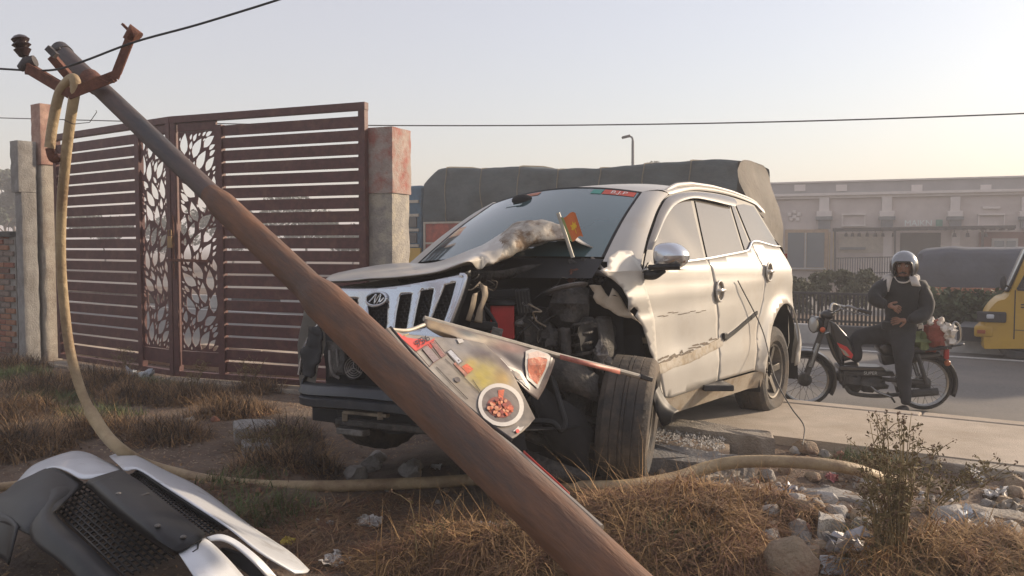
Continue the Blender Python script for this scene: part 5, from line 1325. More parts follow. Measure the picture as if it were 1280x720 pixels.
def printed(o, base, blobs, grain=.25):
    """Flat print: soft colour fields laid over the sheet (position, reach, colour)."""
    at = o.data.color_attributes.new('print', 'FLOAT_COLOR', 'POINT'); Mo = MW[o.name]
    for v in o.data.vertices:
        x, y = to_px(Mo @ v.co); c = Vector(base)
        for bx, by, rx, ry, rot, col in blobs:
            dx, dy = x - bx, y - by; u = dx * math.cos(rot) + dy * math.sin(rot); w__ = -dx * math.sin(rot) + dy * math.cos(rot)
            k = math.exp(-((u / rx) ** 2 + (w__ / ry) ** 2) ** 1.3); k = max(0, min(1, k * (1 + .5 * noise.noise(Vector((x * .16, y * .16, bx))))))
            c = c.lerp(Vector(col), k)
        c *= .9; c *= 1 + grain * noise.noise(Vector((x * .11, y * .11, 0))) + grain * .8 * noise.noise(Vector((x * .4, y * .4, 5)))
        at.data[v.index].color = (max(c.x, 0), max(c.y, 0), max(c.z, 0), 1)
sheet = obj('printed_sheet', MB().grid(SH), print_mat('flex_print_field'), ban, smooth=180, solid=.003, solidoff=0)
printed(sheet, (.27, .235, .19), [(530, 455, 60, 9, .85, (.36, .33, .28)), (575, 432, 22, 9, .3, (.25, .235, .22)), (606, 445, 20, 9, .35, (.085, .065, .075)), (632, 458, 12, 14, .5, (.10, .07, .07)), (604, 472, 22, 20, .5, (.36, .29, .055)), (588, 456, 8, 7, 0, (.40, .30, .08)), (628, 474, 12, 9, .6, (.33, .22, .06)), (655, 515, 26, 26, 0, (.12, .105, .095)), (600, 500, 30, 7, .8, (.22, .19, .16)), (640, 545, 20, 8, .7, (.16, .14, .125))])
def surf_hit(S):
    """Lay print on a sheet: nearest sheet point along a sight line."""
    from mathutils.bvhtree import BVHTree
    h = len(S); w_ = len(S[0]); V = [p for r in S for p in r]
    fs = [(i * w_ + j, i * w_ + j + 1, (i + 1) * w_ + j + 1, (i + 1) * w_ + j) for i in range(h - 1) for j in range(w_ - 1)]
    T = BVHTree.FromPolygons(V, fs); e = Vector((0, 0, EYE))
    def f(x, y, off=.004):
        d = ray(x, y).normalized(); hit = T.ray_cast(e, d)
        if hit[0] is None:
            q = T.find_nearest(e + d * 3.3); return q[0] + (e - q[0]).normalized() * off
        n = hit[1]; n = n if n.dot(d) < 0 else -n
        return hit[0] + n * off
    return f
HIT = surf_hit(SH)
def pr(name, ol, m, off=.004, step=8, hit=None, par=None, holes=()):
    h = hit or HIT; vs, fs = panel2d(ol, step, holes)
    return obj(name, ([h(x, y, off) for x, y in vs], fs), m, par or ban, smooth=0)
def ell(cx, cy, rx, ry, rot=0, n=36, wob=0): return [(cx + rx * math.cos(t) * math.cos(rot) - ry * math.sin(t) * math.sin(rot), cy + rx * math.cos(t) * math.sin(rot) + ry * math.sin(t) * math.cos(rot)) for t in [2 * math.pi * i / n for i in range(n)]]
pr('red_corner', [(490, 413.5), (520, 416.5), (549, 420), (537, 427), (520, 441)], REDP)
ca, sa = math.cos(R(-33)), math.sin(R(-33))
obj('lettering', text_mesh('956', 13.5, lambda x, y, z: HIT(527 + x * .84 - y * .5, 428.5 - x * .54 - y * .84, .0085)), BLKP, ban, smooth=0)
obj('lettering', text_mesh('N', 7, lambda x, y, z: HIT(508 + x * .9, 418 - x * .2 - y, .0085)), mat('print_cream', (.6, .45, .2), .5), ban, smooth=0)
def outline(name, ol, m, wd=.0022, off=.006):
    pts = [HIT(x, y, off) for x, y in ol]; o_ = MB()
    for k in range(len(pts)): o_.bar(pts[k], pts[(k + 1) % len(pts)], wd, .0015)
    return obj(name, o_, m, ban, smooth=0)
for ol in ([(526, 437), (534, 432), (549, 450), (541, 455)], [(537, 430), (543, 427), (557, 445), (551, 449)], [(519, 441), (526, 437), (541, 455), (536, 460)]): outline('text_frame', ol, mat('print_brown', (.16, .085, .075), .5, var=.3, scale=25))
pr('text_panel', [(527, 438), (534, 433), (548, 450), (541, 454)], mat('print_mauve', (.25, .2, .19), .5, var=.3, scale=60), .004)
pr('text_panel', [(538, 430.5), (543, 428), (556, 445), (551, 448)], mat('print_dull_red', (.24, .12, .10), .5, var=.5, scale=70), .004)
pr('text_panel', [(557, 441), (563, 437), (578, 453), (572, 458)], PURP, .005); pr('text_box', [(558.5, 441.5), (562.8, 438.7), (576.3, 453), (572.2, 456.2)], mat('print_pale_blue', (.40, .41, .44), .5, var=.3, scale=70), .006)
pr('text_panel', [(566, 456), (569, 454), (584, 469), (581, 472)], mat('print_orange', (.33, .15, .10), .5, var=.5, scale=60), .005)
pr('photo_panel', [(576, 460), (583, 456), (591, 463), (584, 469)], FOODP, .006)
for a_, b_ in (((556, 450), (600, 494)), ((590, 476), (600, 491)), ((545, 460), (584, 500))): obj('print_line', MB().tube([HIT(a_[0] + (b_[0] - a_[0]) * t, a_[1] + (b_[1] - a_[1]) * t, .005) for t in (0, .25, .5, .75, 1)], .0013, 4), PURP, ban)
pr('small_emblem', ell(571, 476, 4, 3, .6, 14), PURP, .006); pr('white_chip', [(570, 425), (577, 425), (579, 429), (573, 431)], WHTP, .007)
pr('plate_rim', ell(625, 508, 29, 26.5, .55), WHTP, .007, 6, holes=[ell(624.5, 508, 24, 21.5, .55, 30)])
pr('plate_food', ell(624.5, 508, 24, 21.5, .55, 30), PURP, .006, 6)
rr = random.Random(12)
pr('food_base', ell(623.5, 511, 16.5, 13, .3, 26), mat('print_food_base', (.20, .05, .03), .5, var=.5, scale=50), .0075, 6)
FD2 = [FOODP, mat('print_food_dark', (.22, .04, .02), .5, var=.5, scale=40), mat('print_food_pale', (.50, .22, .12), .5, var=.4, scale=40)]
for i in range(34):
    a = rr.uniform(0, 6.28); k = 15 * rr.random() ** .6; pr('food_print', ell(624 + math.cos(a) * k, 512 + math.sin(a) * k * .72, rr.uniform(1.6, 4.2), rr.uniform(1.2, 2.6), a, 8), FD2[i % 3], .0085 + i * .0002, 9)
pr('food_print', [(621, 490), (629, 489), (627, 502), (622, 503)], FOODP, .0085, 9)
pr('veg_mark', [(640, 541), (647, 534), (650, 540), (642, 548)], WHTP, .006); pr('veg_dot', ell(645.5, 541, 2.2, 2.6, 0, 12), REDP, .008)
# second, folded strip hanging from the bent rod
up = [[(531, 399, 3.62), (570, 409, 3.68), (612, 421, 3.76), (655, 433, 3.86), (694, 444, 3.95)],
      [(532, 408, 3.58), (566, 419, 3.62), (604, 430, 3.72), (650, 446, 3.80), (692, 456, 3.92)],
      [(548, 419, 3.60), (580, 425, 3.66), (616, 440, 3.72), (652, 466, 3.78), (682, 482, 3.88)],
      [(566, 424, 3.66), (600, 432, 3.70), (630, 458, 3.72), (655, 486, 3.74), (672, 500, 3.84)]]
SU = net([[PX(*p) for p in r] for r in up], 8, 8)
fold = obj('folded_sheet', MB().grid(SU), print_mat('flex_fold_field'), ban, smooth=180, solid=.003, solidoff=0)
printed(fold, (.16, .13, .125), [(548, 410, 26, 8, .3, (.36, .27, .16)), (600, 424, 30, 5, .25, (.45, .38, .28)), (585, 418, 14, 4, .3, (.12, .13, .13)), (640, 436, 24, 6, .25, (.34, .20, .16)), (670, 455, 30, 20, .3, (.055, .045, .055)), (640, 452, 20, 10, .4, (.09, .075, .085))])
HU = surf_hit(SU)
pr('glass_print', [(656, 440), (664, 437), (682, 441), (687, 446), (684, 458), (671, 486), (657, 474), (655, 456)], WHTP, .007, 7, HU)
pr('drink_print', [(658.5, 449), (672, 447), (683, 450), (680, 461), (670, 481), (660, 472), (658, 459)], FOODP, .0085, 7, HU)
pr('drink_foam', [(659, 443), (670, 440), (682, 444), (683, 449), (671, 447), (659, 449)], mat('print_pale_drink', (.5, .38, .33), .5, var=.3, scale=30), .0085, 7, HU)
pr('plate_rim', [(626, 449), (634, 458), (650, 464), (660, 480), (663, 496), (656, 500), (650, 488), (638, 484), (627, 468), (624, 456)], WHTP, .006, 7, HU)
pr('plate_food', [(628, 453), (636, 462), (648, 468), (656, 482), (658, 494), (650, 484), (640, 480), (630, 466)], PURP, .007, 7, HU)
pr('food_print', [(640, 470), (647, 473), (652, 483), (646, 481)], FOODP, .008, 9, HU)
# frame rods
def rod(name, pts, r, m=FRAME_M): return obj(name, MB().tube(smooth_poly([PX(*p) for p in pts], 6), r, 8), m, ban)
rod('frame_rod', [(484, 412, 3.18), (512, 445, 3.09), (546, 481, 2.99), (588, 520, 2.89), (636, 556, 2.78), (690, 604, 2.62), (752, 660, 2.42)], .0105)
rod('frame_edge', [(488, 409, 3.21), (516, 442, 3.12), (550, 477, 3.02), (592, 515, 2.92), (640, 550, 2.81)], .006, BLKP)
rod('frame_rod', [(530, 398, 3.63), (572, 409.5, 3.70), (640, 428, 3.84), (700, 445, 3.96), (760, 460, 4.08), (812, 474, 4.18)], .0125)
obj('frame_end', MB().bar(PX(800, 470, 4.15), PX(814, 474.5, 4.18), .03, .022), DARKM, ban, bevel=.003)
obj('torn_print_strip', MB().grid([[PX(x, y + dy, d) for x, y, d in ((655, 568, 2.74), (672, 584, 2.69), (690, 600, 2.64), (712, 621, 2.57))] for dy in (-5, 3)]), REDP, ban, solid=.002)
obj('torn_print_strip', MB().grid([[PX(x, y + dy, d) for x, y, d in ((700, 446, 3.945), (735, 455, 4.015), (775, 465, 4.09))] for dy in (-3, 3)]), mat('print_faded_red', (.45, .16, .12), .5, var=.4, scale=20), ban, solid=.002)
rod('frame_rod', [(487, 412, 3.2), (510, 413, 3.36), (530, 406, 3.5)], .008)
obj('torn_backing', MB().grid([[PX(x, y, d) for x, y, d in ((553, 489, 2.985), (566, 498, 2.95), (580, 514, 2.90))], [PX(x, y, d) for x, y, d in ((552, 497, 2.97), (562, 508, 2.94), (584, 520, 2.88))]]), FRAME_M, ban, solid=.004)

# ---- small party flag on the bonnet
fg = thing('small_flag', 'small orange and green flag with yellow lotus on a short pole above the bonnet', 'flag', PX(716, 322, 4.9))
obj('pole', MB().tube([PX(697.5, 266, 4.9), PX(716, 322, 4.9)], .011, 8), mat('flag_pole', (.42, .40, .34), .5, .2, var=.15), fg)
def flg(u, v):
    a = PX(700.5, 271, 4.895).lerp(PX(712, 301, 4.895), v); b = PX(719.5, 266, 4.87).lerp(PX(729, 296, 4.87), v)
    return a.lerp(b, u) + Vector((0, -.012 * math.sin(u * 5 + v), -.010 * math.sin(u * 6.3)))
obj('orange_field', MB().grid([[flg(u, v) for u in np.linspace(.20, 1, 10)] for v in np.linspace(0, 1, 9)]), mat('saffron_cloth', (.62, .17, .045), .7, var=.12), fg, smooth=180)
obj('green_band', MB().grid([[flg(u, v) for u in np.linspace(0, .20, 4)] for v in np.linspace(0, 1, 9)]), mat('green_cloth', (.30, .36, .14), .7, var=.12), fg, smooth=180)
lot = MB()
for a in (-70, -38, 0, 38, 70):
    pts = []
    for t, w__ in ((0, .02), (.5, .075), (1, .0)):
        for s in (1,): pts.append((t, w__))
    c0 = (.60, .62)
    L = .30 if abs(a) < 50 else .22
    dx, dy = math.sin(R(a)), -math.cos(R(a))
    q = [(0, 0), (.5 * L, .06), (L, 0), (.5 * L, -.06)]
    V = [flg(c0[0] + dx * t - dy * s, c0[1] + dy * t + dx * s) + Vector((0, -.004, 0)) for t, s in q]
    lot.add(V, [(0, 1, 2, 3)])
lot.add([flg(.58, .62) + Vector((0, -.004, 0)), flg(.63, .62) + Vector((0, -.004, 0)), flg(.62, .84) + Vector((0, -.004, 0)), flg(.59, .84) + Vector((0, -.004, 0))], [(0, 1, 2, 3)])
obj('lotus_emblem', lot, mat('emblem_yellow', (.72, .46, .02), .6), fg, smooth=0)

# ================================================================ torn-off bumper lying at lower left
BMP = mat('torn_bumper_silver', (.66, .69, .73), .38, .1, var=.06, scale=4, coat=.3, col2=(.30, .29, .27), c2scale=5, c2lo=.55, c2hi=.8)
BMK = mat('bumper_black', (.010, .011, .013), .45, var=.3, scale=14, spec=.3, col2=(.028, .026, .024), c2scale=4, c2lo=.55, c2hi=.75)
bp = thing('torn_bumper', 'torn off silver and black front bumper lying in the dirt at lower left', 'bumper', GZ(190, 660, -.1))
def bnet(name, rows, m, nu=5, nv=4, sol=.006, **k): return obj(name, MB().grid(net([[GZ(*p) for p in r] for r in rows], nu, nv)), m, bp, solid=sol, smooth=50, **k)
# upper silver band
bnet('upper_band', [[(137, 571, .12), (152, 567, .12), (171, 571, .12), (206, 589, .12), (250, 611, .12), (312, 658, .11), (360, 690, .08), (386, 714, .04)],
                    [(141, 575, .18), (155, 574, .19), (176, 580, .20), (207, 598, .20), (246, 622, .20), (296, 662, .18), (348, 697, .12), (382, 717, .06)],
                    [(150, 583, .22), (157, 589, .25), (173, 588, .25), (206, 609, .25), (243, 633, .25), (284, 660, .24), (322, 690, .18), (368, 718, .08)]], BMP)
bnet('upper_mesh_frame', [[(166, 591, .245), (174, 588.5, .245), (206, 609.5, .245), (244, 634, .245), (285, 660, .235)], [(163, 594, .20), (172, 593, .20), (204, 615, .20), (240, 640, .20), (280, 663, .20)]], BMK)
# honeycomb mesh: staggered bars
mm = MB()
A0, A1, B0, B1 = GZ(163, 593, .215), GZ(256, 668, .215), GZ(176, 589, .225), GZ(285, 660, .215)
def um(u, v): return A0.lerp(A1, u).lerp(B0.lerp(B1, u), v)
for j in range(6): mm.bar(um(0, j / 5), um(1, j / 5), .005, .006)
for j in range(5):
    for i in range(30): 
        u = (i + (.5 if j % 2 else 0)) / 30; mm.bar(um(u, j / 5), um(u, (j + 1) / 5), .005, .006)
tag(obj('mesh_grille', mm, BMK, bp, smooth=0), kind='stuff')
bnet('number_plate_plinth', [[(151, 588, .25), (180, 608, .26), (215, 637, .26), (256, 668, .25)], [(131, 594, .285), (160, 620, .30), (200, 652, .30), (250, 676, .27)], [(111, 601, .27), (142, 630, .285), (184, 664, .285), (224, 691, .26)], [(108, 604, .20), (138, 634, .21), (180, 668, .21), (221, 694, .20)]], BMK)
for p in ((148, 617, .305), (138, 599, .29), (197, 657, .31), (229, 671, .29)): obj('plate_screw', MB().ball(GZ(*p), (.012, .012, .006), 8, 5), ALU, bp)
bnet('plinth_cut', [[(160, 623, .303), (186, 615, .284)], [(162, 624.5, .303), (188, 616.5, .284)]], DARKM, sol=.001)
# lower opening with its mesh of thin bars and the black lip
mm = MB()
C0, C1, D0, D1 = GZ(72, 640, .16), GZ(158, 722, .14), GZ(106, 606, .20), GZ(226, 694, .19)
def lm(u, v): return C0.lerp(C1, u).lerp(D0.lerp(D1, u), v)
for j in range(9): mm.bar(lm(0, j / 8), lm(1, j / 8), .006, .008)
for j in range(8):
    for i in range(17): u = (i + (.5 if j % 2 else 0)) / 17; mm.bar(lm(u, j / 8), lm(u, (j + 1) / 8), .006, .007)
tag(obj('lower_mesh', mm, BMK, bp, smooth=0), kind='stuff')
bnet('lower_lip', [[(106, 606, .205), (88, 622, .22), (68, 642, .22), (110, 683, .21), (152, 724, .19), (200, 770, .16)], [(92, 602, .20), (76, 616, .25), (56, 648, .25), (98, 692, .24), (138, 732, .21), (188, 780, .18)], [(74, 596, .17), (60, 614, .24), (38, 668, .20), (78, 706, .2), (120, 748, .18), (170, 800, .14)]], BMK)
bnet('black_cheek', [[(20, 604, .10), (38, 596, .16), (62, 586, .20), (84, 593, .22), (104, 604, .21)], [(6, 616, .12), (26, 608, .18), (50, 604, .225), (74, 611, .24), (88, 622, .23)], [(-14, 626, .12), (8, 626, .18), (34, 629, .23), (54, 634, .245), (66, 642, .235)], [(-40, 646, .08), (-12, 650, .13), (10, 656, .17), (26, 664, .19), (37, 669, .19)]], BMK)
bnet('cheek_flap', [[(-30, 640, .11), (-6, 640, .16), (12, 645, .19), (24, 658, .20)], [(-32, 662, .08), (-8, 664, .12), (10, 672, .14), (18, 682, .15)], [(-30, 690, .04), (-8, 694, .06), (6, 700, .08), (12, 706, .08)]], BMK)
bnet('left_wing_end', [[(22, 603, .08), (40, 584, .10), (64, 573, .12), (92, 565, .12), (112, 568, .12), (132, 578, .13), (152, 587, .16)], [(26, 603, .11), (44, 589, .15), (68, 579, .18), (94, 576, .20), (116, 579, .20), (132, 585, .20), (151, 590, .22)], [(34, 601, .14), (50, 592, .18), (66, 585, .21), (84, 590, .235), (102, 599, .24), (126, 596, .255), (150, 590, .25)]], BMP)
bnet('fog_recess', [[(23, 606, .12), (40, 596, .17), (58, 587, .20)], [(30, 608, .13), (42, 600, .175), (54, 592, .20)]], SHADE, sol=.002)
bnet('right_cheek', [[(256, 674, .24), (268, 684, .23), (284, 700, .20), (300, 718, .16), (320, 740, .12)], [(238, 682, .26), (252, 697, .25), (268, 716, .22), (282, 736, .18), (300, 760, .13)], [(223, 692, .25), (236, 712, .24), (250, 734, .21), (262, 754, .17), (276, 780, .12)]], BMP)
bnet('right_mouth', [[(278, 684, .18), (300, 690, .16), (326, 706, .12), (352, 724, .06)], [(270, 690, .14), (292, 704, .12), (316, 724, .08), (330, 738, .04)]], BMK)
bnet('lamp_trim', [[(258, 673, .245), (276, 670, .245), (296, 678, .22), (322, 698, .17), (346, 722, .09)], [(264, 677, .235), (278, 677, .235), (294, 685, .21), (318, 706, .16), (338, 728, .08)]], BMP, sol=.008)
obj('crack_line', MB().tube([GZ(252, 675, .258), GZ(248, 680, .262), GZ(247, 686, .262), GZ(241, 690, .262)], .003, 5), DARKM, bp)
# ================================================================ rider and moped
SKIN = mat('skin', (.21, .105, .065), .55, var=.12, scale=14)
JACK = mat('black_jacket', (.014, .015, .016), .8, var=.35, scale=10, bump=.3, bscale=30, sheen=.1)
TROU = mat('charcoal_trousers', (.022, .023, .027), .85, var=.3, scale=10, bump=.25, bscale=30)
SHOE = mat('dark_shoe', (.02, .018, .017), .6, var=.3)
SCARF = mat('white_scarf', (.50, .47, .43), .85, var=.12, scale=12, bump=.3)
HELM = mat('silver_helmet', (.24, .255, .27), .22, .5, var=.06, coat=.6)
BIKEB = mat('moped_black', (.015, .015, .016), .32, var=.2, coat=.4); BIKEC = mat('moped_chrome', (.26, .25, .235), .25, .9, var=.15)
BIKER = mat('decal_red', (.5, .02, .02), .35); ENG = mat('moped_engine', (.06, .058, .055), .55, .4, var=.4, scale=18, bump=.3)
BD_ = 8.25                      # distance of the moped
bc = PX(1080, 440, BD_)
# moped frame: e along the machine towards its tail (right), s towards the viewer, z up
e_ = (PX(1156, 500, BD_ - .10) - PX(1004, 500, BD_ + .10)); e_.z = 0; e_.normalize(); s_ = Vector((e_.y, -e_.x, 0))
if s_.y > 0: s_ = -s_
gz = -.262
def MK(px, py, s=0.0):
    """Point on the machine's middle plane along a sight line, moved s towards the viewer."""
    r = ray(px, py); o = Vector((0, 0, EYE)); P0 = Vector((bc.x, bc.y, 0)); k = (P0 - o).dot(s_) / r.dot(s_)
    return o + r * k + s_ * s
mp_ = thing('moped', 'black moped with red decal and round headlamp stopped on the road', 'moped', Vector((bc.x, bc.y, gz)))
def spoke_wheel(c, r, wd, name='wheel'):
    Mx = Matrix.Translation(c) @ s_.to_track_quat('Z', 'Y').to_matrix().to_4x4(); h = wd / 2
    t = obj(name, MB().lathe([(r * .86, h * .6), (r * .9, h), (r * .96, h * .85), (r, h * .3), (r, -h * .3), (r * .96, -h * .85), (r * .9, -h), (r * .86, -h * .6)], Mx, 40, close=True), TYRE, mp_)
    obj('rim', MB().lathe([(r * .80, h * .55), (r * .86, h * .7), (r * .87, 0), (r * .86, -h * .7), (r * .80, -h * .55), (r * .82, 0)], Mx, 40, close=True), BIKEC, t)
    obj('hub', MB().lathe([(0, h * 1.5), (.03, h * 1.5), (.065, h * .8), (.07, -h * .8), (.03, -h * 1.5), (0, -h * 1.5)], Mx, 20), ENG, t)
    sp = None
    for k in range(28):
        a = 2 * math.pi * k / 28
        p = Mx @ Vector((.06 * math.cos(a + (.5 if k % 2 else -.5)), .06 * math.sin(a + (.5 if k % 2 else -.5)), h * (.7 if k % 4 < 2 else -.7))); q = Mx @ Vector((r * .82 * math.cos(a), r * .82 * math.sin(a), 0))
        obj('spoke', MB().tube([p, q], .0028, 4), BIKEC, t)
    return t
rw_ = .262
cF = MK(1006, 471); cF.z = gz + rw_; cR_ = MK(1154, 480); cR_.z = gz + rw_
spoke_wheel(cF, rw_, .065); spoke_wheel(cR_, rw_, .07)
def mt(name, pts, r, m, par=None, n=8, k=5): return obj(name, MB().tube(smooth_poly(pts, k), r, n), m, par or mp_)
def arcw(c, r, a0, a1, wd, name, m):
    rows = []
    for j, (sz, dr) in enumerate(((-wd / 2, -.03), (-wd / 2, 0), (0, .015), (wd / 2, 0), (wd / 2, -.03))):
        rows.append([c + e_ * ((r + dr) * math.cos(R(a))) + Vector((0, 0, (r + dr) * math.sin(R(a)))) + s_ * sz for a in np.linspace(a0, a1, 22)])
    return obj(name, MB().grid(rows), m, mp_, smooth=50, solid=.004)
arcw(cF, .292, -30, 125, .10, 'front_mudguard', BIKEB); arcw(cR_, .295, -25, 140, .12, 'rear_mudguard', BIKEB)
hd = MK(1033, 398)
for s in (.05, -.05):
    mt('fork_leg', [cF + s_ * s * 1.3, cF.lerp(hd, .5) + s_ * s, hd + s_ * s * .8], .021, ENG); 
obj('fork_shroud', MB().tube([cF.lerp(hd, .22) + s_ * .06, cF.lerp(hd, .6) + s_ * .055], [.028, .022], 8), BIKEC, mp_)
mt('steering_column', [MK(1030, 412), hd, MK(1038, 388)], .03, BIKEB)
hl = MK(1017, 405, .02); Mh_ = Matrix.Translation(hl) @ (-e_ * .9 + s_ * .42 + Vector((0, 0, -.02))).normalized().to_track_quat('Z', 'Y').to_matrix().to_4x4()
h_ = obj('headlamp', MB().lathe([(0, -.10), (.05, -.09), (.078, -.04), (.084, .0), (.074, .012)], Mh_, 22), BIKEB, mp_)
obj('lens', MB().lathe([(.076, .010), (.05, .022), (0, .028)], Mh_, 22), mat('headlamp_glass', (.36, .38, .40), .12, .3, var=.1), h_)
obj('rim', MB().lathe([(.084, 0), (.088, .008), (.078, .016)], Mh_, 22), BIKEC, h_)
obj('indicator', MB().ball(MK(1026, 411, .10), .028, 8, 6), mat('amber_lens', (.45, .09, .03), .3), mp_)
obj('instrument_cowl', MB().ball(MK(1034, 394), (.07, .06, .05), 10, 7), BIKEB, mp_)
hb1 = [MK(1036, 396), MK(1044, 388, .10), MK(1054, 381, .22), MK(1063, 384, .30), MK(1078, 388, .34)]
hb2 = [MK(1036, 396), MK(1040, 388, -.10), MK(1046, 382, -.22), MK(1054, 384, -.30), MK(1066, 387, -.34)]
mt('handlebar', hb1, .013, BIKEC); mt('handlebar', hb2, .013, BIKEC)
mt('hand_grip', [MK(1064, 384, .31), MK(1079, 388, .345)], .018, BIKEB); mt('brake_lever', [MK(1046, 384, .16), MK(1060, 388, .30), MK(1076, 391, .34)], .007, BIKEC)
mt('mirror_stem', [MK(1048, 386, .16), MK(1044, 380, .16)], .009, BIKEC)
# tank / leg shield with decal
tkp = [(1036, 400), (1044, 404), (1058, 420), (1066, 436), (1064, 448), (1048, 452), (1044, 440), (1038, 418)]
def slabp(name, ol, half, m, bev=.02, par=None, off=0):
    vs, fs = panel2d(ol, 9)
    V = [MK(x, y, half + off) for x, y in vs] + [MK(x, y, -half + off) for x, y in vs]; n = len(vs)
    E = [(i, (i + 1)) for i in range(0)]
    ed = {}
    for f in fs:
        for a, b in zip(f, f[1:] + f[:1]): ed[(a, b)] = 1
    F_ = [f for f in fs] + [tuple(i + n for i in f[::-1]) for f in fs]
    for (a, b) in ed:
        if (b, a) not in ed: F_.append((b, a, a + n, b + n))
    return obj(name, (V, F_), m, par or mp_, bevel=bev, smooth=50)
tnk = slabp('tank_cover', tkp, .085, BIKEB, .03)
slabp('decal', [(1044, 427), (1056, 432), (1064, 442), (1062, 447), (1052, 442)], .092, BIKER, 0, tnk); slabp('decal', [(1046, 432), (1054, 437), (1060, 444), (1054, 443)], .0935, BIKEC, 0, tnk); slabp('decal', [(1048, 430), (1056, 433), (1061, 440), (1053, 436)], .095, BIKER, 0, tnk)
mt('down_tube', [MK(1034, 416), MK(1042, 440), MK(1052, 456)], .024, BIKEB)
slabp('footboard', [(1046, 455), (1100, 457), (1104, 462), (1046, 461)], .13, BIKEB, .01)
obj('lettering', text_mesh('SUPER', .045, lambda x, y, z: MK(1084, 464, .136) + e_ * x + Vector((0, 0, y))), mat('moped_lettering', (.5, .5, .48), .5), mp_, smooth=0)
slabp('side_panel', [(1050, 462), (1112, 462), (1116, 468), (1052, 467)], .125, ENG, .006)
obj('engine', MB().ball(MK(1064, 475, .05), (.12, .10, .09), 14, 9, .25, 3), ENG, mp_); obj('crankcase', MB().ball(MK(1086, 478, .04), (.17, .10, .085), 14, 9, .2, 6), ENG, mp_)
obj('cylinder_head', MB().box(MK(1056, 470, .03), (.14, .15, .10), Matrix((e_, -s_, Vector((0, 0, 1)))).transposed()), ENG, mp_, bevel=.015)
for i in range(5): obj('cooling_fin', MB().box(MK(1052 + i * 2.4, 470, .03), (.008, .19, .13), Matrix((e_, -s_, Vector((0, 0, 1)))).transposed()), ENG, tnk if False else mp_, smooth=0)
mt('exhaust', [MK(1054, 480, .10), MK(1062, 489, .12), MK(1090, 492, .13), MK(1118, 490, .14), MK(1166, 486, .15)], [.02] * 16 + [.038] * 5, ENG)
mt('kick_pedal', [MK(1084, 480, .16), MK(1092, 486, .19), MK(1108, 492, .2)], .012, BIKEC)
slabp('chain_guard', [(1116, 470), (1158, 474), (1160, 484), (1118, 482)], .10, BIKEB, .01)
mt('swing_arm', [MK(1100, 472, .09), cR_ + s_ * .09], .02, ENG); 
for s in (.12, -.12): mt('rear_shock', [MK(1142, 440, s), cR_ + s_ * s], .022, ENG)
slabp('seat', [(1094, 434), (1100, 428), (1130, 430), (1136, 434), (1134, 441), (1100, 442)], .12, BIKEB, .025)
slabp('rear_carrier', [(1134, 432), (1182, 430), (1184, 434), (1136, 438)], .15, BIKEB, .008)
slabp('tail_body', [(1098, 442), (1136, 442), (1172, 438), (1174, 446), (1140, 450), (1102, 456)], .08, BIKEB, .02)
mt('tail_hoop', [MK(1184, 432, .12), MK(1195, 424, .12), MK(1195, 408, .12), MK(1189, 401, .12), MK(1184, 406, .12)], .009, BIKEC)
mt('carrier_rail', [MK(1130, 438, .15), MK(1160, 434, .16), MK(1196, 428, .16), MK(1197, 430, 0), MK(1196, 428, -.16)], .01, BIKEB)
obj('tail_lamp', MB().box(MK(1181, 441), (.05, .12, .12), Matrix((e_, -s_, Vector((0, 0, 1)))).transposed()), mat('tail_lens', (.35, .015, .015), .25), mp_, bevel=.012)
obj('rear_indicator', MB().ball(MK(1180, 452, .1), .03, 8, 6), mat('rear_amber', (.42, .11, .03), .3), mp_)
mt('prop_stand', [MK(1106, 488, .1), MK(1114, 500, .14)], .01, ENG)
# load on the carrier: cloth-wrapped bundle of flowers
bdl = thing('flower_bundle', 'bundle of white flowers in red and green cloth tied on the moped carrier', 'bundle', MK(1155, 432))
obj('green_wrap', MB().ball(MK(1148, 423, .04), (.13, .14, .10), 16, 11, .35, 2), mat('green_wrap', (.14, .17, .07), .8, var=.4, scale=20), bdl)
obj('red_cloth', MB().ball(MK(1163, 420, .05), (.12, .15, .14), 16, 11, .3, 4), mat('maroon_cloth', (.22, .055, .035), .85, var=.35, scale=14, bump=.4), bdl)
WF = mat('white_petals', (.62, .58, .52), .8, var=.12, scale=30)
rr = random.Random(2)
for i in range(34):
    px, py = (rr.uniform(1168, 1184), rr.uniform(404, 430)) if i < 22 else (rr.uniform(1140, 1176), rr.uniform(398, 412))
    obj('white_flower', MB().ball(MK(px, py, rr.uniform(.02, .2)), rr.uniform(.022, .04), 8, 5, .5, i), WF, bdl)

# ---- rider: one continuous body grown on a skeleton
def skin_body(name, nodes, edges, par=None, lvl=2, root=0):
    me = bpy.data.meshes.new(name); me.from_pydata([tuple(n[0]) for n in nodes], edges, [])
    o = bpy.data.objects.new(name, me); COL.objects.link(o)
    md = o.modifiers.new('skin', 'SKIN'); md.use_smooth_shade = True; md.branch_smoothing = .35
    for i, v in enumerate(me.skin_vertices[0].data):
        r = nodes[i][1]; v.radius = r if isinstance(r, tuple) else (r, r); v.use_root = (i == root)
    sb = o.modifiers.new('sub', 'SUBSURF'); sb.levels = lvl; sb.render_levels = lvl
    dg = bpy.context.evaluated_depsgraph_get(); m2 = bpy.data.meshes.new_from_object(o.evaluated_get(dg), depsgraph=dg)
    V = [v.co.copy() for v in m2.vertices]; Fc = [tuple(p.vertices) for p in m2.polygons]
    bpy.data.objects.remove(o); bpy.data.meshes.remove(me); bpy.data.meshes.remove(m2)
    return V, Fc
def K(px, py, s): return MK(px, py, s)
rid = thing('person', 'rider in black jacket and open silver helmet sitting astride the moped looking back', 'person', K(1125, 505, .2))
hip = K(1126, 412, .05)
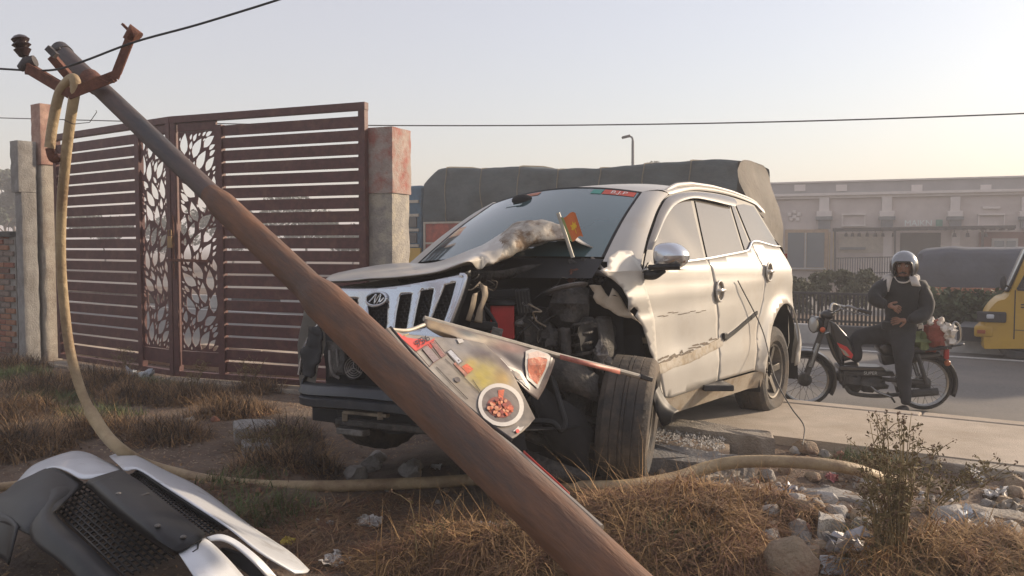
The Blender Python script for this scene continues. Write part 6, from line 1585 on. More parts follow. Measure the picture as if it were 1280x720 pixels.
N_ = [(hip, (.165, .135)), (K(1124, 392, .08), (.185, .14)), (K(1122, 372, .10), (.205, .145)), (K(1122, 358, .11), (.195, .125)), (K(1123, 347, .11), .065), (K(1124, 341, .12), .058),
      # near leg: straight down to the road
      (K(1122, 424, .20), .115), (K(1119, 450, .26), .085), (K(1120, 468, .28), .068), (K(1123, 490, .28), .052), (K(1122, 501, .28), .045),
      # far leg: thigh forward over the machine, shin down to the footboard
      (K(1110, 418, -.04), .112), (K(1086, 420, -.06), .095), (K(1070, 424, -.04), .082), (K(1070, 440, -.02), .068), (K(1071, 454, .0), .05),
      # his right arm (left in view): elbow out, hand at the chest
      (K(1101, 357, .13), .092), (K(1087, 366, .20), .082), (K(1085, 373, .24), .072), (K(1094, 378, .30), .056), (K(1098, 379, .32), .040),
      # his left arm: down and across to the waist
      (K(1146, 357, .12), .092), (K(1151, 374, .17), .086), (K(1150, 389, .21), .076), (K(1134, 395, .28), .058), (K(1122, 396, .32), .042)]
E_ = [(0, 1), (1, 2), (2, 3), (3, 4), (4, 5), (0, 6), (6, 7), (7, 8), (8, 9), (9, 10), (0, 11), (11, 12), (12, 13), (13, 14), (14, 15), (3, 16), (16, 17), (17, 18), (18, 19), (19, 20), (3, 21), (21, 22), (22, 23), (23, 24), (24, 25)]
V, Fc = skin_body('body', N_, E_)
zw = K(1123, 412, 0).z; zneck = K(1123, 346, 0).z
fm = []
for f in Fc:
    c = sum((V[i] for i in f), Vector()) / len(f)
    fm.append(2 if c.z > zneck + .005 else (1 if c.z < zw - .0 else 0))
V = [v + Vector((noise.noise(v * 7), noise.noise(v * 7 + Vector((5, 0, 0))), noise.noise(v * 7 + Vector((0, 5, 0))))) * .010 + Vector((noise.noise(v * 16), noise.noise(v * 16 + Vector((5, 0, 0))), 0)) * .012 + Vector((0, 0, 1)) * 0 + (v - hip).normalized() * .016 * (.4 - abs(noise.noise(v * 11 + Vector((2, 2, 2))))) for v in V]
obj('body', (V, Fc), JACK, rid, smooth=180, mats=[JACK, TROU, SKIN], fm=fm)
# jacket hem
obj('jacket_hem', MB().lathe([(.165, -.03), (.185, -.02), (.18, .05), (.16, .06)], Matrix.Translation(K(1125, 408, .06)) @ Matrix.Diagonal((1.02, .86, 1, 1)), 20), JACK, rid)
# hands: palm and five fingers each
def hand(wrist, d, up_, curl, nm):
    d = d.normalized(); n = up_ - d * up_.dot(d); n.normalize(); s = d.cross(n)
    nodes = [(wrist, .026), (wrist + d * .035, (.034, .020)), (wrist + d * .075, (.040, .018))]; ed = [(0, 1), (1, 2)]
    for k, (off, L, r) in enumerate(((-.030, .062, .0085), (-.010, .072, .009), (.010, .068, .0088), (.028, .054, .008))):
        p = wrist + d * .082 + s * off; b = len(nodes); nodes.append((p, .0105)); ed.append((2, b)); q = p; dd = d.copy()
        for j in range(3):
            a = curl * (j + 1) * .5; dd = (d * math.cos(a) - n * math.sin(a)); q = q + dd * (L / 3); nodes.append((q, r * (1 - .08 * j))); ed.append((len(nodes) - 2, len(nodes) - 1))
    b = len(nodes); p = wrist + d * .03 - s * .034; nodes.append((p, .0125)); ed.append((1, b)); q = p
    for j in range(2): q = q + (d * .75 - s * .5 - n * .4 * j).normalized() * .028; nodes.append((q, .0105 - j * .001)); ed.append((len(nodes) - 2, len(nodes) - 1))
    V, Fc = skin_body('hand', nodes, ed, lvl=1)
    return obj('hand', (V, Fc), SKIN, rid, smooth=180)
hand(K(1098, 379, .32), e_ * .8 + Vector((0, 0, -.25)) + s_ * .3, s_ + Vector((0, 0, .3)), .9, 'r')
hand(K(1121, 396, .33), -e_ * .95 + Vector((0, 0, -.05)) + s_ * .25, s_ + Vector((0, 0, .4)), .8, 'l')
# shoes
for (px, py, s, dx) in ((1120, 505, .28, -.10), (1068, 457, .0, -.10)):
    a = K(px, py, s); f = -e_ * .75 + s_ * .66 if s > .1 else -e_
    V, Fc = skin_body('shoe', [(a - f * .05, (.045, .04)), (a + f * .02 , (.05, .048)), (a + f * .10 + Vector((0, 0, -.012)), (.052, .034)), (a + f * .17 + Vector((0, 0, -.02)), (.04, .022))], [(0, 1), (1, 2), (2, 3)], lvl=2)
    zmin = gz if s > .1 else -9
    obj('shoe', ([Vector((v.x, v.y, max(v.z, zmin + .002))) for v in V], Fc), SHOE, rid, smooth=180)
# head: face turned to the viewer
hc = K(1125, 334, .14); fd_ = (Vector((0, 0, EYE)) - hc); fd_.z = 0; fd_.normalize(); fd_ = (fd_ + e_ * -.10).normalized(); fs_ = Vector((-fd_.y, fd_.x, 0))
HM = Matrix.Translation(hc) @ Matrix((fs_, fd_, Vector((0, 0, 1)))).transposed().to_4x4()
def head_pt(th, ph):
    x = math.sin(ph) * math.sin(th); y = math.sin(ph) * math.cos(th); z = math.cos(ph)
    X, Y, Z = x * .076, y * .098, z * .118
    if z < -.1: X *= 1 - .28 * (-z - .1) ** 1.1; Y *= 1 - .10 * (-z)
    if y > .55:
        fx = X / .076; fz = Z / .118
        Y += .030 * math.exp(-(fx / .20) ** 2 - ((fz + .10) / .20) ** 2)           # nose
        Y -= .012 * (math.exp(-((abs(fx) - .42) / .2) ** 2 - ((fz - .14) / .12) ** 2))  # eye sockets
        Y += .007 * math.exp(-(fx / .35) ** 2 - ((fz + .52) / .07) ** 2)           # lips
        Y += .010 * math.exp(-(fx / .35) ** 2 - ((fz + .86) / .14) ** 2)           # chin
        Y += .006 * math.exp(-((fz - .28) / .08) ** 2)
    return HM @ Vector((X, Y, Z))
hd_ = obj('head', MB().grid([[head_pt(t, p) for t in np.linspace(-math.pi, math.pi, 41)] for p in np.linspace(.02, math.pi - .02, 32)]), SKIN, rid, smooth=180)
HAIR = mat('black_hair', (.012, .010, .009), .7, var=.3)
for sx in (-1, 1):
    obj('eye', MB().ball(HM @ Vector((sx * .031, .083, .016)), (.012, .010, .008), 10, 7), mat('eye_white', (.5, .47, .43), .3), hd_)
    obj('pupil', MB().ball(HM @ Vector((sx * .031, .092, .016)), .0052, 8, 6), HAIR, hd_)
    obj('eyebrow', MB().tube([HM @ Vector((sx * .016, .097, .034)), HM @ Vector((sx * .034, .096, .039)), HM @ Vector((sx * .050, .086, .034))], .0045, 6), HAIR, hd_)
    obj('ear', MB().ball(HM @ Vector((sx * .078, -.005, .0)), (.012, .02, .032), 8, 6), SKIN, hd_)
    obj('nostril_wing', MB().ball(HM @ Vector((sx * .012, .112, -.026)), .008, 8, 6), SKIN, hd_)
obj('moustache', MB().tube([HM @ Vector((x, .106 - abs(x) * .45, -.044 - abs(x) * .25)) for x in (-.034, -.018, 0, .018, .034)], [.004, .007, .006, .007, .004], 6), HAIR, hd_)
obj('mouth', MB().tube([HM @ Vector((x, .104 - abs(x) * .4, -.060)) for x in (-.024, 0, .024)], [.003, .005, .003], 6), mat('lips', (.16, .06, .045), .5), hd_)
obj('beard', MB().grid([[head_pt(t, p) + (HM.to_3x3() @ Vector((math.sin(t), math.cos(t), -.2))) * .004 for t in np.linspace(-1.25, 1.25, 18)] for p in np.linspace(2.32, 2.85, 6)]), HAIR, hd_, smooth=180)
# open-face helmet
def helm(th, ph, k=1.0):
    x = math.sin(ph) * math.sin(th); y = math.sin(ph) * math.cos(th); z = math.cos(ph)
    return HM @ Vector((x * .124 * k, (y * .142 - .006) * k, z * .142 * k + .018))
rows = []
for t in np.linspace(0, 1, 16):
    row = []
    for th in np.linspace(-math.pi, math.pi, 49):
        lim = 1.30 if abs(th) < .62 else (1.30 + (2.28 - 1.30) * min(1, (abs(th) - .62) / .28))
        row.append(helm(th, .03 + (lim - .03) * t))
    rows.append(row)
hm_ = obj('helmet', MB().grid(rows, True), HELM, rid, smooth=180, solid=.014)
obj('edge_trim', MB().tube(rows[-1], .009, 6, caps=False), BIKEB, hm_)
obj('side_band', MB().grid([[helm(th, p, 1.012) for th in np.linspace(a0, a1, 16)] for p in np.linspace(1.45, 2.2, 6)] if False else [[helm(th, p, 1.012) for th in np.linspace(1.0, 2 * math.pi - 1.0, 40)] for p in np.linspace(1.42, 2.26, 8)], True), BIKEB, hm_, smooth=180)
obj('chin_strap', MB().tube(smooth_poly([HM @ Vector((-.092, .03, -.06)), HM @ Vector((-.05, .06, -.125)), HM @ Vector((0, .07, -.14)), HM @ Vector((.05, .06, -.125)), HM @ Vector((.092, .03, -.06))], 5), .008, 6), SCARF, hm_)
# scarf round the neck
nk = K(1123, 348, .12)
for a0, a1 in ((.75, 2.5), (-2.5, -.75)):
    obj('scarf', MB().tube(smooth_poly([nk + fs_ * (.125 * math.sin(a)) + fd_ * (.085 * math.cos(a)) + Vector((0, 0, .005 + .03 * math.cos(a + 3.14))) for a in np.linspace(a0, a1, 6)], 4), [.030 + .010 * noise.noise(Vector((i * .5, a0, 0))) for i in range(21)], 9), SCARF, rid)
for sx, L in ((-1, .15), (1, .09)):
    a = nk + fs_ * (.105 * sx) + fd_ * .075
    obj('scarf_end', MB().grid([[a + fs_ * (sx * .03 * t + w__ * .035) + fd_ * (.05 * math.sin(t * 2.2) + .012 * math.sin(w__ * 4)) + Vector((0, 0, .03 - L * t)) for w__ in (-1, -.4, .2, 1)] for t in np.linspace(0, 1, 7)]), SCARF, rid, smooth=180, solid=.006)
# ================================================================ rubble, litter, weeds and grass
GA = np.array([[p.z for p in r] for r in G]); GX = np.array(gx); GY = np.array(gy)
def gz_arr(x, y):
    i = np.clip(np.searchsorted(GX, x) - 1, 0, len(GX) - 2); j = np.clip(np.searchsorted(GY, y) - 1, 0, len(GY) - 2)
    u = (x - GX[i]) / (GX[i + 1] - GX[i]); v = (y - GY[j]) / (GY[j + 1] - GY[j])
    return (GA[j, i] * (1 - u) + GA[j, i + 1] * u) * (1 - v) + (GA[j + 1, i] * (1 - u) + GA[j + 1, i + 1] * u) * v
def GG(px, py):
    """Where a sight line meets the ground."""
    z = -.1
    for _ in range(12):
        p = GZ(px, py, z); z = float(gz_arr(np.array([p.x]), np.array([p.y]))[0])
    return Vector((p.x, p.y, z))
STONE = [mat('rubble_grey', (.27, .25, .225), .9, var=.25, scale=10, bump=.7, bscale=70), mat('rubble_tan', (.30, .235, .165), .9, var=.25, scale=9, bump=.7, bscale=60, col2=(.2, .12, .08), c2scale=4), mat('rubble_white', (.42, .40, .37), .9, var=.2, scale=12, bump=.6, bscale=80), mat('broken_brick', (.24, .11, .075), .9, var=.25, scale=12, bump=.6, bscale=80)]
PAPER = [mat('litter_white', (.55, .54, .52), .7, var=.15, scale=12, col2=(.33, .29, .25), c2scale=9), mat('litter_blue_white', (.42, .46, .50), .5, var=.2, scale=12), mat('litter_yellow', (.52, .40, .05), .5, var=.2), mat('litter_pink', (.45, .17, .17), .6, var=.2), mat('litter_foil', (.38, .38, .40), .3, .6, var=.3, scale=20), mat('cardboard', (.36, .23, .12), .85, var=.2, scale=10), mat('litter_grey_sack', (.28, .25, .21), .85, var=.2, scale=8, bump=.4), mat('litter_green', (.12, .20, .08), .6, var=.2)]
MARKS_ = [('the boulder', 985, 700), ('the plastic bag', 1062, 690), ('the pink rag', 1040, 600), ('the small pale block', 1040, 645), ('the tall weed', 1128, 680), ('the cement sack', 905, 608), ('the broken bowl piece', 1222, 600), ('the foil wrapper', 985, 621), ('the cream pipe end', 1085, 595), ('the green wrapper', 1200, 690), ('the right edge', 1275, 650), ('the half buried strip', 1050, 615), ('the spreading weed', 1165, 620), ('the long thin strip', 1225, 640), ('the front wheel', 760, 600), ('the yellow wrapper', 362, 680), ('the paper ball', 420, 704), ('the gate blocks', 315, 540), ('the pale rag', 592, 662), ('the left gate leaf', 120, 470), ('the torn bumper', 300, 640), ('the car bumper beam', 470, 570), ('the pipe below the car', 540, 600)]
def near(px, py, size, m):
    nm = min(MARKS_, key=lambda q: math.hypot(px - q[1], (py - q[2]) * 1.6)); dx, dy = px - nm[1], py - nm[2]
    side = ('right of' if dx > 0 else 'left of') if abs(dx) > abs(dy) * 1.3 else ('in front of' if dy > 0 else 'behind')
    return '%s %s %%s lying %s %s' % ('tiny' if size < .02 else 'small' if size < .032 else 'fist sized' if size < .045 else 'large', {'rubble_grey': 'grey', 'rubble_tan': 'tan', 'rubble_white': 'whitish', 'broken_brick': 'brick red'}.get(m.name, 'grey'), side, nm[0])
def rock(name, label, px, py, size, seed, m, cat='stone', sink=.25, rot=None, group=None, flat=.7, box=0.0):
    if group: label = near(px, py, size, m) % ('angular chunk' if box else 'loose stone')
    c = GG(px, py); rr = random.Random(seed); bm = bmesh.new(); bmesh.ops.create_icosphere(bm, subdivisions=3 if size > .06 else 2, radius=1)
    sx, sy, sz = size * rr.uniform(.8, 1.2), size * rr.uniform(.7, 1.0), size * flat
    for v in bm.verts:
        d = v.co.copy()
        if box: d = Vector([math.copysign(abs(q) ** (1 - box), q) for q in d])
        k = 1 + .35 * noise.noise(d * 1.3 + Vector((seed * 3.3, 0, 0))) + .12 * noise.noise(d * 4 + Vector((0, seed, 0)))
        for nrm, off in (((.8, .5, .3), .72), ((-.6, .7, .4), .7), ((.1, -.8, .6), .75)):
            nn = Vector(nrm).normalized(); t = d.dot(nn) * k
            if t > off: d = d - nn * ((t - off) / k * .85)
        v.co = Vector((d.x * sx, d.y * sy, d.z * sz)) * k
    Rr_ = Matrix.Rotation(rr.uniform(0, 6.28), 3, 'Z') @ Matrix.Rotation(rr.uniform(-.25, .25), 3, 'X')
    V = [Rr_ @ v.co + c + Vector((0, 0, sz * (1 - sink * 2))) for v in bm.verts]; Fc = [tuple(v.index for v in f.verts) for f in bm.faces]; bm.free()
    return tag(obj(name, (V, Fc), m, loc=c, smooth=35), label, cat, group)
def slab(name, label, pts, th, m, cat='slab', seed=1, top=0.0):
    """Broken slab: its top outline from sight lines at given heights."""
    P = [GZ(px, py, max(z, GG(px, py).z + .03)) for px, py, z in pts]; c = sum(P, Vector()) / len(P); k = 5
    ed = []
    for i, p in enumerate(P):
        q = P[(i + 1) % len(P)]
        for j in range(k): ed.append(p.lerp(q, j / k) + cru(p.lerp(q, j / k), .012, 20, seed))
    n = len(ed); mid = c.copy()
    V = [e + (mid - e) * .035 for e in ed] + [e - Vector((0, 0, .012)) for e in ed] + [e - Vector((0, 0, th)) + cru(e, .01, 15, seed + 3) for e in ed] + [mid]
    Fc = [(i, (i + 1) % n, 3 * n) for i in range(n)]
    for a in (0, n): Fc += [(a + i, a + n + i, a + n + (i + 1) % n, a + (i + 1) % n) for i in range(n)]
    return tag(obj(name, (V, Fc), m, loc=c - Vector((0, 0, th)), smooth=35), label, cat)
def scrap(name, label, px, py, w_, h_, m, cat='litter', seed=1, amp=.03, lift=.015, rot=0.0, tilt=.25):
    c = GG(px, py) + Vector((0, 0, lift)); n = 12; rr = random.Random(seed)
    Rr_ = Matrix.Rotation(rot, 3, 'Z') @ Matrix.Rotation(tilt, 3, 'X')
    Gs = []
    for j in range(n):
        row = []
        for i in range(n):
            u, v = i / (n - 1) - .5, j / (n - 1) - .5
            ed = 1 - .25 * noise.noise(Vector((math.atan2(v, u) * 1.2, seed, 0))) 
            p = Vector((u * w_ * ed, v * h_ * ed, 0)); q = Vector((u * 5 * 1.4, v * 5 * 1.4, seed * 2.7))
            z = amp * (noise.noise(q) + .6 * abs(noise.noise(q * 2.3)) * 2 - .3)
            p += Vector((amp * noise.noise(q + Vector((9, 0, 0))), amp * noise.noise(q + Vector((0, 9, 0))), z))
            row.append(c + Rr_ @ p)
        Gs.append(row)
    zmin = min(p.z for r in Gs for p in r)
    for r in Gs:
        for p in r: p.z += max(0, c.z - lift - .01 - zmin)
    return tag(obj(name, MB().grid(Gs), m, loc=c, smooth=25), label, cat)

# broken kerb stones and slabs beside the front wheel
slab('kerb_stone', 'long pale broken kerb stone lying between the front wheel and the pavement', [(826, 521, .10), (880, 526, .10), (935, 536, .09), (966, 541, .08), (970, 549, .07), (938, 546, .07), (880, 537, .08), (830, 531, .08)], .20, CONC_L, 'kerb stone', 3)
slab('concrete_slab', 'flat cracked concrete slab beside the front wheel below the broken kerb stone', [(800, 553, .03), (860, 560, .05), (905, 566, .06), (945, 574, .05), (930, 584, .02), (880, 580, .02), (830, 575, .0), (800, 574, .0)], .09, CONC, 'slab', 5)
slab('concrete_slab', 'narrow concrete strip half buried under the cream pipe on the right', [(1002, 608, .03), (1050, 611, .04), (1092, 618, .04), (1090, 627, .02), (1046, 622, .02), (1004, 617, .01)], .07, CONC, 'slab', 8)
slab('concrete_block', 'small pale concrete block in the rubble right of the dry straw', [(1023, 640, .07), (1050, 641, .075), (1056, 650, .06), (1024, 649, .055)], .09, STONE[2], 'block', 9)
slab('concrete_slab', 'long thin concrete strip among the litter at the right edge', [(1190, 628, .03), (1240, 634, .03), (1300, 646, .03), (1300, 656, .01), (1238, 645, .01), (1190, 637, .01)], .06, CONC_L, 'slab', 11)
slab('concrete_block', 'grey block half buried in the dry grass in front of the gate', [(292, 525, .03), (345, 523, .04), (348, 533, .02), (294, 537, .01)], .12, CONC, 'block', 13)
slab('concrete_block', 'dark grey broken block lying just below the other block near the gate', [(302, 548, -.01), (338, 546, .0), (340, 556, -.02), (304, 560, -.03)], .1, CONC, 'block', 15)
# loose white gravel on the slab
rg = np.random.default_rng(5); gb = MB()
for i in range(900):
    px = rg.uniform(812, 905); py = 541 + (px - 812) * .17 + rg.normal() * 6
    p = GZ(px, py, .055 - abs(rg.normal()) * .02); s = rg.uniform(.004, .012); gb.add([p + Vector((s, 0, 0)), p + Vector((-s * .5, s * .8, 0)), p + Vector((-s * .5, -s * .8, 0)), p + Vector((0, 0, s)), p - Vector((0, 0, s))], [(0, 1, 3), (1, 2, 3), (2, 0, 3), (1, 0, 4), (2, 1, 4), (0, 2, 4)])
tag(obj('gravel_heap', gb, STONE[2], smooth=0), kind='stuff')
struct('gravel_bed', MB().grid([[GZ(x, 548 + (x - 812) * .17 + dy, z) for x in np.linspace(806, 912, 10)] for dy, z in ((-14, -.02), (-8, .035), (2, .05), (10, .02), (16, -.06))]), STONE[1], smooth=180)
rock('boulder', 'big tan boulder at the bottom edge right of the dry straw mound', 985, 716, .125, 4, STONE[1], 'boulder', .28, flat=.95)
rock('boulder', 'rounded tan stone beside the end of the bent wire on the pavement edge', 1008, 566, .075, 6, STONE[1], 'stone', .2)
rock('stone', 'pale stone just left of the rounded stone by the pavement edge', 994, 566, .04, 8, STONE[2])
rock('stone', 'reddish broken brick lump at the pavement edge behind the cream pipe', 1050, 574, .05, 12, STONE[3])
rock('stone', 'grey lump of masonry behind the cream pipe right of the pale stone', 1030, 570, .045, 14, STONE[0])
rr = random.Random(21)
n_s = 0
for (x0, x1, y0, y1, k, lb) in ((930, 1110, 590, 665, 26, 'small loose stone in the rubble between the boulder and the cream pipe'), (1160, 1275, 610, 690, 24, 'small loose stone among the litter at the right edge'), (820, 920, 575, 600, 8, 'small stone beside the cement sack'), (560, 700, 640, 690, 6, 'small stone in the straw near the foot of the pole'), (300, 560, 600, 690, 9, 'small stone in the dirt between torn bumper and pole'), (220, 330, 500, 560, 8, 'small stone near the half buried blocks by the gate'), (60, 150, 450, 500, 4, 'small stone at the foot of the left gate leaf'), (690, 800, 590, 606, 6, 'small stone by the front wheel')):
    for _ in range(k):
        rock('stone', lb, rr.uniform(x0, x1), rr.uniform(y0, y1), rr.uniform(.012, .038), 100 + n_s, STONE[rr.choice((0, 0, 1, 2, 3))], 'stone', .2, group='loose stones in the verge'); n_s += 1
for i, (px, py, s, m_, lb) in enumerate(((1195, 622, .06, 0, 'grey chunk of concrete left of the white bowl piece'), (1230, 655, .05, 2, 'pale chunk of concrete below the long thin strip at right'), (1262, 668, .055, 0, 'grey chunk of concrete low at the right edge'), (1165, 640, .05, 1, 'tan chunk of rubble just right of the tall weed'), (960, 600, .06, 0, 'grey chunk below the left end of the cream pipe on the right'), (1075, 600, .045, 2, 'pale chunk beside the right end of the cream pipe'), (1270, 612, .07, 1, 'tan lump at the right edge above the litter'), (1072, 650, .045, 1, 'tan lump just right of the small pale concrete block'))):
    rock('rubble_chunk', lb, px, py, s, 300 + i, STONE[m_], 'rubble', .22, box=.3)
for i in range(84):
    x_, y_ = (rr.uniform(930, 1280), rr.uniform(588, 672)) if i < 46 else (rr.uniform(960, 1105), rr.uniform(592, 700)); z_ = .018 + .045 * rr.random() ** 2
    rock('rubble_chunk', 'angular chunk of broken concrete scattered in the rubble right of the straw', x_, y_, z_, 500 + i, STONE[rr.choice((0, 2, 1, 2))], 'rubble', .15, group='angular chunks in the rubble', flat=.6, box=.4)
for i in range(12):
    rock('rubble_chunk', 'dark lump of rubble in the shade under the front of the car', rr.uniform(430, 620), rr.uniform(562, 598), .03 + .05 * rr.random(), 700 + i, STONE[0], 'rubble', .2, group='rubble under the car', flat=.6, box=.3)
# litter
scrap('cement_sack', 'empty grey sack draped over rubble below the cream pipe', 905, 608, .26, .16, PAPER[6], 'sack', 3, .035, .03, .4)
scrap('plastic_bag', 'crumpled silvery plastic bag right of the boulder', 1062, 690, .16, .12, PAPER[4], 'plastic bag', 5, .06, .02, .3)
scrap('cardboard_piece', 'torn brown cardboard piece between the boulder and the plastic bag', 1030, 698, .09, .07, PAPER[5], 'cardboard', 6, .012, .02, .2, .5)
scrap('white_board', 'flat white sheet at the bottom edge below the plastic bag', 1058, 718, .20, .10, PAPER[1], 'sheet', 7, .006, .03, -.3, .45)
scrap('pink_cloth', 'small pink rag behind the concrete strip under the pipe', 1040, 600, .07, .06, PAPER[3], 'rag', 8, .03, .01, .5)
scrap('foil_wrapper', 'crumpled shiny foil wrapper left of the concrete strip', 985, 621, .10, .07, PAPER[4], 'wrapper', 9, .04, .01, .5)
scrap('broken_bowl', 'curved white broken bowl piece near the right edge', 1222, 600, .14, .09, PAPER[0], 'bowl', 10, .02, .03, .9, .8)
L_ = [('white paper scrap caught in the straw left of the pole', 462, 655, .10, 0), ('crumpled white paper ball at bottom centre left', 420, 704, .10, 0), ('torn white scrap right of the paper ball', 458, 692, .06, 0), ('pale rag in the straw beside the pole', 592, 662, .11, 0), ('white scrap in the dry grass in front of the gate', 233, 528, .10, 0), ('bluish white plastic bag at the foot of the gate', 172, 474, .22, 1), ('yellow wrapper beside the torn bumper', 362, 680, .07, 2), ('white scrap near the gate sill by the car', 360, 540, .08, 0), ('white plastic scrap in the litter at the right edge', 1243, 622, .11, 0), ('bluish scrap under the thin concrete strip at right', 1215, 668, .12, 1), ('white scrap beside the tall weed on its left', 1100, 640, .07, 0), ('white wrapper under the front wheel', 735, 598, .05, 0), ('blue white scrap low on the right side', 1155, 690, .10, 1), ('pale torn bag right of the tall weed', 1190, 650, .14, 1), ('green wrapper in the grass at right', 1200, 690, .06, 7), ('white scrap near the small concrete block', 1000, 646, .05, 0), ('pale crumpled scrap behind the cream pipe by the gate blocks', 320, 568, .10, 6), ('white flake among the stones right of the pipe', 1140, 612, .06, 0), ('grey torn sack piece in the rubble at far right', 1262, 640, .13, 6), ('white scrap left of the front wheel in the shade', 545, 585, .05, 0)]
for i, (lb, px, py, s, m_) in enumerate(L_): scrap('litter_scrap', lb, px, py, s * 1.3, s, PAPER[m_], 'litter', 40 + i, s * .28, .012, i * 1.3)

# bent wire leaning from the rear door to the ground
tag(obj('bent_wire', MB().tube(smooth_poly([CM @ (CS(919, 351) + Vector((0, .02, 0))), CM @ (CS(943, 412) + Vector((0, .06, 0))), PX(968, 470, 6.15), PX(988, 508, 5.9), PX(1004, 530, 5.7), PX(1005, 545, 5.62), PX(1003, 556, 5.55)], 6), .0045, 6), DARKM, loc=GG(1003, 556)), 'thin dark bent wire leaning from the rear door down to the pavement edge', 'wire')

# ---- grass
STRAW = [mat('straw_gold', (.37, .225, .095), .8, var=.35, scale=5), mat('straw_brown', (.27, .165, .082), .85, var=.4, scale=5), mat('straw_red_brown', (.15, .072, .04), .9, var=.4, scale=5), mat('dead_stems', (.075, .055, .040), .9, var=.4, scale=6), mat('green_grass', (.085, .115, .035), .8, var=.4, scale=5)]
def blades(name, P, L, tilt, m, seed, wd=.0035, curl=.6, az=None):
    """Blade strips: P bases (n,3), L lengths, tilt from upright."""
    rg = np.random.default_rng(seed); n = len(P)
    if az is None:      # matted swirls: neighbours lean alike, with strays
        c = np.sin(P[:, 0] * 9 + seed) + np.cos(P[:, 1] * 8 - seed * 2) + np.sin(P[:, 0] * 4 - P[:, 1] * 5 + seed)
        az = c * 2.2 + np.where(rg.uniform(0, 1, n) < .4, rg.uniform(0, 2 * np.pi, n), rg.normal(0, .45, n))
    d = np.stack([np.cos(az), np.sin(az), np.zeros(n)], 1); up = np.array([0, 0, 1.0]); sd_ = np.stack([-np.sin(az), np.cos(az), np.zeros(n)], 1)
    tw = rg.uniform(-1, 1, (n, 1)); ring = []
    q = P.copy(); t = tilt.copy(); w_ = (wd * rg.uniform(.4, 1.7, n))[:, None]
    for k in range(4):
        side = sd_ * (1 - k / 3.0) + d * tw * .3 * k / 3
        ring.append((q - side * w_ * (1 - .3 * k), q + side * w_ * (1 - .3 * k)))
        q = q + (d * np.sin(t)[:, None] + up * np.cos(t)[:, None] + sd_ * tw * .25) * (L / 3)[:, None]; t = t + curl * rg.uniform(.2, 1.2, n)
    V = np.stack([x for r in ring for x in r], 1)           # n, 8, 3
    o = (np.arange(n) * 8)[:, None, None]
    F1 = np.array([[0, 1, 3, 2], [2, 3, 5, 4], [4, 5, 7, 6]])[None] + o
    ob = leaf_obj(name, (V.reshape(-1, 3), F1.reshape(-1, 4)), m)
    return tag(ob, kind='stuff')
ex = [ (Vector((fwc_.x, fwc_.y)), .25) for fwc_ in [CM @ fwc] ]
def keep(P):
    n_ = P[:, 0] * N.x + P[:, 1] * N.y; u_ = P[:, 0] * U.x + P[:, 1] * U.y
    ok = (n_ < 5.72) | ((P[:, 0] < -1.2) & (n_ < 6.15))
    # open ground under the car
    ci = np.array(CI)[:3]; c = P @ ci[:, :3].T + ci[:, 3]
    ok &= ~((c[:, 0] > -1.0) & (c[:, 0] < 3.05) & (np.abs(c[:, 1]) < .80))
    ok &= np.hypot(P[:, 0] - ex[0][0].x, P[:, 1] - ex[0][0].y) > .27
    return ok
def clump_pts(list_, seed, per=1.0):
    rg = np.random.default_rng(seed); out = []
    for px, py, r, k, h in list_:
        c = GG(px, py); k = int(k * per); a = rg.uniform(0, 2 * np.pi, k); q = r * np.sqrt(rg.uniform(0, 1, k)) * rg.uniform(.6, 1.15, k)
        x = c.x + q * np.cos(a); y = c.y + q * np.sin(a) * .8; z = gz_arr(x, y) + h * np.clip(1 - (q / r) ** 2, 0, 1) * rg.uniform(.2, 1.0, k)
        out.append(np.stack([x, y, z], 1))
    P = np.concatenate(out); return P[keep(P)]
right = [(770, 640, 0.3, 2600, 0.066), (830, 660, 0.36, 3600, 0.088), (890, 660, 0.34, 3200, 0.088), (860, 700, 0.36, 3600, 0.088), (790, 690, 0.32, 3000, 0.066), (930, 640, 0.28, 2000, 0.055), (920, 705, 0.28, 2400, 0.055), (750, 620, 0.22, 1500, 0.033), (980, 650, 0.2, 900, 0.028), (850, 620, 0.26, 2000, 0.055), (730, 650, 0.2, 1200, 0.028)]
midl = [(600, 700, .26, 2600, .12), (560, 690, .26, 2600, .11), (520, 705, .24, 2000, .09), (640, 690, .22, 1800, .10), (540, 660, .2, 1200, .06), (600, 655, .18, 900, .05), (480, 700, .2, 1100, .05), (660, 715, .2, 1500, .08)]
flat_ = [(330, 650, .3, 500, .01), (400, 665, .3, 600, .01), (300, 605, .3, 400, .01), (450, 640, .3, 500, .01), (420, 700, .25, 400, .02), (520, 625, .25, 400, .01), (350, 690, .2, 300, .01)]
left = [(355, 560, .30, 1500, .12), (385, 585, .24, 900, .06), (330, 585, .22, 700, .04), (290, 520, .35, 1700, .07), (240, 500, .4, 2200, .10), (180, 500, .45, 2400, .10), (120, 480, .5, 2400, .12), (60, 490, .5, 2600, .12), (15, 520, .45, 2400, .12), (10, 570, .35, 2400, .16), (40, 560, .3, 1500, .10), (90, 545, .3, 1500, .06), (140, 540, .3, 1300, .05), (210, 545, .3, 1300, .05), (320, 490, .3, 1200, .06), (25, 460, .4, 1500, .10)]
far_r = [(1180, 705, .28, 2200, .10), (1240, 695, .3, 2200, .08), (1120, 700, .22, 1500, .08), (1080, 715, .18, 900, .06), ]
def tilts(n, seed, a=45, b=88): return np.radians(np.random.default_rng(seed).uniform(a, b, n))
def lens(n, seed, a, b): return np.random.default_rng(seed).uniform(a, b, n)
P = clump_pts(right + midl, 1, .34); blades('dry_grass', P, lens(len(P), 2, .08, .26), tilts(len(P), 3, 62, 115), STRAW[0], 4, .0032)
P = clump_pts(right + midl, 41, .012); blades('dry_grass', P, lens(len(P), 42, .20, .42), tilts(len(P), 43, 10, 60), STRAW[0], 44, .0026, .35)
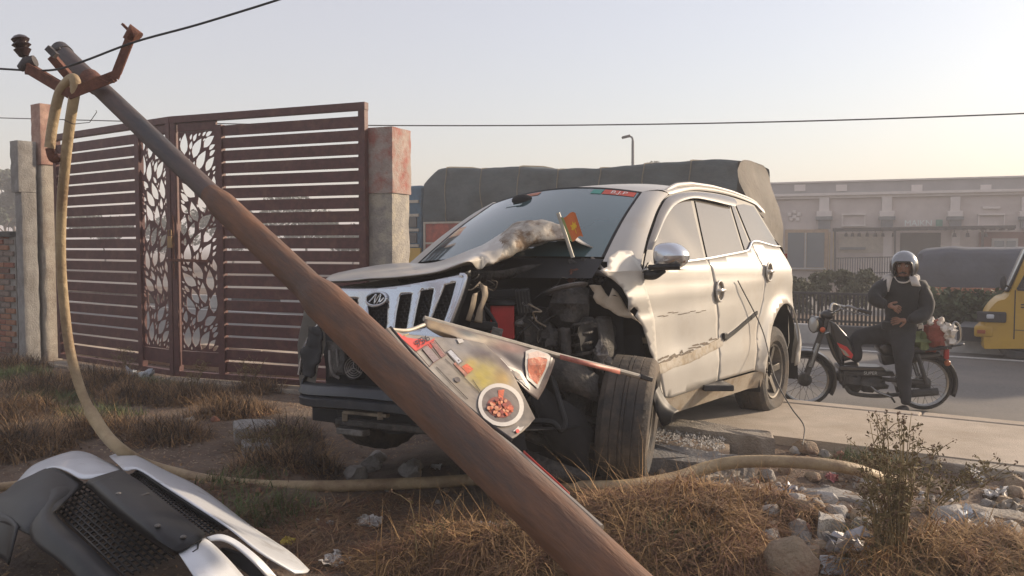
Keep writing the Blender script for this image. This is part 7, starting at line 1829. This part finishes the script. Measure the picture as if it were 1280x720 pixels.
P = clump_pts(right + midl + far_r, 5, .55); blades('dry_grass', P, lens(len(P), 6, .08, .26), tilts(len(P), 7, 62, 115), STRAW[1], 8, .0036)
P = clump_pts(right + midl + left + far_r, 9, .4); blades('dry_grass', P, lens(len(P), 10, .08, .30), tilts(len(P), 11, 58, 112), STRAW[2], 12, .0034)
P = clump_pts(left + far_r, 13, .22); blades('dry_grass', P, lens(len(P), 14, .10, .36), tilts(len(P), 15, 30, 100), STRAW[0], 16, .0032)
P = clump_pts(left, 17, .7); blades('dry_grass', P, lens(len(P), 18, .10, .30), tilts(len(P), 19, 25, 100), STRAW[1], 20, .0036)
P = clump_pts(left + [(350, 565, .3, 800, .16), (390, 590, .2, 400, .06)], 21, .4); blades('dead_stems', P, lens(len(P), 22, .12, .36), tilts(len(P), 23, 10, 85), STRAW[3], 24, .0036)
P = clump_pts(flat_, 51, .6); blades('loose_straw', P, lens(len(P), 52, .06, .26), tilts(len(P), 53, 70, 98), STRAW[1], 54, .003, .25)
P = clump_pts(flat_, 55, .6); blades('loose_straw', P, lens(len(P), 56, .06, .2), tilts(len(P), 57, 60, 98), STRAW[2], 58, .0034, .3)
gl = [(20, 470, .4, 1500, .05), (60, 500, .4, 1200, .05), (180, 480, .4, 1200, .04), (240, 490, .3, 800, .04), (120, 520, .4, 900, .04), (650, 680, .12, 250, .05), (330, 640, .3, 500, .02), (1090, 580, .3, 700, .05), (1180, 560, .25, 500, .04), (1120, 690, .3, 600, .04), (1210, 700, .25, 500, .03), (840, 690, .3, 300, .08), (300, 600, .3, 300, .0)]
P = clump_pts(gl, 25, 1.0); blades('green_grass', P, lens(len(P), 26, .05, .16), tilts(len(P), 27, 5, 60), STRAW[4], 28, .0030)
# thin overall scatter of straw and crumbs on the soil
rg = np.random.default_rng(31); n = 26000
x = rg.uniform(-5.6, 4.2, n); y = rg.uniform(2.9, 10.6, n); P = np.stack([x, y, gz_arr(x, y) + .004], 1); P = P[keep(P)]
P = P[rg.uniform(0, 1, len(P)) < np.clip(1.25 - P[:, 1] / 11, .25, 1)]
h_ = len(P) // 2
blades('loose_straw', P[:h_], lens(h_, 32, .04, .16), tilts(h_, 33, 70, 96), STRAW[2], 34, .0022, .2)
blades('loose_straw', P[h_:], lens(len(P) - h_, 35, .04, .14), tilts(len(P) - h_, 36, 72, 96), STRAW[1], 37, .0020, .2)
n = 9000; x = rg.uniform(-5.0, 4.2, n); y = rg.uniform(2.9, 8.5, n); P = np.stack([x, y, gz_arr(x, y)], 1); P = P[keep(P)]
s = rg.uniform(.003, .011, (len(P), 1)); th = rg.uniform(0, 6.28, len(P)); a = np.stack([np.cos(th), np.sin(th), np.zeros(len(P))], 1); b = np.stack([-np.sin(th), np.cos(th), np.zeros(len(P))], 1)
V = np.stack([P + a * s, P + b * s * .8, P - a * s * .8, P - b * s, P + np.array([0, 0, 1.0]) * s * .9], 1).reshape(-1, 3); o = (np.arange(len(P)) * 5)[:, None, None]
Fq = (np.array([[0, 1, 4], [1, 2, 4], [2, 3, 4], [3, 0, 4]])[None] + o).reshape(-1, 3)
tag(leaf_obj('soil_crumbs', (V, Fq), STONE[1]), kind='stuff')

n = 11000; x = rg.uniform(-5.6, 4.2, n); y = rg.uniform(2.9, 9.5, n); P = np.stack([x, y, gz_arr(x, y) + .006], 1); P = P[keep(P)]
s = rg.uniform(.006, .020, (len(P), 1)); th = rg.uniform(0, 6.28, len(P)); ph = rg.uniform(-.5, .5, len(P)); a = np.stack([np.cos(th), np.sin(th), np.sin(ph)], 1); b = np.stack([-np.sin(th), np.cos(th), np.sin(ph + 1) * .5], 1)
V = np.stack([P - a * s, P + b * s * .4, P + a * s, P - b * s * .4], 1).reshape(-1, 3)
k_ = len(P) // 2 * 4; Fq = np.arange(len(V)).reshape(-1, 4)
tag(leaf_obj('leaf_litter', (V[:k_], Fq[:k_ // 4]), STRAW[1]), kind='stuff'); tag(leaf_obj('leaf_litter', (V[k_:], Fq[k_ // 4:] - k_), STONE[1]), kind='stuff')
# ---- standing weeds
WSTEM = mat('weed_stems', (.21, .16, .078), .9, var=.4, scale=8); SEED = mat('brown_seed_heads', (.14, .085, .05), .9, var=.4, scale=20); WLEAF = mat('weed_leaves', (.16, .125, .055), .85, var=.45, scale=9)
def weed(name, label, base, n, ht, spread, seed, leafn, seedn, lean=(0, 0)):
    t = thing(name, label, 'weed', base); rr = random.Random(seed); st = MB(); Lp = []; Sp = []
    for i in range(n):
        a = rr.uniform(0, 6.28); k = rr.uniform(.1, 1); b0 = base + Vector((math.cos(a) * .05 * k, math.sin(a) * .05 * k, -.01))
        h = ht * rr.uniform(.45, 1.0); dx = Vector((math.cos(a) * spread * k + lean[0], math.sin(a) * spread * k + lean[1], 0))
        pts = [b0, b0 + dx * .25 + Vector((0, 0, h * .4)), b0 + dx * .6 + Vector((0, 0, h * .75)) + cru(b0 * 9 + Vector((i, 0, 0)), .02), b0 + dx + Vector((0, 0, h))]
        sp = smooth_poly(pts, 4); st.tube(sp, [.0038 * (1 - .06 * j) for j in range(len(sp))], 5)
        for q in range(4):
            f = rr.uniform(.4, 1); p = sp[int(f * (len(sp) - 1))]; aa = rr.uniform(0, 6.28); L = rr.uniform(.04, .11); e = p + Vector((math.cos(aa) * L, math.sin(aa) * L, L * rr.uniform(.2, 1.0)))
            st.tube([p, p.lerp(e, .5) + Vector((0, 0, .008)), e], [.002, .0016, .001], 4); Sp.append(e)
            for w_ in range(2): Lp.append(p.lerp(e, rr.uniform(.2, 1)))
        Sp.append(sp[-1]); Lp += [sp[rr.randrange(len(sp))] for _ in range(5)]
    obj('stem', st, WSTEM, t, smooth=180)
    leaf_obj('leaves', leaves([(p, (.022, .022, .028)) for p in Lp], leafn, .011, seed), WLEAF, t)
    tag(leaf_obj('seed_heads', leaves([(p, (.010, .010, .014)) for p in Sp], seedn, .006, seed + 1), SEED, t), kind='stuff')
    return t
b_ = GG(1125, 708); weed('tall_weed', 'tall dry weed with brown seed heads standing at right in front of the pavement', b_, 34, .66, .14, 3, 800, 1200)
b_ = GG(1105, 690); weed('tall_weed', 'shorter leafy weed leaning left against the tall weed', b_, 11, .46, .10, 5, 250, 350, (-.03, 0))
b_ = GG(1160, 640); weed('spreading_weed', 'sparse twiggy weed spreading right beside the pavement edge', b_, 10, .30, .26, 8, 500, 300, (.18, .05))
b_ = GG(1090, 600); weed('low_weed', 'low dusty weed at the right end of the cream pipe', b_, 12, .2, .16, 9, 350, 200)
b_ = GG(160, 470); weed('low_weed', 'thin dry weed in front of the left gate leaf', b_, 9, .36, .22, 11, 250, 200)
b_ = GG(310, 490); weed('low_weed', 'bare dry weed standing in front of the right gate leaf', b_, 9, .42, .2, 12, 160, 200)
b_ = GG(240, 490); weed('low_weed', 'dry weed between the two gate leaves', b_, 8, .34, .2, 13, 200, 200)
b_ = GG(345, 575); weed('dry_bush', 'tangled brown dry bush beside the right front corner of the car', b_, 22, .28, .26, 14, 500, 300)
b_ = GG(700, 716); weed('grass_stalk', 'pale stalk with round seed heads standing before the pole', b_, 3, .40, .06, 16, 20, 260)
b_ = GG(535, 712); weed('grass_stalk', 'slender pale stalk rising from the straw at bottom centre', b_, 3, .34, .05, 17, 20, 160)
# ================================================================ hazy morning air
hz = bpy.data.materials.new('haze_air'); hz.use_nodes = True
n_ = hz.node_tree.nodes; n_.clear()
pv = n_.new('ShaderNodeVolumePrincipled'); pv.inputs['Color'].default_value = (.90, .89, .93, 1); pv.inputs['Density'].default_value = .0055
pv.inputs['Anisotropy'].default_value = .12
mo = n_.new('ShaderNodeOutputMaterial'); hz.node_tree.links.new(pv.outputs[0], mo.inputs['Volume'])
hb = obj('haze', MB().box((0, 420, 5.1), (1240, 1000, 13.2)), hz, smooth=0)
tag(hb, kind='stuff')
